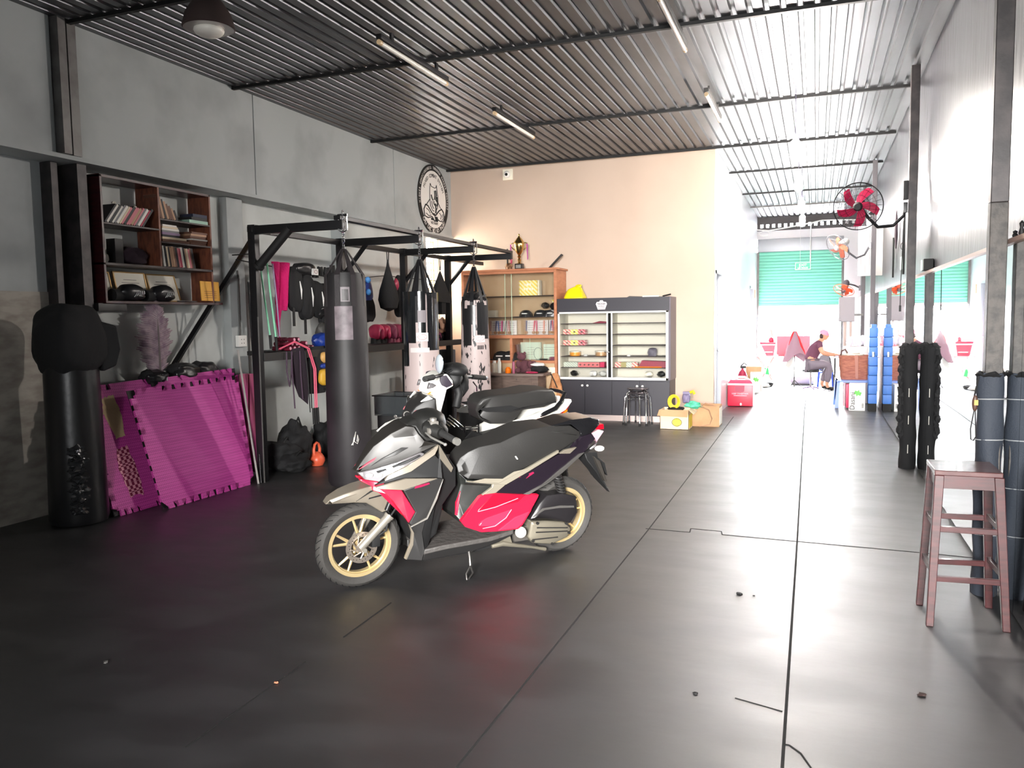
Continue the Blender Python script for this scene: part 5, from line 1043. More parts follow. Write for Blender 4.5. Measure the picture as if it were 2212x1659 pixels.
MB().lathe([(0.08, 0), (0.11, 0.02), (0.115, 0.12), (0.10, 0.2), (0.06, 0.26), (0.03, 0.29), (0.028, 0.33), (0.001, 0.335)], (-5.45, 7.85, 0), 22).build('jug_body', mat('jug_plastic', (226, 230, 230), 0.4), g)
MB().tube([(-5.35, 7.85, 0.2), (-5.32, 7.85, 0.26), (-5.36, 7.85, 0.31), (-5.43, 7.85, 0.31)], 0.01, 6).build('handle', mat('jug_plastic', (226, 230, 230), 0.4), g)
# smoky plastic basket and tub behind the motorbikes
g = thing('plastic_crate', 'translucent black plastic crate with a pale rim by the second punching bag', 'crate', (-4.2, 7.2, 0.45))
b = MB().box((-4.12, 6.98, 0.60), (-3.75, 7.40, 0.615)); 
for a, e in (((-4.12, 6.98, 0.615), (-4.10, 7.40, 0.80)), ((-3.77, 6.98, 0.615), (-3.75, 7.40, 0.80)), ((-4.12, 6.98, 0.615), (-3.75, 7.0, 0.80)), ((-4.12, 7.38, 0.615), (-3.75, 7.40, 0.80))): b.box(a, e)
b.build('crate_body', mat('smoky_plastic', (60, 64, 66), 0.25, alpha=0.55), g, bevel=0.004)
MB().tube([(-4.13, 6.97, 0.80), (-3.74, 6.97, 0.80), (-3.74, 7.41, 0.80), (-4.13, 7.41, 0.80)], 0.008, 6, closed=True).build('rim', BLACK, g)
b = MB().box((-4.1, 7.0, 0), (-3.78, 7.38, 0.6), r=0.01); b.build('stand', BLACKM, g)
g = thing('storage_tub', 'round black plastic tub with a grey lid behind the motorbike handlebars', 'tub', (-3.7, 8.6, 0))
MB().lathe([(0.14, 0), (0.15, 0.02), (0.17, 0.45), (0.175, 0.47), (0.001, 0.47)], (-3.72, 8.55, 0), 28).build('tub_body', BLACKM, g)
MB().lathe([(0.18, 0.47), (0.2, 0.48), (0.2, 0.51), (0.17, 0.54), (0.08, 0.56), (0.001, 0.565)], (-3.72, 8.55, 0), 32).build('lid', mat('lid_grey', (92, 92, 90), 0.25, coat=0.4), g)
for i, (x_, y, m, nm) in enumerate(((-4.35, 7.6, NAVY, 'blue'), (-4.2, 7.45, MAROON, 'maroon'), (-4.1, 7.7, CLOTHB, 'black'))):
    tag(MB().blob((x_, y, 0.075), (0.14, 0.16, 0.08), 0.12, i).build('training_pad', m), '%s training pad on the floor between the first two punching bags' % nm, 'pad', 'pads on the floor by the second bag')

# ================================================================ emblem, camera, lamps
EY, EZ, ER = 11.48, 3.41, 0.535
g = thing('club_emblem', 'round black and white club emblem with a dog fighter high on the left wall', 'emblem', (XU, EY, EZ-ER))
def disc(r, x0, x1, m, nm):
    MB().tube([(x0, EY, EZ), (x1, EY, EZ)], r, 64).build(nm, m, g)
disc(ER, XU+0.001, XU+0.012, BLACKM, 'backing_disc'); disc(ER*0.82, XU+0.012, XU+0.014, WHITE, 'white_field')
def ringtext(txt, rad, size, a0, a1, inward, m, nm, sx=1.0):
    b = MB(); n = len(txt)
    for i, ch in enumerate(txt):
        if ch == ' ': continue
        a = a0+(a1-a0)*(i/(n-1))
        p = Matrix.Translation((XU+0.0165, EY+ER*rad*math.sin(a), EZ+ER*rad*math.cos(a))) @ PX_W @ Matrix.Rotation(-a+(math.pi if inward else 0), 4, 'Z')
        b.text(ch, size, p, 0.001, sx)
    b.build(nm, m, g, smooth=False)
ringtext('MIXED COMBAT SYSTEM', 0.68, 0.075, R(-62), R(62), False, BLACKM, 'inner_lettering')
ringtext('HIGHER CONSCIOUSNESS THROUGH HARDER CONTACT', 0.905, 0.062, R(-100), R(100), False, WHITE, 'outer_lettering', 0.75)
ringtext('C\u00c2U L\u1ea0C B\u1ed8 V\u00d5 THU\u1eacT', 0.905, 0.085, R(228), R(132), True, WHITE, 'lower_lettering')
b = MB(); b.text('VIETNAM', 0.06, Matrix.Translation((XU+0.0165, EY, EZ-ER*0.68)) @ PX_W, 0.001); b.build('country_lettering', DGREY, g, smooth=False)
b = MB(); XE = XU+0.017
def st(pts, r=0.006): b.tube([(XE, EY+p[0]*ER, EZ+p[1]*ER) for p in pts], [r]*len(pts), 5)
st([(-0.22, 0.44), (-0.26, 0.3), (-0.27, 0.1), (-0.26, -0.02), (-0.22, -0.2), (-0.1, -0.32), (0.0, -0.33)]); st([(-0.22, 0.44), (-0.15, 0.36), (0.05, 0.34), (0.14, 0.36), (0.18, 0.44), (0.22, 0.28), (0.26, 0.12), (0.27, -0.05), (0.22, -0.22), (0.1, -0.32)])
st([(-0.18, 0.12), (-0.12, 0.02), (-0.06, -0.02)], 0.011); st([(0.04, 0.26), (0.06, 0.12), (0.02, 0.0)], 0.010); st([(0.12, 0.28), (0.16, 0.14), (0.12, 0.02), (0.2, -0.04)], 0.013)
st([(-0.02, -0.04), (0.0, -0.12), (0.06, -0.16)], 0.009); st([(0.08, -0.1), (0.12, -0.25), (0.1, -0.38)], 0.014); st([(-0.14, -0.05), (-0.1, -0.2), (-0.02, -0.26)])
st([(0.2, 0.1), (0.24, -0.06), (0.18, -0.16)], 0.012); st([(-0.27, -0.02), (-0.42, -0.14), (-0.5, -0.2)]); st([(0.27, -0.05), (0.4, -0.18), (0.5, -0.22)])
st([(-0.55, -0.2), (-0.4, -0.22), (-0.1, -0.42), (0.05, -0.46)], 0.010); st([(0.62, -0.3), (0.5, -0.22), (0.3, -0.3), (0.1, -0.44), (-0.05, -0.4)], 0.010)
st([(-0.55, -0.2), (-0.66, -0.34), (-0.62, -0.52), (-0.4, -0.56), (-0.15, -0.5), (0.02, -0.62)], 0.009); st([(0.62, -0.3), (0.68, -0.45), (0.6, -0.58), (0.35, -0.58), (0.15, -0.52)], 0.009)
st([(-0.5, -0.3), (-0.35, -0.34), (-0.25, -0.42)]); st([(-0.52, -0.44), (-0.35, -0.5), (-0.2, -0.46)]); st([(0.35, -0.34), (0.48, -0.42), (0.42, -0.52)]); st([(0.55, -0.36), (0.6, -0.48), (0.5, -0.55)])
for k in range(4): st([(0.04+0.05*k, -0.48), (0.08+0.05*k, -0.56), (0.06+0.05*k, -0.62)], 0.009)
for k in range(3): st([(-0.2+0.06*k, -0.54), (-0.18+0.06*k, -0.60)], 0.009)
b.build('dog_fighter_drawing', BLACKM, g)
g = thing('security_camera', 'small white dome security camera high on the beige back wall', 'camera', (-4.62, YB-0.05, 3.78))
MB().box((-4.70, YB-0.02, 3.74), (-4.53, YB-0.001, 3.91), r=0.01).build('mounting_plate', CREAM, g); MB().blob((-4.615, YB-0.05, 3.82), (0.055, 0.055, 0.055), 0).build('dome', WHITE, g); MB().blob((-4.61, YB-0.092, 3.815), (0.025, 0.02, 0.025), 0).build('lens', DARK, g)
g = thing('pendant_lamp', 'dark bell-shaped high bay lamp with white bulb hanging near the left of the ceiling', 'lamp', (-3.849, 4.51, 3.52))
p = (-3.849, 4.51, 3.52); 
MB().lathe([(0.165, 0.0), (0.172, 0.005), (0.15, 0.09), (0.10, 0.17), (0.055, 0.22), (0.05, 0.34), (0.012, 0.36), (0.012, 0.43)], p, 36).build('lamp_shade', mat('lamp_shade_brown', (74, 62, 60), 0.45, metal=0.2), g)
MB().lathe([(0.001, 0.001), (0.162, 0.001), (0.158, 0.004)], (p[0], p[1], p[2]-0.003), 36).build('reflector', mat('reflector_pale', (190, 186, 184), 0.25, metal=0.6), g)
MB().blob((p[0], p[1], p[2]-0.012), (0.10, 0.10, 0.045), 0).build('bulb', mat('opal_bulb', (236, 232, 222), 0.4), g)
for i, (x_, ya, yb, lb) in enumerate(((-3.36, 5.93, 7.22, 'nearest tube light of the left pair on the ceiling, crossing a beam'), (-3.35, 8.42, 9.74, 'farther tube light of the left pair on the ceiling'), (-1.08, 5.9, 7.14, 'nearest tube light of the right pair on the ceiling'), (-1.087, 8.6, 9.83, 'farther tube light of the right pair near the wall corner'))):
    g = thing('tube_light', 'white ' + lb, 'light', (x_, (ya+yb)/2, 3.79), 0, 'ceiling tube lights')
    MB().box((x_-0.025, ya, 3.83), (x_+0.025, yb, 3.87), r=0.004).box((x_-0.01, ya+0.2, 3.87), (x_+0.01, ya+0.24, 3.94)).box((x_-0.01, yb-0.24, 3.87), (x_+0.01, yb-0.2, 3.94)).build('fitting', BLACK if i < 2 else GREYP, g)
    MB().cyl((x_, ya+0.03, 3.805), (x_, yb-0.03, 3.805), 0.019).build('glass_tube', mat('tube_white', (226, 222, 214), 0.35), g)
    MB().cyl((x_, ya+0.0, 3.805), (x_, ya+0.04, 3.805), 0.021).cyl((x_, yb-0.04, 3.805), (x_, yb, 3.805), 0.021).build('end_cap', mat('cap_tan', (206, 178, 140), 0.5), g)
for i, y in enumerate((8.78, 10.98, 13.39, 15.4)):
    x_ = (-0.224, -0.235, -0.241, -0.258)[i]
    g = thing('led_bulb', 'glowing cylindrical bulb hanging over the corridor, %s from the front' % ORD[i], 'bulb', (x_, y, 3.1), 0, 'glowing bulbs over the corridor')
    MB().lathe([(0.001, 3.10), (0.04, 3.11), (0.05, 3.14), (0.048, 3.28), (0.028, 3.30)], (x_, y, 0), 18).build('bulb_globe', mat('glowing_bulb_%d' % min(i, 1), (255, 250, 240), 0.4, emit=((255, 246, 238), 620 if i == 0 else 300)), g)
    MB().cyl((x_, y, 3.295), (x_, y, 3.36), 0.026).tube([(x_, y, 3.36), (x_, y, 3.94)], 0.004, 5).build('socket_and_cord', mat('socket_lilac', (120, 112, 140), 0.4), g)

# ================================================================ back wall furniture
t = thing('glass_cabinet', 'orange-brown wooden glass-fronted trophy cabinet against the beige back wall', 'cabinet', (-4.4, 11.85, 0))
X0, X1, YF, YBk, ZT = -5.22, -3.66, 11.6, 12.12, 2.27
bb = lambda nm, a, e, m=WOODO, **k: MB().box(a, e).build(nm, m, t, bevel=0.003, **k)
bb('side_panel', (X0, YF, 0), (X0+0.04, YBk, ZT)); bb('side_panel', (X1-0.04, YF, 0), (X1, YBk, ZT), WOODR if False else WOODO)
bb('top_panel', (X0-0.02, YF-0.03, ZT), (X1+0.03, YBk, ZT+0.03)); bb('back_panel', (X0+0.04, YBk-0.02, 0), (X1-0.04, YBk-0.005, ZT), WOODB)
bb('front_frame', (X0+0.04, YF, ZT-0.04), (X1-0.04, YF+0.03, ZT)); bb('middle_rail', (X0+0.04, YF, 1.24), (X1-0.04, YBk-0.02, 1.29)); bb('lower_rail', (X0+0.04, YF, 0.86), (X1-0.04, YBk-0.02, 0.90)); bb('upright', (-4.42, YF, 0.90), (-4.38, YBk-0.02, 1.24))
bb('plinth', (X0, YF+0.02, 0), (X1, YBk, 0.86), WOODB)
GL = mat('glass_shelf_green', (120, 150, 140), 0.05, alpha=0.5)
bb('glass_shelf', (X0+0.04, YF+0.05, 1.885), (X1-0.04, YBk-0.02, 1.893), DARKSH); bb('glass_shelf', (X0+0.04, YF+0.05, 1.56), (X1-0.04, YBk-0.02, 1.568), DARKSH)
bb('door_glass', (X0+0.04, YF+0.012, 1.29), (-4.38, YF+0.016, ZT-0.04), GLASS); bb('door_glass', (-4.50, YF+0.022, 1.29), (X1-0.04, YF+0.026, ZT-0.04), GLASS)
bb('glass_edge', (-4.50, YF+0.021, 1.29), (-4.492, YF+0.027, ZT-0.04), mat('glass_edge_green', (176, 206, 180), 0.2)); bb('glass_edge', (-4.388, YF+0.011, 1.29), (-4.38, YF+0.017, ZT-0.04), mat('glass_edge_green', (176, 206, 180), 0.2))
bb('door_glass', (-4.38, YF+0.012, 0.9), (X1-0.04, YF+0.016, 1.24), GLASS)
bb('glass_edge', (-4.10, YF+0.011, 0.9), (-4.093, YF+0.017, 1.24), mat('glass_edge_green', (176, 206, 180), 0.2))
YI = 11.8
YST = add_stripes('gift_stripes_yellow', (232, 200, 24), (246, 240, 200), 7, rot=0.8)
g = thing('gift_box', 'large yellow and white striped box on the top glass shelf of the trophy cabinet', 'box', (-4.16, YI, 1.893))
MB().box((-4.32, YI, 1.893), (-4.03, YI+0.12, 2.13)).build('box_body', YST, g); MB().box((-4.02, YI, 1.893), (-3.995, YI+0.12, 2.13)).build('box_edge', CREAM, g)
b = MB()
for k, (dx, z, w_) in enumerate(((-0.06, 2.05, 0.02), (-0.02, 2.05, 0.03), (0.03, 2.05, 0.02), (-0.07, 1.98, 0.02), (-0.03, 1.98, 0.03), (0.02, 1.98, 0.03), (0.06, 1.98, 0.02))): b.box((-4.18+dx, YI-0.003, z), (-4.18+dx+w_, YI-0.001, z+0.035))
b.build('white_print', WHITE, g, smooth=False)
def cap(x, y, z, lab, s=1.0, m=CLOTHB, rz=0.0):
    g = thing('baseball_cap', lab, 'cap', (x, y, z), rz, 'caps in the trophy cabinet')
    MB().lathe([(0.105*s, 0), (0.103*s, 0.03*s), (0.085*s, 0.075*s), (0.05*s, 0.1*s), (0.001, 0.108*s)], (x, y, z), 20).build('crown', m, g)
    MB().prism([(x-0.09*s, y-0.05*s, z), (x-0.19*s, y-0.05*s, z-0.0), (x-0.21*s, y-0.0, z), (x-0.19*s, y+0.05*s, z), (x-0.09*s, y+0.06*s, z)], (0, 0, 0.008)).build('brim', m, g)
    MB().box((x-0.03*s, y-0.106*s, z+0.045*s), (x+0.05*s, y-0.09*s, z+0.058*s)).build('white_stripe', WHITE, g)
cap(-4.22, YI, 1.568, 'black cap at the left of the caps in the trophy cabinet'); cap(-3.98, YI, 1.568, 'black cap in the middle of the caps in the trophy cabinet'); 
cap(-3.92, YI+0.13, 1.568, 'shiny dark cap behind the middle cap in the trophy cabinet', 0.95, VINYL)
cap(-3.80, YI-0.03, 1.568, 'patterned black cap at the right of the caps in the trophy cabinet', 1.0, mat('patterned_black', (50, 50, 54), 0.5, rgb2=(190, 190, 194), nscale=22, lo=0.55, hi=0.58))
tag(MB().blob((-3.78, YI+0.13, 1.73), (0.09, 0.07, 0.06), 0.1, 3).build('folded_glove', VINYL), 'black folded glove stacked above the right cap in the cabinet', 'glove')
tag(MB().blob((-3.92, YI+0.05, 1.74), (0.06, 0.05, 0.05), 0.1, 4).build('folded_glove', VINYL), 'black folded glove stacked above the middle caps in the cabinet', 'glove')
tag(MB().box((-3.76, YI+0.06, 1.568), (-3.71, YI+0.2, 1.76)).build('pink_bag', mat('bag_magenta', (190, 60, 130), 0.5)), 'magenta bag at the right end of the cap shelf in the cabinet', 'bag')
tag(MB().box((-3.86, YI+0.21, 1.70), (-3.71, YI+0.3, 1.83)).build('gift_box', YST), 'small yellow striped box behind the magenta bag in the cabinet', 'box')
b = MB().cyl((-4.88, YI, 1.568), (-4.88, YI, 1.66), 0.045).cyl((-4.76, YI, 1.568), (-4.76, YI, 1.66), 0.045); tag(MB().box((-4.93, YI-0.04, 1.568), (-4.70, YI+0.05, 1.68), r=0.01).build('clear_box', mat('clear_box', (214, 206, 190), 0.15, alpha=0.7)), 'clear plastic box at the left of the cap shelf in the cabinet', 'box')
# certificates and medals
for i, (xa, xb_) in enumerate(((-4.86, -4.62), (-4.60, -4.42), (-4.26, -4.10), (-4.08, -3.90), (-3.88, -3.72))):
    g = thing('certificate', 'white certificate standing behind the medals, %s from the left in the cabinet' % ORD[i], 'certificate', ((xa+xb_)/2, YI+0.1, 1.29), 0, 'certificates behind the medals')
    MB().box((xa, YI+0.12, 1.29), (xb_, YI+0.13, 1.515)).build('sheet', WHITE, g, smooth=False)
    b = MB()
    for k in range(5): b.box((xa+0.03, YI+0.118, 1.33+k*0.035), (xb_-0.03-0.01*(k % 3), YI+0.1195, 1.334+k*0.035))
    b.build('printed_lines', mat('ink_grey', (120, 116, 112), 0.8), g, smooth=False)
rib = [((110, 20, 40), 'dark red'), ((40, 44, 90), 'navy'), ((60, 90, 160), 'blue'), ((226, 40, 130), 'pink'), ((30, 36, 60), 'dark blue'), ((200, 96, 90), 'salmon'), ((50, 60, 110), 'slate blue'), ((190, 60, 80), 'crimson'), ((180, 60, 100), 'rose'), ((206, 110, 80), 'orange'), ((70, 60, 120), 'violet'), ((200, 70, 80), 'red'), ((150, 40, 60), 'maroon')]
xs = [-4.82, -4.74, -4.68, -4.63, -4.58, -4.50, -4.22, -4.10, -4.04, -3.93, -3.83, -3.78, -3.72]
for i, ((c, nm), x) in enumerate(zip(rib, xs)):
    g = thing('medal', 'medal on a %s ribbon, %s from the left in the trophy cabinet' % (nm, ORD[i]), 'medal', (x, YI, 1.29), 0, 'medals hanging in the trophy cabinet')
    d = 0.02*math.sin(i*2.1)
    MB().prism([(x-0.013+d, YI+0.02, 1.51), (x+0.013+d, YI+0.02, 1.51), (x+0.006, YI+0.01, 1.345), (x-0.010, YI+0.01, 1.345)], (0, 0.004, 0)).build('ribbon', mat('ribbon_'+nm.replace(' ', '_'), c, 0.6), g, smooth=False)
    MB().cyl((x, YI+0.012, 1.325), (x, YI+0.004, 1.325), 0.026).build('medal_disc', mat('medal_gold', (196, 150, 110), 0.35, metal=0.7), g)
# lower shelf things
cap(-4.62, YI-0.05, 0.90, 'black helmet-like cap with pale stripe in the lower left of the cabinet', 1.3); cap(-4.46, YI-0.05, 0.90, 'plain black cap in the lower left of the cabinet beside the upright', 1.35)
for i, (xa, xb_, za) in enumerate(((-4.26, -4.12, 1.17), (-3.98, -3.70, 1.14))):
    g = thing('diploma', 'pale green framed diploma standing at the %s of the lower cabinet shelf' % ('left' if i == 0 else 'right'), 'diploma', ((xa+xb_)/2, YI+0.1, 0.9), 0, 'diplomas in the lower cabinet')
    MB().box((xa-(0.1 if i == 0 else 0), YI+0.12, 0.9), (xb_+(0.1 if i == 0 else 0), YI+0.14, za)).build('sheet', mat('diploma_green', (210, 226, 206), 0.5), g, smooth=False)
    b = MB()
    for k in range(4): b.box((xa+0.01, YI+0.117, 0.98+k*0.035), (xb_-0.01, YI+0.1195, 0.984+k*0.035))
    b.build('printed_lines', mat('ink_grey', (120, 116, 112), 0.8), g, smooth=False)
tag(MB().tube([(-4.03+0.07*math.cos(a*0.314), YI, 1.0+0.09*math.sin(a*0.314)) for a in range(20)], 0.004, 6, closed=True).box((-4.06, YI-0.02, 0.9), (-4.0, YI+0.02, 0.912)).build('ring_trophy', mat('glass_trophy', (170, 190, 180), 0.15, metal=0.4)), 'clear ring-shaped award between the diplomas in the lower cabinet', 'trophy')
for i, (x, m, lb) in enumerate(((-3.92, BLACKM, 'flat black wallet'), (-3.76, mat('mauve_box', (120, 60, 80), 0.5), 'small mauve box'))):
    tag(MB().box((x-0.06, YI-0.08, 0.90), (x+0.05, YI, 0.92+0.03*i), r=0.005).build('small_case', m), lb+' at the front of the lower cabinet shelf', 'case')
tag(MB().tube([(-4.34, YI-0.05, 0.9), (-4.33, YI-0.05, 1.0), (-4.35, YI-0.05, 1.14)], [0.04, 0.035, 0.045], 12).build('dark_vase', mat('dark_wood_vase', (84, 56, 50), 0.4)), 'dark brown carved vase at the left of the diplomas', 'vase')
# on the cabinet top
tp_ = thing('trophy_cup', 'tall gold trophy cup with ribbons on top of the wooden cabinet', 'trophy', (-4.32, 11.8, 2.30))
cx_, cy_, cz_ = -4.31, 11.78, 2.30
MB().box((cx_-0.06, cy_-0.05, cz_), (cx_+0.06, cy_+0.05, cz_+0.09), r=0.004).build('base', mat('trophy_base', (40, 36, 36), 0.3), tp_); MB().box((cx_-0.04, cy_-0.054, cz_+0.02), (cx_+0.04, cy_-0.05, cz_+0.07)).build('name_plate', ALU, tp_)
MB().lathe([(0.05, 0.09), (0.02, 0.11), (0.03, 0.15), (0.015, 0.17), (0.03, 0.2), (0.018, 0.22), (0.055, 0.27), (0.075, 0.34), (0.082, 0.39), (0.08, 0.40)], (cx_, cy_, cz_), 24).build('cup', GOLDC, tp_)
MB().lathe([(0.09, 0.40), (0.08, 0.42), (0.045, 0.47), (0.015, 0.5), (0.01, 0.52), (0.016, 0.535), (0.001, 0.55)], (cx_, cy_, cz_), 24).build('lid', GOLDC, tp_)
for s in (-1, 1):
    MB().tube([(cx_+s*0.075, cy_, cz_+0.3), (cx_+s*0.12, cy_, cz_+0.34), (cx_+s*0.13, cy_, cz_+0.40), (cx_+s*0.09, cy_, cz_+0.41)], 0.009, 8).build('handle', GOLDC, tp_)
    MB().prism([(cx_+s*0.12, cy_-0.01, cz_+0.39), (cx_+s*0.145, cy_-0.01, cz_+0.39), (cx_+s*0.15, cy_-0.01, cz_+0.16), (cx_+s*0.135, cy_-0.01, cz_+0.14)], (0, 0.004, 0)).build('ribbon', mat('ribbon_mauve', (170, 70, 140), 0.6), tp_, smooth=False)
g = thing('figurine', 'small bronze figurine with an upright stick beside the gold trophy cup', 'figurine', (-4.46, 11.75, 2.30))
MB().blob((-4.47, 11.74, 2.35), (0.06, 0.05, 0.055), 0.2, 3).build('body', mat('bronze', (130, 96, 70), 0.4, metal=0.6), g); MB().tube([(-4.49, 11.74, 2.35), (-4.49, 11.74, 2.62)], 0.012, 8).build('stick', BLACKM, g); MB().blob((-4.43, 11.74, 2.43), (0.02, 0.02, 0.05), 0.1, 3).build('head', GPINK, g)
tag(MB().prism([(-3.86, 11.8, 2.30), (-3.83, 11.8, 2.30), (-3.62, 11.8, 2.50), (-3.64, 11.8, 2.515)], (0, 0.05, 0)).build('leaning_frame', DGREY), 'thin dark frame edge leaning on top of the wooden cabinet', 'frame')

# desk with drawers in front of the cabinet
t = thing('drawer_desk', 'grey-brown wooden desk with drawers in front of the trophy cabinet', 'desk', (-4.3, 11.3, 0))
MB().prism([(-4.95, 11.05, 0.70), (-3.85, 11.05, 0.70), (-3.72, 11.12, 0.70), (-3.72, 11.5, 0.70), (-4.95, 11.5, 0.70)], (0, 0, 0.035)).build('desk_top', WOODG, t, bevel=0.004)
MB().box((-4.9, 11.1, 0), (-3.80, 11.48, 0.70)).build('carcass', WOODG, t, bevel=0.003)
for (xa, xb_, za, zb) in ((-4.88, -4.36, 0.5, 0.68), (-4.34, -3.90, 0.5, 0.68), (-4.88, -4.36, 0.28, 0.48), (-4.34, -3.90, 0.28, 0.48)):
    d = MB().box((xa, 11.085, za), (xb_, 11.1, zb)).build('drawer', WOODG, t, bevel=0.002); MB().cyl(((xa+xb_)/2, 11.07, zb-0.03), ((xa+xb_)/2, 11.088, zb-0.03), 0.007).build('knob', CHROME, d)
ZD = 0.735
def jar(x, y, r, h, m, lab, capm=None, cat='jar', nm='jar', grp='things on the desk'):
    g = thing(nm, lab, cat, (x, y, ZD), 0, grp)
    MB().lathe([(r*0.95, 0), (r, 0.01), (r, h*0.72), (r*0.7, h*0.8), (r*0.6, h*0.82)], (x, y, ZD), 18).build('body', m, g); MB().cyl((x, y, ZD+h*0.8), (x, y, ZD+h), r*0.68, r*0.6).build('lid', capm or WHITE, g)
jar(-4.82, 11.2, 0.05, 0.20, mat('clear_box', (214, 206, 190), 0.15, alpha=0.7), 'clear wide jar at the left end of the desk', ALU)
jar(-4.66, 11.25, 0.035, 0.30, WHITE, 'tall white bottle on the desk behind the red candles', mat('cap_cream', (236, 214, 190), 0.5), 'bottle', 'bottle')
jar(-4.54, 11.25, 0.045, 0.18, CREAM, 'cream jar right of the tall white bottle on the desk')
jar(-4.44, 11.2, 0.028, 0.22, mat('tube_pale', (216, 216, 206), 0.3), 'slim pale tube standing on the desk', WHITE, 'bottle', 'bottle')
jar(-4.30, 11.2, 0.045, 0.09, ORANGE, 'small orange tin on the desk beside the slim tube', ORANGE)
jar(-4.19, 11.14, 0.022, 0.22, mat('bottle_mauve', (150, 76, 100), 0.4), 'slim mauve bottle with dark cap on the desk', BLACKM, 'bottle', 'bottle')
for i, x in enumerate((-4.72, -4.62)): tag(MB().lathe([(0.045, 0), (0.055, 0.03), (0.05, 0.06), (0.001, 0.065)], (x, 11.12, ZD), 16).build('red_candle', mat('candle_red', (180, 10, 50), 0.3)), 'squat red candle at the %s on the desk front' % ('left' if i == 0 else 'right'), 'candle', 'red candles on the desk')
TED = mat('teddy_plum', (92, 54, 62), 0.9, bump=0.6, bscale=30)
g = thing('plush_bear', 'dark plum plush bear sitting on the desk', 'plush toy', (-4.1, 11.3, ZD))
MB().blob((-4.08, 11.32, ZD+0.09), (0.09, 0.08, 0.10), 0.08, 3).build('body', TED, g); MB().blob((-4.12, 11.30, ZD+0.24), (0.065, 0.06, 0.06), 0.05, 4).blob((-4.17, 11.3, ZD+0.29), (0.02, 0.02, 0.025), 0).blob((-4.07, 11.3, ZD+0.29), (0.02, 0.02, 0.025), 0).build('head', TED, g)
for s, x in ((-1, -4.16), (1, -3.98)): MB().blob((x, 11.27, ZD+0.13), (0.04, 0.04, 0.06), 0.05, 4).build('arm', TED, g); MB().blob((x+0.01, 11.22, ZD+0.04), (0.04, 0.07, 0.04), 0.05, 4).build('leg', TED, g)
tag(MB().blob((-3.95, 11.32, ZD+0.08), (0.09, 0.08, 0.085), 0.2, 6).build('plum_cloth', TED), 'crumpled plum cloth beside the plush bear on the desk', 'cloth')
tag(MB().blob((-3.90, 11.13, ZD+0.016), (0.10, 0.05, 0.016), 0.1, 6).build('red_pouch', GPINK), 'flat pinkish red pouch at the front of the desk', 'pouch')
g = thing('folded_jacket', 'black folded jacket with a white towel on it at the right end of the desk', 'jacket', (-3.82, 11.25, ZD))
MB().blob((-3.84, 11.27, ZD+0.055), (0.14, 0.11, 0.055), 0.12, 8).build('black_fold', CLOTHB, g); MB().blob((-3.86, 11.28, ZD+0.125), (0.11, 0.08, 0.028), 0.12, 9).build('towel', WHITE, g)
# brown bear bag and socket
g = thing('plaid_sack', 'tan plaid cloth sack standing between the desk and the black display cabinet', 'sack', (-3.65, 11.4, 0))
MB().blob((-3.62, 11.38, 0.33), (0.11, 0.13, 0.36), 0.12, 12, 2.5, 4).build('sack_body', KRAFT, g); MB().blob((-3.62, 11.28, 0.42), (0.06, 0.05, 0.05), 0.15, 2).build('folded_top', mat('sack_light', (222, 176, 130), 0.8), g); MB().tube([(-3.66, 11.3, 0.72), (-3.60, 11.27, 0.62), (-3.56, 11.28, 0.52)], 0.008, 6).build('dark_strap', BLACKM, g)
tag(MB().box((-3.80, 11.585, 0.70), (-3.69, 11.6, 0.80), r=0.004).build('wall_outlet', CREAM), 'cream socket on the cabinet side above the plaid sack', 'outlet')

# ---------------------------------------------------------------- black display cabinet
t = thing('display_cabinet', 'black and white display cabinet with sliding glass doors against the beige wall', 'cabinet', (-2.8, 11.85, 0))
X0, X1, YF, YBk = -3.645, -1.985, 11.62, 12.12
q = lambda nm, a, e, m, p=None, **k: MB().box(a, e).build(nm, m, p or t, bevel=0.002, **k)
q('base_cabinet', (X0, YF+0.02, 0.09), (X1+0.02, YBk, 0.62), CHARC); q('plinth', (X0, YF+0.05, 0), (X1, YBk, 0.09), mat('plinth_pinkish', (216, 196, 190), 0.5))
for (xa, xb_, kx) in ((X0, -3.235, -3.27), (-3.23, -2.82, -3.19), (-2.815, -2.405, -2.44), (-2.40, X1+0.02, -2.36)):
    d = q('door', (xa+0.002, YF, 0.10), (xb_-0.002, YF+0.02, 0.60), CHARC); MB().blob((kx, YF-0.012, 0.53), (0.018, 0.014, 0.018), 0).build('knob', WHITE, d)
q('header', (X0-0.01, YF, 1.63), (X1+0.01, YBk, 1.83), CHARC); q('side_panel', (X1, YF+0.01, 0.62), (X1+0.03, YBk, 1.83), mat('side_mauve', (88, 80, 90), 0.4)); q('side_panel', (X0, YF+0.02, 0.62), (X0+0.02, YBk, 1.63), CREAM)
q('back_panel', (X0, YBk-0.02, 0.62), (X1, YBk, 1.63), mat('display_back', (236, 230, 214), 0.6)); q('centre_panel', (-2.86, YF+0.05, 0.65), (-2.84, YBk-0.02, 1.61), CREAM)
for nm, a, e in (('frame_bottom', (X0, YF-0.01, 0.62), (X1+0.0, YF+0.03, 0.655)), ('frame_top', (X0, YF-0.01, 1.605), (X1, YF+0.03, 1.63)), ('frame_side', (X0, YF-0.01, 0.62), (X0+0.025, YF+0.03, 1.63)), ('frame_side', (X1-0.035, YF-0.01, 0.62), (X1, YF+0.03, 1.63)), ('door_stile', (-2.895, YF-0.005, 0.655), (-2.875, YF+0.02, 1.605)), ('door_stile', (-2.83, YF+0.005, 0.655), (-2.81, YF+0.03, 1.605))): q(nm, a, e, WHITE)
q('stile_gap', (-2.875, YF+0.012, 0.655), (-2.835, YF+0.02, 1.605), DARK)
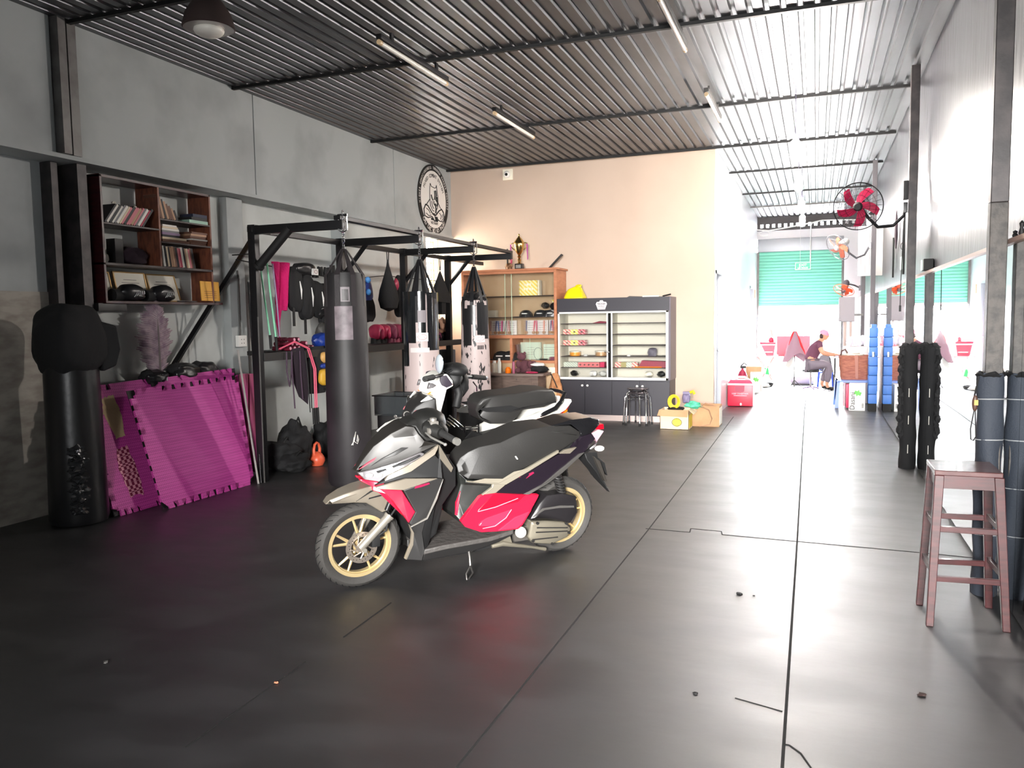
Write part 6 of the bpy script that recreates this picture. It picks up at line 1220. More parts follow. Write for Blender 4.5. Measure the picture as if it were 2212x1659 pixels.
for z in (0.79, 0.955, 1.12, 1.285, 1.45): q('shelf_board', (X0+0.02, YF+0.06, z), (-2.86, YBk-0.02, z+0.008), DARKSH); q('shelf_board', (-2.84, YF+0.06, z), (X1, YBk-0.02, z+0.008), DARKSH)
q('sliding_glass', (X0+0.025, YF+0.002, 0.655), (-2.88, YF+0.006, 1.605), GLASS); q('sliding_glass', (-2.82, YF+0.012, 0.655), (X1-0.035, YF+0.016, 1.605), GLASS)
MB().blob((-2.86, YF-0.015, 1.03), (0.012, 0.012, 0.012), 0).box((-2.93, YF-0.012, 1.028), (-2.87, YF-0.006, 1.036)).build('lock', CHROME, t)
b = MB(); cxl, czl = -2.97, 1.72
pts = [(-0.085, 0.02), (-0.07, 0.05), (-0.03, 0.055), (-0.02, 0.075), (0.02, 0.075), (0.03, 0.055), (0.07, 0.05), (0.085, 0.02), (0.065, -0.03), (0.055, -0.06), (-0.055, -0.06), (-0.065, -0.03)]
b.prism([(cxl+x, YF-0.004, czl+z) for x, z in pts], (0, 0.003, 0)); em = b.build('crown_emblem', mat('emblem_pale', (226, 216, 222), 0.5), t, smooth=False)
b = MB(); 
for x in (-0.055, -0.03, 0.0, 0.03, 0.055): b.tube([(cxl+x, YF-0.006, czl+0.035), (cxl+x*0.7, YF-0.006, czl+0.012)], 0.005, 5)
b.text('KING', 0.035, Matrix.Translation((cxl, YF-0.006, czl-0.012)) @ PY_W, 0.001); b.box((cxl-0.04, YF-0.006, czl-0.045), (cxl+0.04, YF-0.005, czl-0.04))
b.build('emblem_marks', DARKSH, em, smooth=False)
YI = 11.75
RST = add_stripes('box_stripes_red', (206, 50, 70), (240, 220, 200), 9, rot=0.9); YS2 = add_stripes('box_stripes_yellow', (232, 210, 30), (244, 238, 190), 9, rot=0.9); PST = add_stripes('box_stripes_pale', (216, 222, 206), (150, 160, 150), 12, rot=0.9); CST = add_stripes('box_stripes_crimson', (176, 24, 60), (220, 170, 170), 9, rot=0.9)
def pbox(x, w_, z, h, m, lab, g_, d=0.12, eye=True):
    g = thing('product_box', lab, 'box', (x+w_/2, YI, z), 0, g_)
    MB().box((x, YI, z), (x+w_-0.002, YI+d, z+h)).build('box_body', m, g, smooth=False)
    if eye: MB().cyl((x+w_/2, YI-0.002, z+h/2), (x+w_/2, YI-0.001, z+h/2), h*0.2).build('dark_dot', DARKSH, g)
for j, z in enumerate((1.293, 1.128)):
    for i, (m, nm) in enumerate(((RST, 'red striped'), (YS2, 'yellow striped'), (CST, 'crimson striped'))):
        pbox(-3.60+i*0.115, 0.115, z, 0.075, m, '%s small box on the %s striped-box shelf of the display cabinet' % (nm, ['upper', 'lower'][j]), 'striped boxes in the display cabinet')
for i in range(3): pbox(-3.60+i*0.075, 0.075, 0.798, 0.075, PST, 'pale striped box, %s from the left on the low display shelf' % ORD[i], 'pale striped boxes', eye=False)
for i in range(5): pbox(-3.37+i*0.066, 0.066, 0.798, 0.07, mat('box_pinkish', (206, 110, 112), 0.5), 'small pinkish box, %s from the left on the low display shelf' % ORD[i], 'pinkish boxes')
pbox(-3.03, 0.07, 0.798, 0.075, mat('box_crimson', (190, 30, 80), 0.4), 'plain crimson box beside the pinkish boxes on the low display shelf', 'crimson box', eye=False)
for i, (m, nm) in enumerate(((RST, 'red striped'), (mat('box_olive', (150, 140, 90), 0.5), 'olive'), (PST, 'pale striped'), (RST, 'red-and-white'))): pbox(-2.80+i*0.085, 0.085, 0.798, 0.075, m, '%s box, %s from the left in the right half of the display cabinet' % (nm, ORD[i]), 'boxes in the right half of the display cabinet', eye=False)
tag(MB().hull([(-2.45, YI, 0.80), (-2.40, YI, 0.90), (-2.03, YI, 0.885), (-2.03, YI, 0.80), (-2.45, YI+0.15, 0.80), (-2.40, YI+0.15, 0.90), (-2.03, YI+0.15, 0.885), (-2.03, YI+0.15, 0.80)]).build('red_case', mat('dark_red_case', (130, 30, 56), 0.4)), 'long dark red case at the right of the low display shelf', 'case')
tag(MB().box((-2.50, YI-0.04, 0.663+0.136), (-2.1, YI-0.01, 0.812)).build('orange_strip', ORANGE), 'thin orange ruler under the dark red case', 'ruler')
for i, (x, z, w_, h, m, lb) in enumerate(((-3.52, 0.963, 0.16, 0.075, mat('tub_orange', (226, 150, 50), 0.4), 'round orange tub'), (-3.12, 0.963, 0.18, 0.08, mat('tub_tan', (190, 150, 110), 0.3), 'clear tub with tan sweets'))):
    g = thing('plastic_tub', lb+' on the middle display shelf', 'tub', (x+w_/2, YI+0.08, z)); MB().lathe([(w_/2*0.9, 0), (w_/2, 0.01), (w_/2, h*0.75)], (x+w_/2, YI+0.08, z), 18).build('body', m, g); MB().lathe([(w_/2*1.04, h*0.75), (w_/2*1.04, h), (0.001, h)], (x+w_/2, YI+0.08, z), 18).build('lid', mat('lid_clear', (210, 204, 190), 0.2), g)
tag(MB().blob((-2.25, YI+0.06, 1.02), (0.07, 0.05, 0.065), 0.12, 3, sq=0.7).build('grey_pouch', mat('pouch_grey', (96, 92, 104), 0.5)), 'grey pouch on the middle shelf in the right half of the display cabinet', 'pouch')
tag(MB().hull([(-3.15, YI, 1.458), (-3.03, YI, 1.49), (-2.88, YI, 1.475), (-2.88, YI, 1.458), (-3.15, YI+0.1, 1.458), (-2.88, YI+0.1, 1.475)]).build('crimson_cloth', mat('dark_red_case', (130, 30, 56), 0.4)), 'dark red folded cloth on the top display shelf by the centre', 'cloth')
for i, (x, m, lb) in enumerate(((-3.45, BLACKM, 'black cables'), (-3.15, WHITE, 'clear white packet'), (-3.0, mat('pale_packet', (206, 206, 200), 0.3), 'pale packet'), (-2.3, CREAM, 'stack of cream discs'), (-2.12, DGREY, 'dark pouch'))):
    tag(MB().blob((x, YI+0.05, 0.70), (0.06, 0.05, 0.042), 0.15, i+2).build('loose_item', m), lb+' on the bottom display shelf', 'packet')
for i, x in enumerate((-3.28, -2.62)): tag(MB().box((x, YI, 0.963), (x+0.05, YI+0.03, 0.99)).build('clip', mat('pale_packet', (206, 206, 200), 0.3)), 'tiny clear clip on the middle shelf in the %s half of the display cabinet' % ('left' if i == 0 else 'right'), 'clip')
g = thing('plastic_bag', 'yellow knotted plastic bag on top of the display cabinet at the left', 'bag', (-3.5, 11.8, 1.83))
MB().hull([(-3.58, 11.7, 1.83), (-3.27, 11.7, 1.83), (-3.58, 11.95, 1.83), (-3.27, 11.95, 1.83), (-3.57, 11.8, 1.93), (-3.46, 11.8, 2.01), (-3.34, 11.82, 2.03), (-3.31, 11.8, 1.94), (-3.52, 11.75, 1.98)]).build('bag_body', YELLOW, g, bevel=0.02); MB().blob((-3.37, 11.8, 2.02), (0.05, 0.03, 0.025), 0.2, 3).build('knot', YELLOW, g)
g = thing('paper_tray', 'pale flat papers and a dark tray on top of the display cabinet at the right', 'tray', (-2.4, 11.85, 1.83))
MB().hull([(-2.62, 11.75, 1.832), (-2.58, 11.75, 1.852), (-2.40, 11.75, 1.842), (-2.38, 11.75, 1.832), (-2.62, 11.95, 1.832), (-2.4, 11.95, 1.845)]).build('dark_tray', GREYP, g); MB().box((-2.38, 11.72, 1.832), (-2.14, 11.95, 1.85)).build('paper_stack', PAPER, g); MB().tube([(-2.1, 11.8, 1.84), (-1.98, 11.8, 1.865)], 0.012, 6).build('pen_case', BLACKM, g)
# chrome stool stack
for si, (zo, lb) in enumerate(((0.0, 'lower'), (0.06, 'upper'))):
    g = thing('steel_stool', '%s of the two nested chrome stools before the display cabinet' % lb, 'stool', (-2.38, 11.36, 0), 0, 'nested chrome stools')
    cx_, cy_ = -2.38, 11.36; zt = 0.455+zo
    MB().lathe([(0.15, zt), (0.155, zt+0.008), (0.15, zt+0.016), (0.001, zt+0.016)], (cx_, cy_, 0), 30).build('seat', mat('stool_seat', (120, 112, 116), 0.25, metal=0.8), g)
    n = 4
    for k in range(n):
        a = 6.283*k/n+0.35+si*0.5
        r0, r1 = 0.13, 0.205
        MB().tube([(cx_+r0*0.6*math.cos(a), cy_+r0*0.6*math.sin(a), zt-0.005), (cx_+r0*math.cos(a), cy_+r0*math.sin(a), zt-0.012), (cx_+0.18*math.cos(a), cy_+0.18*math.sin(a), zt-0.06), (cx_+r1*math.cos(a), cy_+r1*math.sin(a), 0.015)], 0.0115, 10).build('leg', CHROME, g)
        MB().cyl((cx_+r1*math.cos(a), cy_+r1*math.sin(a), 0.0), (cx_+r1*math.cos(a), cy_+r1*math.sin(a), 0.035), 0.015).build('rubber_foot', BLACKM, g)
    MB().tube([(cx_+0.16*math.cos(k*0.3927), cy_+0.16*math.sin(k*0.3927), zt-0.08) for k in range(16)], 0.006, 6, closed=True).build('ring_brace', CHROME, g)
# boxes
t = thing('cardboard_box', 'open cardboard box with a yellow product print, full of tools, by the wall corner', 'box', (-1.78, 11.15, 0))
bx0, bx1, by0, by1 = -1.99, -1.60, 10.98, 11.32
b = MB()
for a, e in (((bx0, by0, 0), (bx1, by0+0.006, 0.27)), ((bx0, by1-0.006, 0), (bx1, by1, 0.27)), ((bx0, by0, 0), (bx0+0.006, by1, 0.27)), ((bx1-0.006, by0, 0), (bx1, by1, 0.27)), ((bx0, by0, 0), (bx1, by1, 0.006))): b.box(a, e)
b.build('box_body', mat('box_cream', (226, 200, 168), 0.7), t, smooth=False)
MB().prism([(bx0-0.01, by0-0.005, 0.27), (bx1, by0-0.005, 0.27), (bx1-0.01, by0-0.05, 0.18), (bx0-0.03, by0-0.05, 0.19)], (0, -0.004, 0)).build('front_flap', CARD, t, smooth=False)
MB().prism([(bx1, by0, 0.27), (bx1, by1, 0.27), (bx1+0.07, by1, 0.22), (bx1+0.07, by0, 0.21)], (0, 0, 0.005)).build('side_flap', mat('box_cream', (226, 200, 168), 0.7), t, smooth=False)
MB().box((bx1+0.0005, by0+0.03, 0.02), (bx1+0.002, by1-0.02, 0.2)).build('yellow_side_print', mat('print_yellow', (226, 206, 60), 0.6), t, smooth=False)
b = MB().cyl((-1.76, by0-0.001, 0.10), (-1.76, by0-0.003, 0.10), 0.06, n=24); b.build('round_product_print', mat('print_yellow', (226, 206, 60), 0.6), t, smooth=False)
MB().tube([(-1.76+0.066*math.cos(k*0.314), by0-0.003, 0.10+0.05*math.sin(k*0.314)) for k in range(20)], 0.004, 5, closed=True).build('print_outline', DGREY, t)
tt = thing('cardboard_box', 'plain brown box behind the printed cardboard box in the corner', 'box', (-1.5, 11.6, 0))
b = MB()
for a, e in (((-1.66, 11.38, 0), (-1.24, 11.386, 0.29)), ((-1.66, 11.72, 0), (-1.24, 11.726, 0.29)), ((-1.66, 11.38, 0), (-1.654, 11.72, 0.29)), ((-1.246, 11.38, 0), (-1.24, 11.72, 0.29)), ((-1.66, 11.38, 0), (-1.24, 11.72, 0.006))): b.box(a, e)
b.build('box_body', CARD, tt, smooth=False); MB().box((-1.239, 11.40, 0.02), (-1.235, 11.70, 0.26)).build('pale_edge', CREAM, tt, smooth=False)
g = thing('hose_coil', 'coil of yellow hose on top of the printed cardboard box', 'hose', (-1.82, 11.15, 0.24)); b = MB()
for k in range(5): b.tube([(-1.82+(0.08-0.008*k)*math.cos(a*0.393), 11.1+0.012*k, 0.37+(0.095-0.008*k)*math.sin(a*0.393)) for a in range(16)], 0.009, 6, closed=True)
b.build('coil', mat('hose_yellow', (226, 190, 50), 0.4), g); MB().blob((-1.8, 11.14, 0.27), (0.12, 0.08, 0.03), 0.2, 3).build('dark_cable', BLACKM, g)
tag(MB().blob((-1.66, 11.16, 0.42), (0.055, 0.05, 0.07), 0.1, 3, sq=0.7).box((-1.70, 11.1, 0.48), (-1.60, 11.16, 0.51)).build('power_drill', mat('lilac_grey', (120, 110, 140), 0.5)), 'lilac-grey power tool with yellow tip poking out of the box', 'tool')
tag(MB().tube([(-1.60, 11.1, 0.50), (-1.56, 11.1, 0.52), (-1.54, 11.1, 0.48)], 0.02, 8).build('screwdriver', YELLOW), 'yellow tool handle at the top of the pile in the box', 'tool')
tag(MB().blob((-1.56, 11.15, 0.33), (0.11, 0.07, 0.05), 0.25, 5).build('green_cloth', mat('cloth_teal', (84, 186, 150), 0.7)), 'teal green cloth lying over the cardboard boxes', 'cloth')
tag(MB().tube([(-1.46, 11.1, 0.32), (-1.36, 11.2, 0.26), (-1.33, 11.3, 0.12), (-1.36, 11.34, 0.04), (-1.5, 11.3, 0.012)], 0.006, 6).tube([(-1.46, 11.1, 0.32), (-1.42, 11.3, 0.34), (-1.30, 11.36, 0.3)], 0.006, 6).build('cord', mat('cord_tan', (176, 136, 110), 0.5)), 'tan cord looping out of the boxes to the floor', 'cord')

# ================================================================ right hand posts and what is on them
def post(y, x0, x1, lab, m=RUSTST, lower=None):
    t = thing('steel_post', lab, 'post', ((x0+x1)/2, y, 0), 0, 'steel posts along the mirror wall')
    MB().box((x0, y-0.04, 0 if not lower else 2.12), (x1, y+0.04, ZC-0.01)).build('post_shaft', m, t, bevel=0.004)
    if lower: MB().box((x0-0.0, y-0.04, 0), (x1+0.0, y+0.04, 2.12)).build('scuffed_lower_shaft', lower, t, bevel=0.004)
    return t
p = post(4.95, 0.85, 0.935, 'dark steel post with a scuffed lower half, nearest on the right', RUSTST, SCUFF)
p = post(8.92, 0.83, 0.91, 'dark steel post carrying the big black fan, second on the right')
MB().box((0.83, 8.80, 0.001), (0.91, 8.88, 0.002)).build('foot_plate', BLACK, p)
MB().box((0.785, 8.88, 2.66), (0.83, 8.96, 2.84), r=0.005).build('cable_box', BLACKM, p)
p = post(14.1, 0.80, 0.87, 'grey steel post behind the blue mattress, third on the right', mat('post_grey', (92, 88, 92), 0.5, metal=0.2))
p = post(16.95, 0.80, 0.87, 'grey steel post behind the electric box, fourth on the right', mat('post_grey', (92, 88, 92), 0.5, metal=0.2))
def pad(y, x, r, z0, z1, m, lab, n=1, name='post_padding'):
    t = thing(name, lab, 'padding', (x, y, z0)); b = MB()
    def f(u, v):
        a = 6.283*u; z = z0+(z1-z0)*v; rr = r+0.004*math.sin(z*9+a*3)+0.003*math.sin(z*23)
        return (x+rr*math.cos(a), y+rr*math.sin(a), z+(0.012*math.sin(a*5) if v == 1 else 0))
    b.grid(f, 28, 30, 0.012, cu=True); b.build('foam_wrap', m, t); return t
FB = mat('foam_navy_grey', (40, 46, 56), 0.75, bump=0.3, bscale=120)
t = pad(4.95, 0.885, 0.064, 0.0, 1.21, FB, 'dark blue-grey foam tube wrapped round the nearest post beside the wooden stool')
for z in (1.08, 0.86, 0.60, 0.34): MB().tube([(0.885+0.07*math.cos(a*0.628), 4.95+0.07*math.sin(a*0.628), z+0.003*math.sin(a)) for a in range(10)], 0.003, 5, closed=True).build('tie_string', mat('string_grey', (150, 152, 154), 0.6), t)
MB().tube([(0.885+0.062*math.cos(k*0.4), 4.95+0.062*math.sin(k*0.4), 1.212+0.008*math.sin(k*2.3)) for k in range(16)], [0.012+0.005*math.sin(k*1.7) for k in range(16)], 5, closed=True).build('torn_rim', BLACKM, t)
t = pad(8.82, 0.868, 0.076, 0.0, 1.21, CLOTHB, 'black rag-covered padding round the second post below the fan')
b = MB()
for k in range(16):
    z = 0.34+0.055*k; s = -1 if k % 2 else 1
    b.blob((0.868-0.064-0.016*abs(math.sin(k*1.7)), 8.80-0.03, z), (0.026, 0.03, 0.05), 0.35, k, 3, 2)
for k in range(7): b.blob((0.87+0.05*math.cos(k*2), 8.79, 1.16+0.01*k), (0.05, 0.03, 0.035), 0.35, k+9, 3, 2)
b.build('ragged_sleeve', CLOTHB, t)
b = MB()
for z in (0.16, 0.45, 0.72): b.box((0.862, 8.733, z), (0.868, 8.74, z+0.085))
b.build('white_slit', mat('slit_white', (230, 226, 214), 0.6), t)
t = thing('hand_strap', 'black handle strap with a yellow tag hanging from the foam tube', 'strap', (0.80, 4.88, 0.85))
MB().tube([(0.82, 4.90, 1.2), (0.806, 4.89, 1.13), (0.80, 4.885, 1.10)], 0.005, 6).tube([(0.80, 4.885, 1.02), (0.785, 4.88, 0.92), (0.788, 4.88, 0.865), (0.80, 4.88, 0.858), (0.812, 4.88, 0.88), (0.805, 4.885, 1.02)], 0.003, 6).build('cord', BLACKM, t)
MB().blob((0.803, 4.885, 1.06), (0.014, 0.012, 0.045), 0.05, 2).build('grip', mat('grip_brown', (70, 46, 36), 0.5), t); MB().box((0.797, 4.868, 1.05), (0.816, 4.873, 1.078)).build('yellow_tag', mat('tag_mustard', (176, 140, 70), 0.6), t)

# wooden stool
t = thing('wooden_stool', 'tall dark red wooden bar stool beside the foam-wrapped post', 'stool', (0.71, 4.54, 0))
tops = [(0.575, 4.375), (0.83, 4.375), (0.83, 4.65), (0.575, 4.65)]; feet = [(0.548, 4.352), (0.885, 4.385), (0.868, 4.72), (0.536, 4.66)]
MB().prism([(0.553, 4.352, 0.755), (0.845, 4.352, 0.755), (0.845, 4.672, 0.755), (0.553, 4.672, 0.755)], (0, 0, 0.025)).build('seat', mat('stool_top_worn', (88, 58, 56), 0.3, rgb2=(60, 28, 30), nscale=5, stretch=(1, 4, 1), coat=0.3), t, bevel=0.004)
def P4(i, z): a = Vector(tops[i]); b_ = Vector(feet[i]); k = 1-z/0.755; q_ = a.lerp(b_, k); return (q_.x, q_.y, z)
for i in range(4): 
    b = MB(); a = P4(i, 0.0); e = P4(i, 0.755); s0, s1 = 0.017, 0.021
    b.hull([(a[0]+dx*s0, a[1]+dy*s0, 0) for dx in (-1, 1) for dy in (-1, 1)]+[(e[0]+dx*s1, e[1]+dy*s1, 0.755) for dx in (-1, 1) for dy in (-1, 1)]); b.build('leg', WOODR, t, bevel=0.003)
for i in range(4):
    j = (i+1) % 4; u = Vector(P4(i, 0.725)); v = Vector(P4(j, 0.725)); d = (v-u).normalized(); nn = Vector((-d.y, d.x, 0))*0.010
    MB().hull([u+nn+Vector((0, 0, z)) for z in (-0.035, 0.03)]+[u-nn+Vector((0, 0, z)) for z in (-0.035, 0.03)]+[v+nn+Vector((0, 0, z)) for z in (-0.035, 0.03)]+[v-nn+Vector((0, 0, z)) for z in (-0.035, 0.03)]).build('apron', WOODR, t, bevel=0.002)
    for z in ((0.487, 0.24) if i % 2 == 0 else (0.5, 0.27)):
        u = Vector(P4(i, z)); v = Vector(P4(j, z)); MB().hull([u+nn+Vector((0, 0, zz)) for zz in (-0.014, 0.014)]+[u-nn+Vector((0, 0, zz)) for zz in (-0.014, 0.014)]+[v+nn+Vector((0, 0, zz)) for zz in (-0.014, 0.014)]+[v-nn+Vector((0, 0, zz)) for zz in (-0.014, 0.014)]).build('rung', WOODR, t, bevel=0.002)

# fans
def fan(lab, hub, nrm, r, elbow, mnt, cage, blade, motor, arm, ztilt=0.0, nb=5, fine=26):
    hub = Vector(hub); nrm = Vector(nrm).normalized(); u = nrm.cross(Vector((0, 0, 1))).normalized(); v = u.cross(nrm).normalized()
    t = thing('wall_fan', lab, 'fan', hub, 0, 'fans mounted on the posts')
    C_ = lambda a, rr, d: hub+u*(rr*math.cos(a))+v*(rr*math.sin(a))+nrm*d
    MB().tube([C_(k*0.1309, r, 0) for k in range(48)], 0.0055, 6, closed=True).build('cage_rim', cage, t)
    b = MB()
    for k in range(fine):
        a = 6.283*k/fine; b.tube([C_(a, 0.04, 0.055), C_(a, r*0.6, 0.05), C_(a, r, 0.0)], 0.0013, 3)
        b.tube([C_(a, 0.06, -0.06), C_(a, r*0.6, -0.06), C_(a, r, 0.0)], 0.0013, 3)
    for rr, d in ((r*0.5, 0.052), (r*0.75, 0.04)): b.tube([C_(k*0.2618, rr, d) for k in range(24)], 0.0016, 4, closed=True)
    b.build('wire_cage', cage, t)
    for k in range(nb):
        a0 = 6.283*k/nb+0.45; b = MB()
        def bf(q_, w_):
            rr = 0.035+q_*(r*0.86-0.035); ww = 0.035+0.03*math.sin(q_*2.6); a = a0+0.55*q_+(w_-0.5)*ww/rr*1.3
            return C_(a, rr, -0.005+(w_-0.5)*0.03)
        b.grid(bf, 8, 4, 0.003); b.build('blade', blade, t)
    MB().tube([C_(0, 0, 0.02), C_(0, 0, 0.05)], [0.045, 0.03], 20).build('hub_cap', motor, t)
    MB().tube([C_(0, 0, -0.02), C_(0, 0, -0.06), C_(0, 0, -0.19), C_(0, 0, -0.22)], [0.045, 0.06, 0.055, 0.03], 20).build('motor', motor, t)
    MB().tube([C_(0, 0, -0.12)]+[Vector(e) for e in elbow]+[Vector(mnt)], 0.017, 10).build('bent_arm', arm, t)
    m_ = Vector(mnt); MB().box(m_-Vector((0.02, 0.03, 0.05)), m_+Vector((0.02, 0.03, 0.05)), r=0.004).build('wall_bracket', arm, t)
    return t
fan('large black wall fan with red blades and round wire cage on the second post', (0.365, 8.62, 2.585), (-0.10, -0.62, -0.12), 0.225, [(0.46, 8.82, 2.50), (0.56, 8.86, 2.40), (0.70, 8.88, 2.41), (0.79, 8.88, 2.50)], (0.805, 8.9, 2.58), BLACK, mat('fan_blade_crimson', (150, 24, 60), 0.3), BLACKM, BLACK)
fan('pale grey wall fan seen edge-on, tilted downwards on the third post', (0.30, 13.75, 2.585), (-0.55, -0.42, -0.42), 0.225, [(0.47, 13.9, 2.50), (0.58, 13.95, 2.42), (0.70, 14.0, 2.47)], (0.78, 14.07, 2.62), mat('cage_grey', (150, 150, 156), 0.3, metal=0.6), mat('blade_orange', (226, 120, 90), 0.4), mat('motor_pale', (206, 206, 204), 0.3), mat('cage_grey', (150, 150, 156), 0.3, metal=0.6))
fan('small wall fan with orange blades above the grey electric box', (0.48, 16.6, 1.99), (-0.25, -0.45, -0.75), 0.19, [(0.6, 16.75, 2.10), (0.68, 16.85, 2.08)], (0.775, 16.9, 2.03), mat('cage_thin_orange', (226, 110, 70), 0.4), mat('blade_bright_orange', (236, 90, 50), 0.4), mat('motor_dark', (90, 84, 90), 0.4), mat('motor_dark', (90, 84, 90), 0.4), fine=14)
t = thing('split_air_conditioner', 'tall white equipment panel on the wall behind the pale grey fan', 'panel', (0.55, 14.6, 2.2))
MB().box((0.62, 14.3, 2.15), (0.985, 14.38, 2.95), r=0.01).build('panel_body', WHITE, t); b = MB()
for k in range(4): b.box((0.66+k*0.065, 14.296, 2.2), (0.664+k*0.065, 14.3, 2.9))
b.build('panel_grooves', GREYP, t)
t = thing('electric_box', 'grey metal electric box hanging on the far right post', 'electric box', (0.52, 16.2, 1.38))
MB().box((0.39, 16.15, 1.395), (0.66, 16.25, 1.85), r=0.006).build('box_body', mat('box_grey', (124, 118, 122), 0.5, metal=0.3), t); MB().box((0.40, 16.145, 1.41), (0.65, 16.15, 1.84)).build('box_door', mat('box_grey', (124, 118, 122), 0.5, metal=0.3), t); MB().box((0.66, 16.18, 1.5), (0.81, 16.9, 1.54)).build('mounting_arm', GREYST, t)
MB().tube([(0.5, 16.2, 1.4), (0.5, 16.2, 0.6), (0.52, 16.2, 0.02)], 0.03, 8).tube([(0.6, 16.2, 1.4), (0.6, 16.2, 0.0)], 0.022, 8).build('cable_pipe', mat('pipe_tan', (176, 158, 150), 0.5), t)
# hanging things on the right wall
def rod(x, y, z0, z1, r, m, lab, nm='hanging_tube', cat='tube', grp='dark tubes on the upper right wall'):
    tag(MB().cyl((x, y, z0), (x, y, z1), r).build(nm, m), lab, cat, grp)
rod(0.955, 10.6, 2.0, 2.72, 0.012, BLACK, 'thin black tube hanging high on the right wall beside the fan post')
rod(0.955, 12.0, 2.02, 2.55, 0.012, BLACK, 'thin black tube hanging left of the white notice on the right wall')
tag(MB().blob((0.95, 11.6, 2.62), (0.02, 0.05, 0.25), 0.1, 4).build('umbrella', mat('umbrella_plum', (70, 56, 66), 0.6)), 'folded plum umbrella hanging on the upper right wall', 'umbrella')
tag(MB().box((0.975, 10.9, 2.08), (0.983, 11.25, 2.24)).build('wall_notice', mat('notice_pale_green', (206, 230, 222), 0.6)), 'pale green notice on the upper right wall between the posts', 'notice')
tag(MB().tube([(0.79, 8.86, 2.45), (0.785, 8.84, 2.2), (0.78, 8.84, 2.0), (0.775, 8.84, 1.72), (0.775, 8.84, 1.6)], 0.004, 5).box((0.765, 8.83, 1.56), (0.785, 8.85, 1.62)).tube([(0.785+0.018*math.cos(a*0.785), 8.835, 2.2+0.035*math.sin(a*0.785)) for a in range(8)], 0.003, 5, closed=True).build('black_cable', BLACKM), 'black power cord with a loop and plug hanging by the second post', 'cord')
t = thing('speaker', 'small black box speaker with pale side standing on the mirror ledge', 'speaker', (0.93, 8.25, 1.93))
MB().box((0.90, 8.16, 1.926), (0.98, 8.36, 2.03)).build('speaker_case', BLACKM, t, bevel=0.004); MB().box((0.897, 8.24, 1.93), (0.90, 8.355, 2.026)).build('pale_side', mat('pale_mint', (190, 216, 210), 0.4), t)
for i, (y, h) in enumerate(((4.80, 0.035), (4.66, 0.07))):
    tag(MB().lathe([(0.012, 0), (0.014, 0.01), (0.008, h*0.5), (0.012, h*0.8), (0.001, h)], (0.945, y, 1.926), 12).build('ledge_figurine', BLACKM), 'tiny dark figurine, %s on the mirror ledge at the right edge' % ('shorter one' if i == 0 else 'taller pointed one'), 'figurine', 'figurines on the mirror ledge')
# conduit to exit sign
t = thing('exit_sign', 'green EXIT sign hanging in front of the roller shutter', 'sign', (-0.32, 20.5, 2.6))
MB().box((-0.49, 20.48, 2.60), (-0.14, 20.52, 2.775)).build('sign_frame', WHITE, t, bevel=0.004)
MB().box((-0.475, 20.474, 2.615), (-0.155, 20.48, 2.76)).build('green_panel', mat('exit_green', (20, 176, 96), 0.4, emit=((20, 176, 96), 0.8)), t, smooth=False)
b = MB(); b.text('EXIT', 0.085, face((-0.315, 20.472, 2.705)), 0.001); b.text('L\u1ed0I THO\u00c1T', 0.045, face((-0.315, 20.472, 2.64)), 0.001); b.build('lettering', mat('sign_white_lit', (250, 250, 250), 0.4, emit=((255, 255, 255), 0.6)), t, smooth=False)
MB().tube([(-0.15, 20.5, 2.77), (-0.15, 20.5, 3.62), (-0.12, 20.5, 3.7), (0.1, 20.5, 3.74), (0.7, 20.5, 3.72), (0.98, 20.5, 3.7)], 0.014, 8).tube([(-0.38, 20.5, 2.77), (-0.38, 20.5, 3.95)], 0.004, 5).build('conduit', WHITE, t)
tag(MB().tube([(-1.38, 20.6, 3.60), (-1.1, 20.6, 3.57), (-0.7, 20.6, 3.62), (-0.3, 20.6, 3.68), (0.0, 20.6, 3.72)], 0.016, 8).tube([(-1.2+0.12*math.cos(a*0.5), 20.58, 3.5+0.06*math.sin(a*0.5)) for a in range(12)], 0.012, 6).build('cable', WHITE), 'white cable sagging along the beam above the shutter', 'cable')
for i, (y, z, lb) in enumerate(((13.3, 1.25, 'pale switch box beside the first corridor door'), (20.05, 1.3, 'pale switch box beside the far corridor door'))):
    tag(MB().box((-1.41, y, z), (-1.385, y+0.12, z+0.14), r=0.003).build('switch_box', CREAM), lb, 'switch')
tag(MB().box((-1.41, 20.4, 1.95), (-1.39, 20.55, 2.15)).build('wall_notice', mat('notice_salmon', (216, 160, 130), 0.6)), 'small salmon notice high by the far corridor door', 'notice')
tag(MB().cyl((0.80, 14.2, 3.05), (0.83, 14.2, 3.1), 0.03).blob((0.80, 14.1, 3.12), (0.04, 0.08, 0.03), 0.3, 2).build('wall_clamp', BLACKM), 'small black clamp high on the right wall under the ceiling', 'clamp')

# ================================================================ corridor floor things
t = thing('cool_box', 'large crimson cool box with white lid handle against the corridor wall', 'cool box', (-1.18, 14.2, 0))
x0, x1, y0, y1 = -1.39, -0.975, 14.0, 14.42
MB().box((x0, y0, 0.01), (x1, y1, 0.37), r=0.02).build('body', COOLR, t); MB().box((x0-0.004, y0-0.004, 0.365), (x1+0.006, y1+0.004, 0.395), r=0.006).build('white_rim', WHITE, t)
MB().hull([(x0, y0, 0.395), (x1, y0, 0.395), (x0, y1, 0.395), (x1, y1, 0.395), (x0+0.04, y0+0.05, 0.45), (x1-0.04, y0+0.05, 0.45), (x0+0.04, y1-0.05, 0.45), (x1-0.04, y1-0.05, 0.45)]).build('lid', mat('cooler_lid', (232, 70, 100), 0.35), t, bevel=0.008)
MB().tube([(x0+0.10, y0+0.2, 0.44), (x0+0.15, y0+0.2, 0.49), (x1-0.15, y0+0.2, 0.49), (x1-0.08, y0+0.2, 0.44)], 0.022, 8).build('lid_handle', WHITE, t)
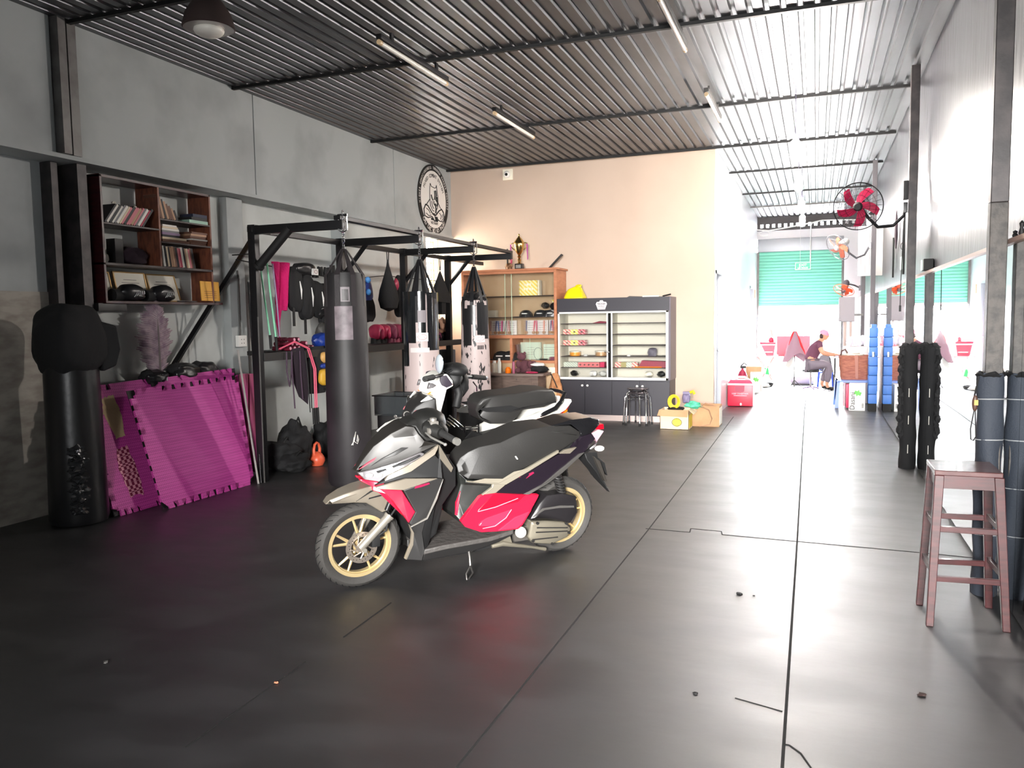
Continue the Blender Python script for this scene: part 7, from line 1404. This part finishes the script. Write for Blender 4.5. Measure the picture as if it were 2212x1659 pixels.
MB().box((x1-0.002, y0+0.0, 0.02), (x1+0.014, y0+0.05, 0.42)).build('side_strap', WHITE, t)
MB().prism([(x0+0.12, y0-0.004, 0.36), (x1-0.14, y0-0.004, 0.36), (x1-0.14, y0-0.004, 0.27), (x1-0.16, y0-0.004, 0.25), (x0+0.14, y0-0.004, 0.25), (x0+0.12, y0-0.004, 0.27)], (0, 0.006, 0)).build('badge_recess', mat('cooler_dark', (150, 10, 60), 0.4), t, smooth=False)
b = MB(); b.text('KEEP TOGETHER', 0.036, face((-1.185, y0-0.003, 0.222)), 0.001); b.box((x0+0.10, y0-0.003, 0.185), (x1-0.10, y0-0.001, 0.193)); b.build('raised_print', mat('print_pale_pink', (246, 190, 206), 0.4), t, smooth=False)
MB().blob((-1.17, y0-0.012, 0.045), (0.018, 0.014, 0.024), 0.05, 2).build('drain_tap', WHITE, t)
t = thing('fire_extinguisher', 'dark red fire extinguisher standing behind the crimson cool box', 'extinguisher', (-1.27, 15.5, 0))
MB().lathe([(0.07, 0), (0.085, 0.02), (0.085, 0.42), (0.06, 0.49), (0.025, 0.53), (0.02, 0.57)], (-1.27, 15.5, 0), 20).build('cylinder', mat('extinguisher_red', (150, 24, 60), 0.35), t); MB().box((-1.31, 15.47, 0.56), (-1.21, 15.53, 0.6)).tube([(-1.3, 15.5, 0.6), (-1.24, 15.45, 0.66), (-1.2, 15.5, 0.62)], 0.012, 6).build('valve_handle', BLACKM, t)
def whitebox(x, y, w_, d, h, lab, rz, words=True):
    t = local(thing('carton', lab, 'box', (x, y, 0), rz, 'white cartons'))
    MB().box((-w_/2, -d/2, 0), (w_/2, d/2, h)).build('carton_body', WHITE, t, bevel=0.003)
    b = MB(); star = []
    cx_, cz_ = (0.01, h*0.66)
    for k in range(12): a = k*math.pi/6+0.2; rr = 0.058 if k % 2 == 0 else 0.03; star.append((cx_+rr*math.cos(a), -d/2-0.001, cz_+rr*math.sin(a)))
    b.prism(star, (0, -0.001, 0)); b.build('green_leaf_star', mat('leaf_green', (110, 206, 90), 0.5), t, smooth=False)
    if words:
        b = MB(); b.text('Dasani', 0.105, Matrix.Translation((-w_/2+0.055, -d/2-0.0015, h*0.36)) @ PY_W @ Matrix.Rotation(R(90), 4, 'Z'), 0.001); b.build('lettering', BLACKM, t, smooth=False)
        b = MB()
        for k in range(8): b.box((w_/2-0.05, -d/2-0.002, 0.05+k*0.009), (w_/2-0.02, -d/2-0.001, 0.055+k*0.009))
        b.build('barcode', GREYP, t, smooth=False)
    return t
whitebox(0.635, 14.0, 0.24, 0.30, 0.425, 'white water carton with black lettering and green star under the blue table', -0.06)
whitebox(-1.12, 16.75, 0.2, 0.3, 0.40, 'white carton with a faint green star behind the crimson cool box', 0.05, False)
tag(MB().box((-1.32, 16.9, 0), (-1.02, 17.3, 0.50), r=0.005).build('carton', CARD), 'tan carton behind the small white carton on the corridor floor', 'box')
# blue plastic table seen from its end, basket on it
t = thing('plastic_table', 'blue plastic folding table with arched legs holding the wicker basket', 'table', (0.6, 14.5, 0))
MB().box((0.33, 14.2, 0.42), (0.86, 14.9, 0.45), r=0.01).build('table_top', mat('table_blue', (112, 142, 214), 0.4), t)
for x in (0.335, 0.80):
    MB().hull([(x, 14.2, 0.42), (x+0.05, 14.2, 0.42), (x+(-0.03 if x < 0.5 else 0.03), 14.15, 0), (x+0.03, 14.15, 0), (x, 14.26, 0.42), (x+0.05, 14.26, 0.42), (x, 14.2, 0), (x+0.03, 14.2, 0)]).build('leg', mat('table_blue', (112, 142, 214), 0.4), t, bevel=0.004)
for k in range(3):
    tag(MB().hull([(0.285+0.018*k, 14.3, 0.04+0.09*k), (0.31+0.018*k, 14.3, 0.04+0.09*k), (0.31+0.01*k, 14.3, 0.46), (0.335+0.01*k, 14.3, 0.46), (0.285+0.018*k, 14.7, 0.04+0.09*k), (0.31+0.01*k, 14.7, 0.46), (0.335+0.01*k, 14.7, 0.46)]).build('folded_stool', BLUE), 'blue folded plastic stool, %s of the stack left of the blue table' % ORD[k], 'stool', 'folded blue stools')
tag(MB().box((0.47, 14.05, 0.02), (0.515, 14.3, 0.40), r=0.006).build('red_folder', mat('folder_red', (196, 36, 86), 0.4)), 'red folder with white edge left of the lettered carton', 'folder')
tag(MB().box((0.44, 14.3, 0.02), (0.465, 14.5, 0.42), r=0.006).build('pink_folder', mat('folder_pink', (236, 190, 196), 0.4)), 'pale pink folder behind the red folder', 'folder')
t = thing('wicker_basket', 'brown woven basket full of white papers standing on the blue table', 'basket', (0.61, 14.55, 0.45))
b = MB()
def bas(u, v):
    a = 6.283*u; c_, s_ = math.cos(a), math.sin(a); k = 0.86+0.14*min(1, v*1.6); wv = 0.006*math.sin(a*40+int(v*24)*3.14)
    return (0.615+(0.245*k+wv)*math.copysign(abs(c_)**0.5, c_), 14.55+(0.17*k+wv)*math.copysign(abs(s_)**0.5, s_), 0.452+v*0.40)
b.grid(bas, 96, 25, 0.01, cu=True); b.box((0.42, 14.42, 0.452), (0.81, 14.68, 0.47)); b.build('woven_body', mat('wicker_reddish', (158, 96, 80), 0.75, rgb2=(186, 122, 100), nscale=12, stretch=(1, 1, 6), bump=0.5, bscale=30), t)
MB().hull([(0.60, 14.36, 0.86), (0.66, 14.36, 0.86), (0.61, 14.345, 0.62), (0.65, 14.345, 0.62), (0.62, 14.34, 0.47), (0.66, 14.34, 0.47), (0.60, 14.38, 0.86), (0.66, 14.38, 0.86)]).build('front_strap', mat('strap_tan', (176, 120, 104), 0.6), t, bevel=0.005)
MB().tube([(0.39, 14.5, 0.84), (0.40, 14.5, 0.92), (0.46, 14.5, 0.95), (0.50, 14.5, 0.88)], 0.016, 6).build('handle', mat('wicker_dark', (96, 70, 66), 0.7), t)
tag(MB().blob((0.58, 14.58, 0.86), (0.17, 0.12, 0.055), 0.2, 5, 3, 3).build('paper_heap', PAPER), 'heap of white papers filling the wicker basket', 'paper')
for k, (x, y) in enumerate(((0.55, 15.2), (0.62, 15.25), (0.70, 15.2), (0.76, 15.3))):
    tag(MB().blob((x, y, 1.06+0.02*(k % 2)), (0.055, 0.05, 0.085), 0.15, k).build('plastic_bag', mat('bag_white_lilac', (214, 210, 222), 0.35)), 'white crumpled plastic bag, %s from the left above the basket' % ORD[k], 'bag', 'crumpled bags above the basket')
tag(MB().box((0.46, 15.05, 0.0), (0.86, 15.45, 0.97)).build('white_counter', mat('counter_pale', (216, 206, 206), 0.5)), 'pale counter standing behind the wicker basket', 'counter')
# blue gym mattress rolled round third post
t = thing('folded_mattress', 'blue folded gym mattress standing against the third post', 'mattress', (0.87, 14.2, 0))
b = MB()
for k in range(8): z = 0.12+k*0.15; b.box((0.785, 13.80, z), (0.915, 14.05, z+0.148), r=0.02)
b.build('padding', mat('mattress_blue', (70, 128, 214), 0.45), t); MB().box((0.81, 13.82, 1.3), (0.89, 14.04, 1.37), r=0.01).build('top_flap', mat('mattress_blue', (70, 128, 214), 0.45), t)
MB().box((0.83, 13.785, 0.86), (0.865, 13.80, 0.94), r=0.004).build('silver_buckle', CHROME, t); MB().box((0.79, 13.82, 0.0), (0.91, 14.04, 0.12)).build('dark_foot', BLACKM, t)

# person at the table
t = thing('person', 'person in pink cap, plum t-shirt and grey trousers sitting bent over a table', 'person', (-0.02, 17.6, 0))
def skin(name, pts, edges, rad, m, par, root=0, sub=2):
    me = bpy.data.meshes.new(name); me.from_pydata([tuple(p) for p in pts], edges, []); o = bpy.data.objects.new(name, me); COL.objects.link(o)
    md = o.modifiers.new('skin', 'SKIN'); md.use_smooth_shade = True
    for i, r in enumerate(rad):
        v = me.skin_vertices[0].data[i]; v.radius = (r, r) if not isinstance(r, tuple) else r; v.use_root = (i == root)
    q_ = o.modifiers.new('round', 'SUBSURF'); q_.levels = sub; q_.render_levels = sub
    me.materials.append(m); o.parent = par; o.matrix_parent_inverse = par.matrix_basis.inverted(); return o
PY = 17.6
pts = [(-0.12, PY, 0.52), (-0.08, PY, 0.68), (-0.01, PY, 0.84), (0.07, PY, 0.95), (0.115, PY-0.01, 1.02), (0.16, PY-0.02, 1.09),   # pelvis..head 0-5
       (0.06, PY-0.17, 0.93), (0.13, PY-0.21, 0.75), (0.31, PY-0.15, 0.71), (0.38, PY-0.13, 0.72),                                  # near arm 6-9
       (0.06, PY+0.17, 0.93), (0.14, PY+0.2, 0.76), (0.31, PY+0.12, 0.72), (0.38, PY+0.1, 0.72),                                     # far arm 10-13
       (-0.08, PY-0.10, 0.50), (0.27, PY-0.14, 0.52), (0.22, PY-0.14, 0.10), (0.25, PY-0.14, 0.05), (0.34, PY-0.14, 0.035),           # near leg 14-18
       (-0.08, PY+0.10, 0.50), (0.27, PY+0.16, 0.52), (0.12, PY+0.16, 0.10), (0.15, PY+0.16, 0.05), (0.25, PY+0.16, 0.035)]
ed = [(0, 1), (1, 2), (2, 3), (3, 4), (4, 5), (3, 6), (6, 7), (7, 8), (8, 9), (3, 10), (10, 11), (11, 12), (12, 13), (0, 14), (14, 15), (15, 16), (16, 17), (17, 18), (0, 19), (19, 20), (20, 21), (21, 22), (22, 23)]
rad = [0.13, 0.12, 0.125, 0.115, 0.05, 0.075, 0.06, 0.042, 0.033, 0.028, 0.06, 0.042, 0.033, 0.028, 0.085, 0.065, 0.04, 0.035, 0.03, 0.085, 0.065, 0.04, 0.035, 0.03]
body = skin('body', pts, ed, rad, SKIN, t)
b = MB().blob((0.168, PY-0.02, 1.105), (0.082, 0.07, 0.098), 0.02, 2, 1.5, 3).blob((0.245, PY-0.02, 1.085), (0.016, 0.012, 0.018), 0, sub=2).blob((0.16, PY-0.095, 1.10), (0.018, 0.01, 0.025), 0, sub=2)
b.build('head', SKIN, t)
b = MB()
for s in (-1, 1): b.blob((0.238, PY-0.02+s*0.03, 1.115), (0.008, 0.01, 0.007), 0, sub=1)
b.tube([(0.243, PY-0.04, 1.05), (0.247, PY-0.02, 1.048), (0.243, PY, 1.05)], 0.004, 5); b.build('eyes_and_mouth', DARKSH, t)
for s, hy in ((-1, PY-0.13), (1, PY+0.10)):
    hp = [(0.37, hy, 0.72), (0.42, hy, 0.718), (0.445, hy, 0.716)]; he = [(0, 1), (1, 2)]; hr = [0.024, (0.03, 0.016), (0.026, 0.013)]
    for f, (dy, L) in enumerate(((-0.026, 0.06), (-0.009, 0.07), (0.009, 0.066), (0.025, 0.052))):
        n0 = len(hp); hp += [(0.455, hy+dy, 0.716), (0.455+L*0.55, hy+dy*1.1, 0.710), (0.455+L, hy+dy*1.15, 0.695)]; he += [(2, n0), (n0, n0+1), (n0+1, n0+2)]; hr += [0.0095, 0.0085, 0.007]
    n0 = len(hp); hp += [(0.41, hy+0.035, 0.712), (0.445, hy+0.052, 0.706)]; he += [(1, n0), (n0, n0+1)]; hr += [0.011, 0.009]
    skin('hand', hp, he, hr, SKIN, t, 0, 1)
sh = [(-0.12, PY, 0.56), (-0.08, PY, 0.68), (-0.01, PY, 0.84), (0.07, PY, 0.955), (0.10, PY, 0.985), (0.06, PY-0.17, 0.93), (0.10, PY-0.195, 0.82), (0.06, PY+0.17, 0.93), (0.10, PY+0.19, 0.83)]
skin('t_shirt', sh, [(0, 1), (1, 2), (2, 3), (3, 4), (3, 5), (5, 6), (3, 7), (7, 8)], [0.145, 0.135, 0.14, 0.13, 0.07, 0.075, 0.06, 0.075, 0.06], mat('shirt_plum', (104, 60, 80), 0.8), t)
tr = [(-0.12, PY, 0.52), (-0.08, PY-0.10, 0.50), (0.27, PY-0.14, 0.52), (0.23, PY-0.14, 0.14), (-0.08, PY+0.10, 0.50), (0.27, PY+0.16, 0.52), (0.13, PY+0.16, 0.14)]
skin('trousers', tr, [(0, 1), (1, 2), (2, 3), (0, 4), (4, 5), (5, 6)], [0.145, 0.105, 0.085, 0.06, 0.105, 0.085, 0.06], mat('trouser_grey', (122, 112, 122), 0.8), t)
for s in (-1, 1): MB().blob((0.31 if s < 0 else 0.21, PY+s*0.15, 0.035), (0.09, 0.04, 0.035), 0.05, 2).build('shoe', DGREY, t)
MB().lathe([(0.094, 0.0), (0.092, 0.035), (0.075, 0.075), (0.04, 0.095), (0.001, 0.10)], M=at((0.15, PY-0.02, 1.125), 0, 0.35), n=22).tube([(0.125, PY-0.02, 1.21), (0.13, PY-0.02, 1.235)], 0.014, 8).build('cap', mat('cap_pink', (236, 150, 176), 0.7), t)
MB().prism([(0.215, PY-0.095, 1.15), (0.30, PY-0.07, 1.095), (0.32, PY-0.02, 1.085), (0.30, PY+0.03, 1.095), (0.215, PY+0.055, 1.15)], (0.003, 0, 0.01)).build('cap_brim', mat('cap_pink', (236, 150, 176), 0.7), t)
MB().blob((0.115, PY-0.02, 1.09), (0.05, 0.07, 0.06), 0.1, 4).build('hair', mat('hair_dark', (60, 36, 36), 0.7), t)
t = thing('round_stool', 'dark round stool under the seated person', 'stool', (-0.1, 17.6, 0))
MB().cyl((-0.09, PY, 0.37), (-0.09, PY, 0.41), 0.17).build('seat', DGREY, t, bevel=0.008); MB().cyl((-0.09, PY, 0.04), (-0.09, PY, 0.37), 0.02).build('column', CHROME, t)
for k in range(4): a = k*1.57+0.4; MB().tube([(-0.09, PY, 0.06), (-0.09+0.17*math.cos(a), PY+0.17*math.sin(a), 0.02)], 0.014, 6).build('foot', mat('foot_lilac', (130, 90, 150), 0.4), t)
t = thing('work_table', 'pale work table in front of the seated person', 'table', (0.6, 17.6, 0))
MB().box((0.34, 17.3, 0.66), (0.80, 18.0, 0.69)).build('table_top', mat('table_pale', (214, 208, 206), 0.5), t, bevel=0.004)
for x in (0.37, 0.77):
    for y in (17.34, 17.96): MB().tube([(x, y, 0.66), (x, y, 0)], 0.014, 8).build('leg', GREYP, t)
tag(MB().box((0.37, 17.35, 0.691), (0.5, 17.6, 0.705)).box((0.5, 17.5, 0.691), (0.53, 17.55, 0.78)).build('paper_pad', mat('pad_lilac', (196, 190, 216), 0.6)), 'lilac paper pad under the person hands', 'paper')
# blue child chair with rucksack
t = thing('plastic_chair', 'small blue plastic chair with a backrest near the seated person', 'chair', (0.2, 18.3, 0))
BC = mat('chair_blue', (64, 96, 216), 0.4)
MB().box((0.05, 18.2, 0.29), (0.36, 18.5, 0.32), r=0.01).build('seat', BC, t)
for (x, y) in ((0.07, 18.22), (0.33, 18.22), (0.07, 18.48), (0.33, 18.48)): MB().tube([(x, y, 0.29), (x+(0.02 if x > 0.2 else -0.02), y, 0)], [0.03, 0.02], 6).build('leg', BC, t)
MB().tube([(0.06, 18.24, 0.3), (0.02, 18.24, 0.52), (0.03, 18.3, 0.60), (0.06, 18.46, 0.60), (0.06, 18.48, 0.3)], 0.018, 8).build('backrest', BC, t)
t = thing('rucksack', 'grey rucksack standing on the small blue plastic chair', 'rucksack', (0.2, 18.3, 0.32))
MB().blob((0.19, 18.33, 0.50), (0.13, 0.10, 0.19), 0.08, 6, 2, 4, None, 0.8).build('main_bag', mat('rucksack_grey', (112, 112, 118), 0.7, bump=0.3, bscale=14), t); MB().blob((0.18, 18.23, 0.45), (0.09, 0.03, 0.10), 0.05, 3, 2, 3, None, 0.8).build('front_pocket', mat('rucksack_grey', (112, 112, 118), 0.7), t); MB().tube([(0.28, 18.25, 0.62), (0.33, 18.22, 0.4), (0.37, 18.2, 0.1)], 0.014, 6).tube([(0.14, 18.28, 0.68), (0.19, 18.26, 0.73), (0.24, 18.28, 0.68)], 0.01, 6).build('strap', DGREY, t)
t = thing('floor_cushion', 'long flat lilac-grey bag lying on the bright corridor floor', 'bag', (-0.27, 18.75, 0))
MB().blob((-0.27, 18.85, 0.09), (0.25, 0.16, 0.09), 0.05, 3, 1.5, 4, None, 0.6).build('bag_body', mat('cushion_lilac', (186, 176, 190), 0.6), t); MB().box((-0.5, 18.7, 0.0), (-0.03, 18.98, 0.02)).build('dark_base', DGREY, t); MB().tube([(-0.4, 18.8, 0.17), (-0.25, 18.8, 0.22), (-0.05, 18.8, 0.19)], 0.01, 6).build('purple_strap', mat('strap_purple', (110, 40, 130), 0.5), t)
# draped jacket on a stand
t = thing('clothes_stand', 'slim stand carrying the red and grey jacket in the doorway light', 'stand', (-0.42, 18.1, 0))
MB().tube([(-0.42, 18.1, 0), (-0.42, 18.1, 1.14)], 0.012, 8).build('pole', GREYP, t)
for k in range(3): a = k*2.09; MB().tube([(-0.42, 18.1, 0.15), (-0.42+0.15*math.cos(a), 18.1+0.15*math.sin(a), 0.01)], 0.01, 6).build('foot', GREYP, t)
t = thing('draped_jacket', 'red-edged grey jacket draped over a stand, beside the seated person', 'jacket', (-0.42, 18.05, 0.4))
def dj(u, v):
    a = 6.283*u; r = (0.02+0.19*v**0.8)*(1+0.12*math.sin(a*5+v*3)); low = 0.56+0.10*math.sin(a*2+0.5)
    return (-0.42+r*math.cos(a)*1.05+0.0, 18.05+r*math.sin(a)*0.5, 1.19-v*low)
MB().grid(dj, 32, 16, 0.008, cu=True).build('jacket_cloth', mat('jacket_mauve', (146, 116, 128), 0.8), t)
MB().tube([dj(0.93, 0.02), dj(0.93, 0.3), dj(0.94, 0.6), dj(0.95, 0.9)], [0.02, 0.028, 0.026, 0.014], 8).tube([dj(0.62, 0.02), dj(0.62, 0.2), dj(0.6, 0.45)], [0.02, 0.022, 0.01], 8).build('red_edge', mat('jacket_red', (226, 20, 30), 0.6), t)
MB().hull([(-0.5, 18.0, 0.75), (-0.42, 18.0, 0.75), (-0.6, 18.0, 0.46), (-0.52, 18.0, 0.40), (-0.45, 18.0, 0.52), (-0.5, 18.03, 0.75), (-0.42, 18.03, 0.75), (-0.56, 18.03, 0.45)]).build('grey_sleeve', mat('sleeve_grey', (176, 180, 176), 0.8), t)
# cool box on a trolley table at left
t = thing('folding_table', 'small pinkish folding table under the far cool box by the doorway', 'table', (-1.05, 19.5, 0))
MB().box((-1.28, 19.25, 0.58), (-0.82, 19.7, 0.61)).build('table_top', mat('table_rose', (196, 150, 150), 0.5), t)
for (xa, xb_) in ((-1.25, -0.9), (-0.9, -1.2)): MB().tube([(xa, 19.3, 0.58), (xb_, 19.3, 0)], 0.014, 8).build('leg', mat('leg_rose', (200, 110, 100), 0.5), t); MB().tube([(xa, 19.65, 0.58), (xb_, 19.65, 0)], 0.014, 8).build('leg', mat('leg_rose', (200, 110, 100), 0.5), t)
t = thing('cool_box', 'smaller crimson cool box with white stripe up on the folding table', 'cool box', (-1.02, 19.45, 0.61))
MB().hull([(-1.14, 19.3, 0.612), (-0.90, 19.3, 0.612), (-1.20, 19.3, 0.88), (-0.86, 19.3, 0.88), (-1.14, 19.6, 0.612), (-0.90, 19.6, 0.612), (-1.20, 19.6, 0.88), (-0.86, 19.6, 0.88)]).build('body', COOLR, t); MB().box((-1.21, 19.29, 0.845), (-0.855, 19.61, 0.87)).build('white_stripe', WHITE, t); MB().box((-1.21, 19.29, 0.88), (-0.855, 19.61, 0.92), r=0.01).build('lid', COOLR, t); MB().box((-1.10, 19.295, 0.68), (-0.92, 19.3, 0.70)).build('pale_print', WHITE, t)
t = thing('red_fan_stand', 'red toy-like blender standing on the far cool box lid', 'blender', (-0.95, 19.45, 0.92))
MB().lathe([(0.06, 0), (0.07, 0.03), (0.05, 0.09), (0.02, 0.1)], (-0.96, 19.45, 0.92), 16).build('base', COOLR, t); MB().lathe([(0.02, 0.1), (0.035, 0.14), (0.03, 0.24), (0.05, 0.28), (0.001, 0.285)], (-0.96, 19.45, 0.92), 16).build('jug', mat('jug_pinkish', (226, 160, 150), 0.4), t)
tag(MB().hull([(-1.22, 18.6, 0.88), (-1.14, 18.6, 0.90), (-0.98, 18.6, 0.40), (-0.92, 18.6, 0.42), (-1.22, 18.62, 0.88), (-0.92, 18.62, 0.42), (-1.14, 18.62, 0.9)]).tube([(-1.0, 18.61, 0.42), (-1.1, 18.61, 0.0)], 0.012, 6).tube([(-0.96, 18.61, 0.42), (-0.86, 18.61, 0.0)], 0.012, 6).build('deck_chair', mat('deck_white', (226, 216, 222), 0.5)), 'white folded deck chair leaning below the far cool box', 'chair')
tag(MB().hull([(-1.07, 18.9, 0.35), (-0.99, 18.9, 0.35), (-1.05, 18.9, 0.2), (-0.97, 18.9, 0.2), (-1.07, 18.98, 0.35), (-0.99, 18.98, 0.35), (-1.05, 18.98, 0.2), (-0.97, 18.98, 0.2)]).tube([(-1.03, 18.94, 0.34), (-1.06, 19.2, 0.5), (-1.06, 19.3, 0.6)], 0.006, 5).build('green_bag', mat('bag_green', (10, 220, 70), 0.5)), 'bright green bag hanging below the far cool box', 'bag')
for k, (x, y) in enumerate(((-1.0, 17.9), (-0.93, 18.15))): tag(MB().blob((x, y, 0.045), (0.09, 0.07, 0.045), 0.2, k+2).build('shoe', [WHITE, DGREY][k]), '%s shoe on the corridor floor below the deck chair' % ('white' if k == 0 else 'dark'), 'shoe', 'shoes by the doorway')
# scraps on the floor
for i, (x, y, s, m, lb) in enumerate(((-0.378, 4.52, 0.016, BLACKM, 'black scrap of rubber in the middle of the right floor mat'), (-0.30, 4.52, 0.006, BLACKM, 'tiny black crumb right of the rubber scrap'), (0.423, 3.52, 0.016, mat('scrap_brown', (50, 34, 32), 0.7), 'dark brown scrap on the floor in the lower right'), (-0.44, 3.24, 0.010, BLACKM, 'black speck beside the short floor seam'), (-2.15, 2.76, 0.010, mat('scrap_orange', (196, 120, 90), 0.6), 'tiny orange scrap on the dark floor in the lower left'), (-3.03, 2.68, 0.014, GREYP, 'small grey scrap on the dark floor, leftmost'))):
    tag(MB().blob((x, y, s*0.35), (s, s*0.8, s*0.4), 0.4, i, 3, 2).build('floor_scrap', m), lb, 'scrap')

# ================================================================ sunlit alley beyond the shutter
struct(MB().box((-12, YS, -0.14), (12, 45, -0.02)).build('alley_ground', mat('alley_concrete', (206, 202, 196), 0.8), smooth=False))
t = thing('market_stall', 'blurred red awning stall seen through the doorway across the alley', 'stall', (-0.9, 31, 0))
MB().hull([(-2.4, 30, 1.75), (0.2, 30, 1.75), (-2.4, 31.5, 2.3), (0.2, 31.5, 2.3), (-2.4, 31.5, 1.8), (0.2, 31.5, 1.8)]).build('awning', mat('awning_red', (232, 20, 40), 0.6), t)
for x in (-2.35, 0.15): MB().cyl((x, 30.1, 0), (x, 30.1, 1.76), 0.03).build('pole', GREYST, t)
MB().box((-1.35, 31.2, 0.0), (-0.2, 31.6, 0.75)).build('counter', mat('awning_red', (232, 20, 40), 0.6), t)
for o in list(bpy.data.objects):
    if '_local' in o: del o['_local']
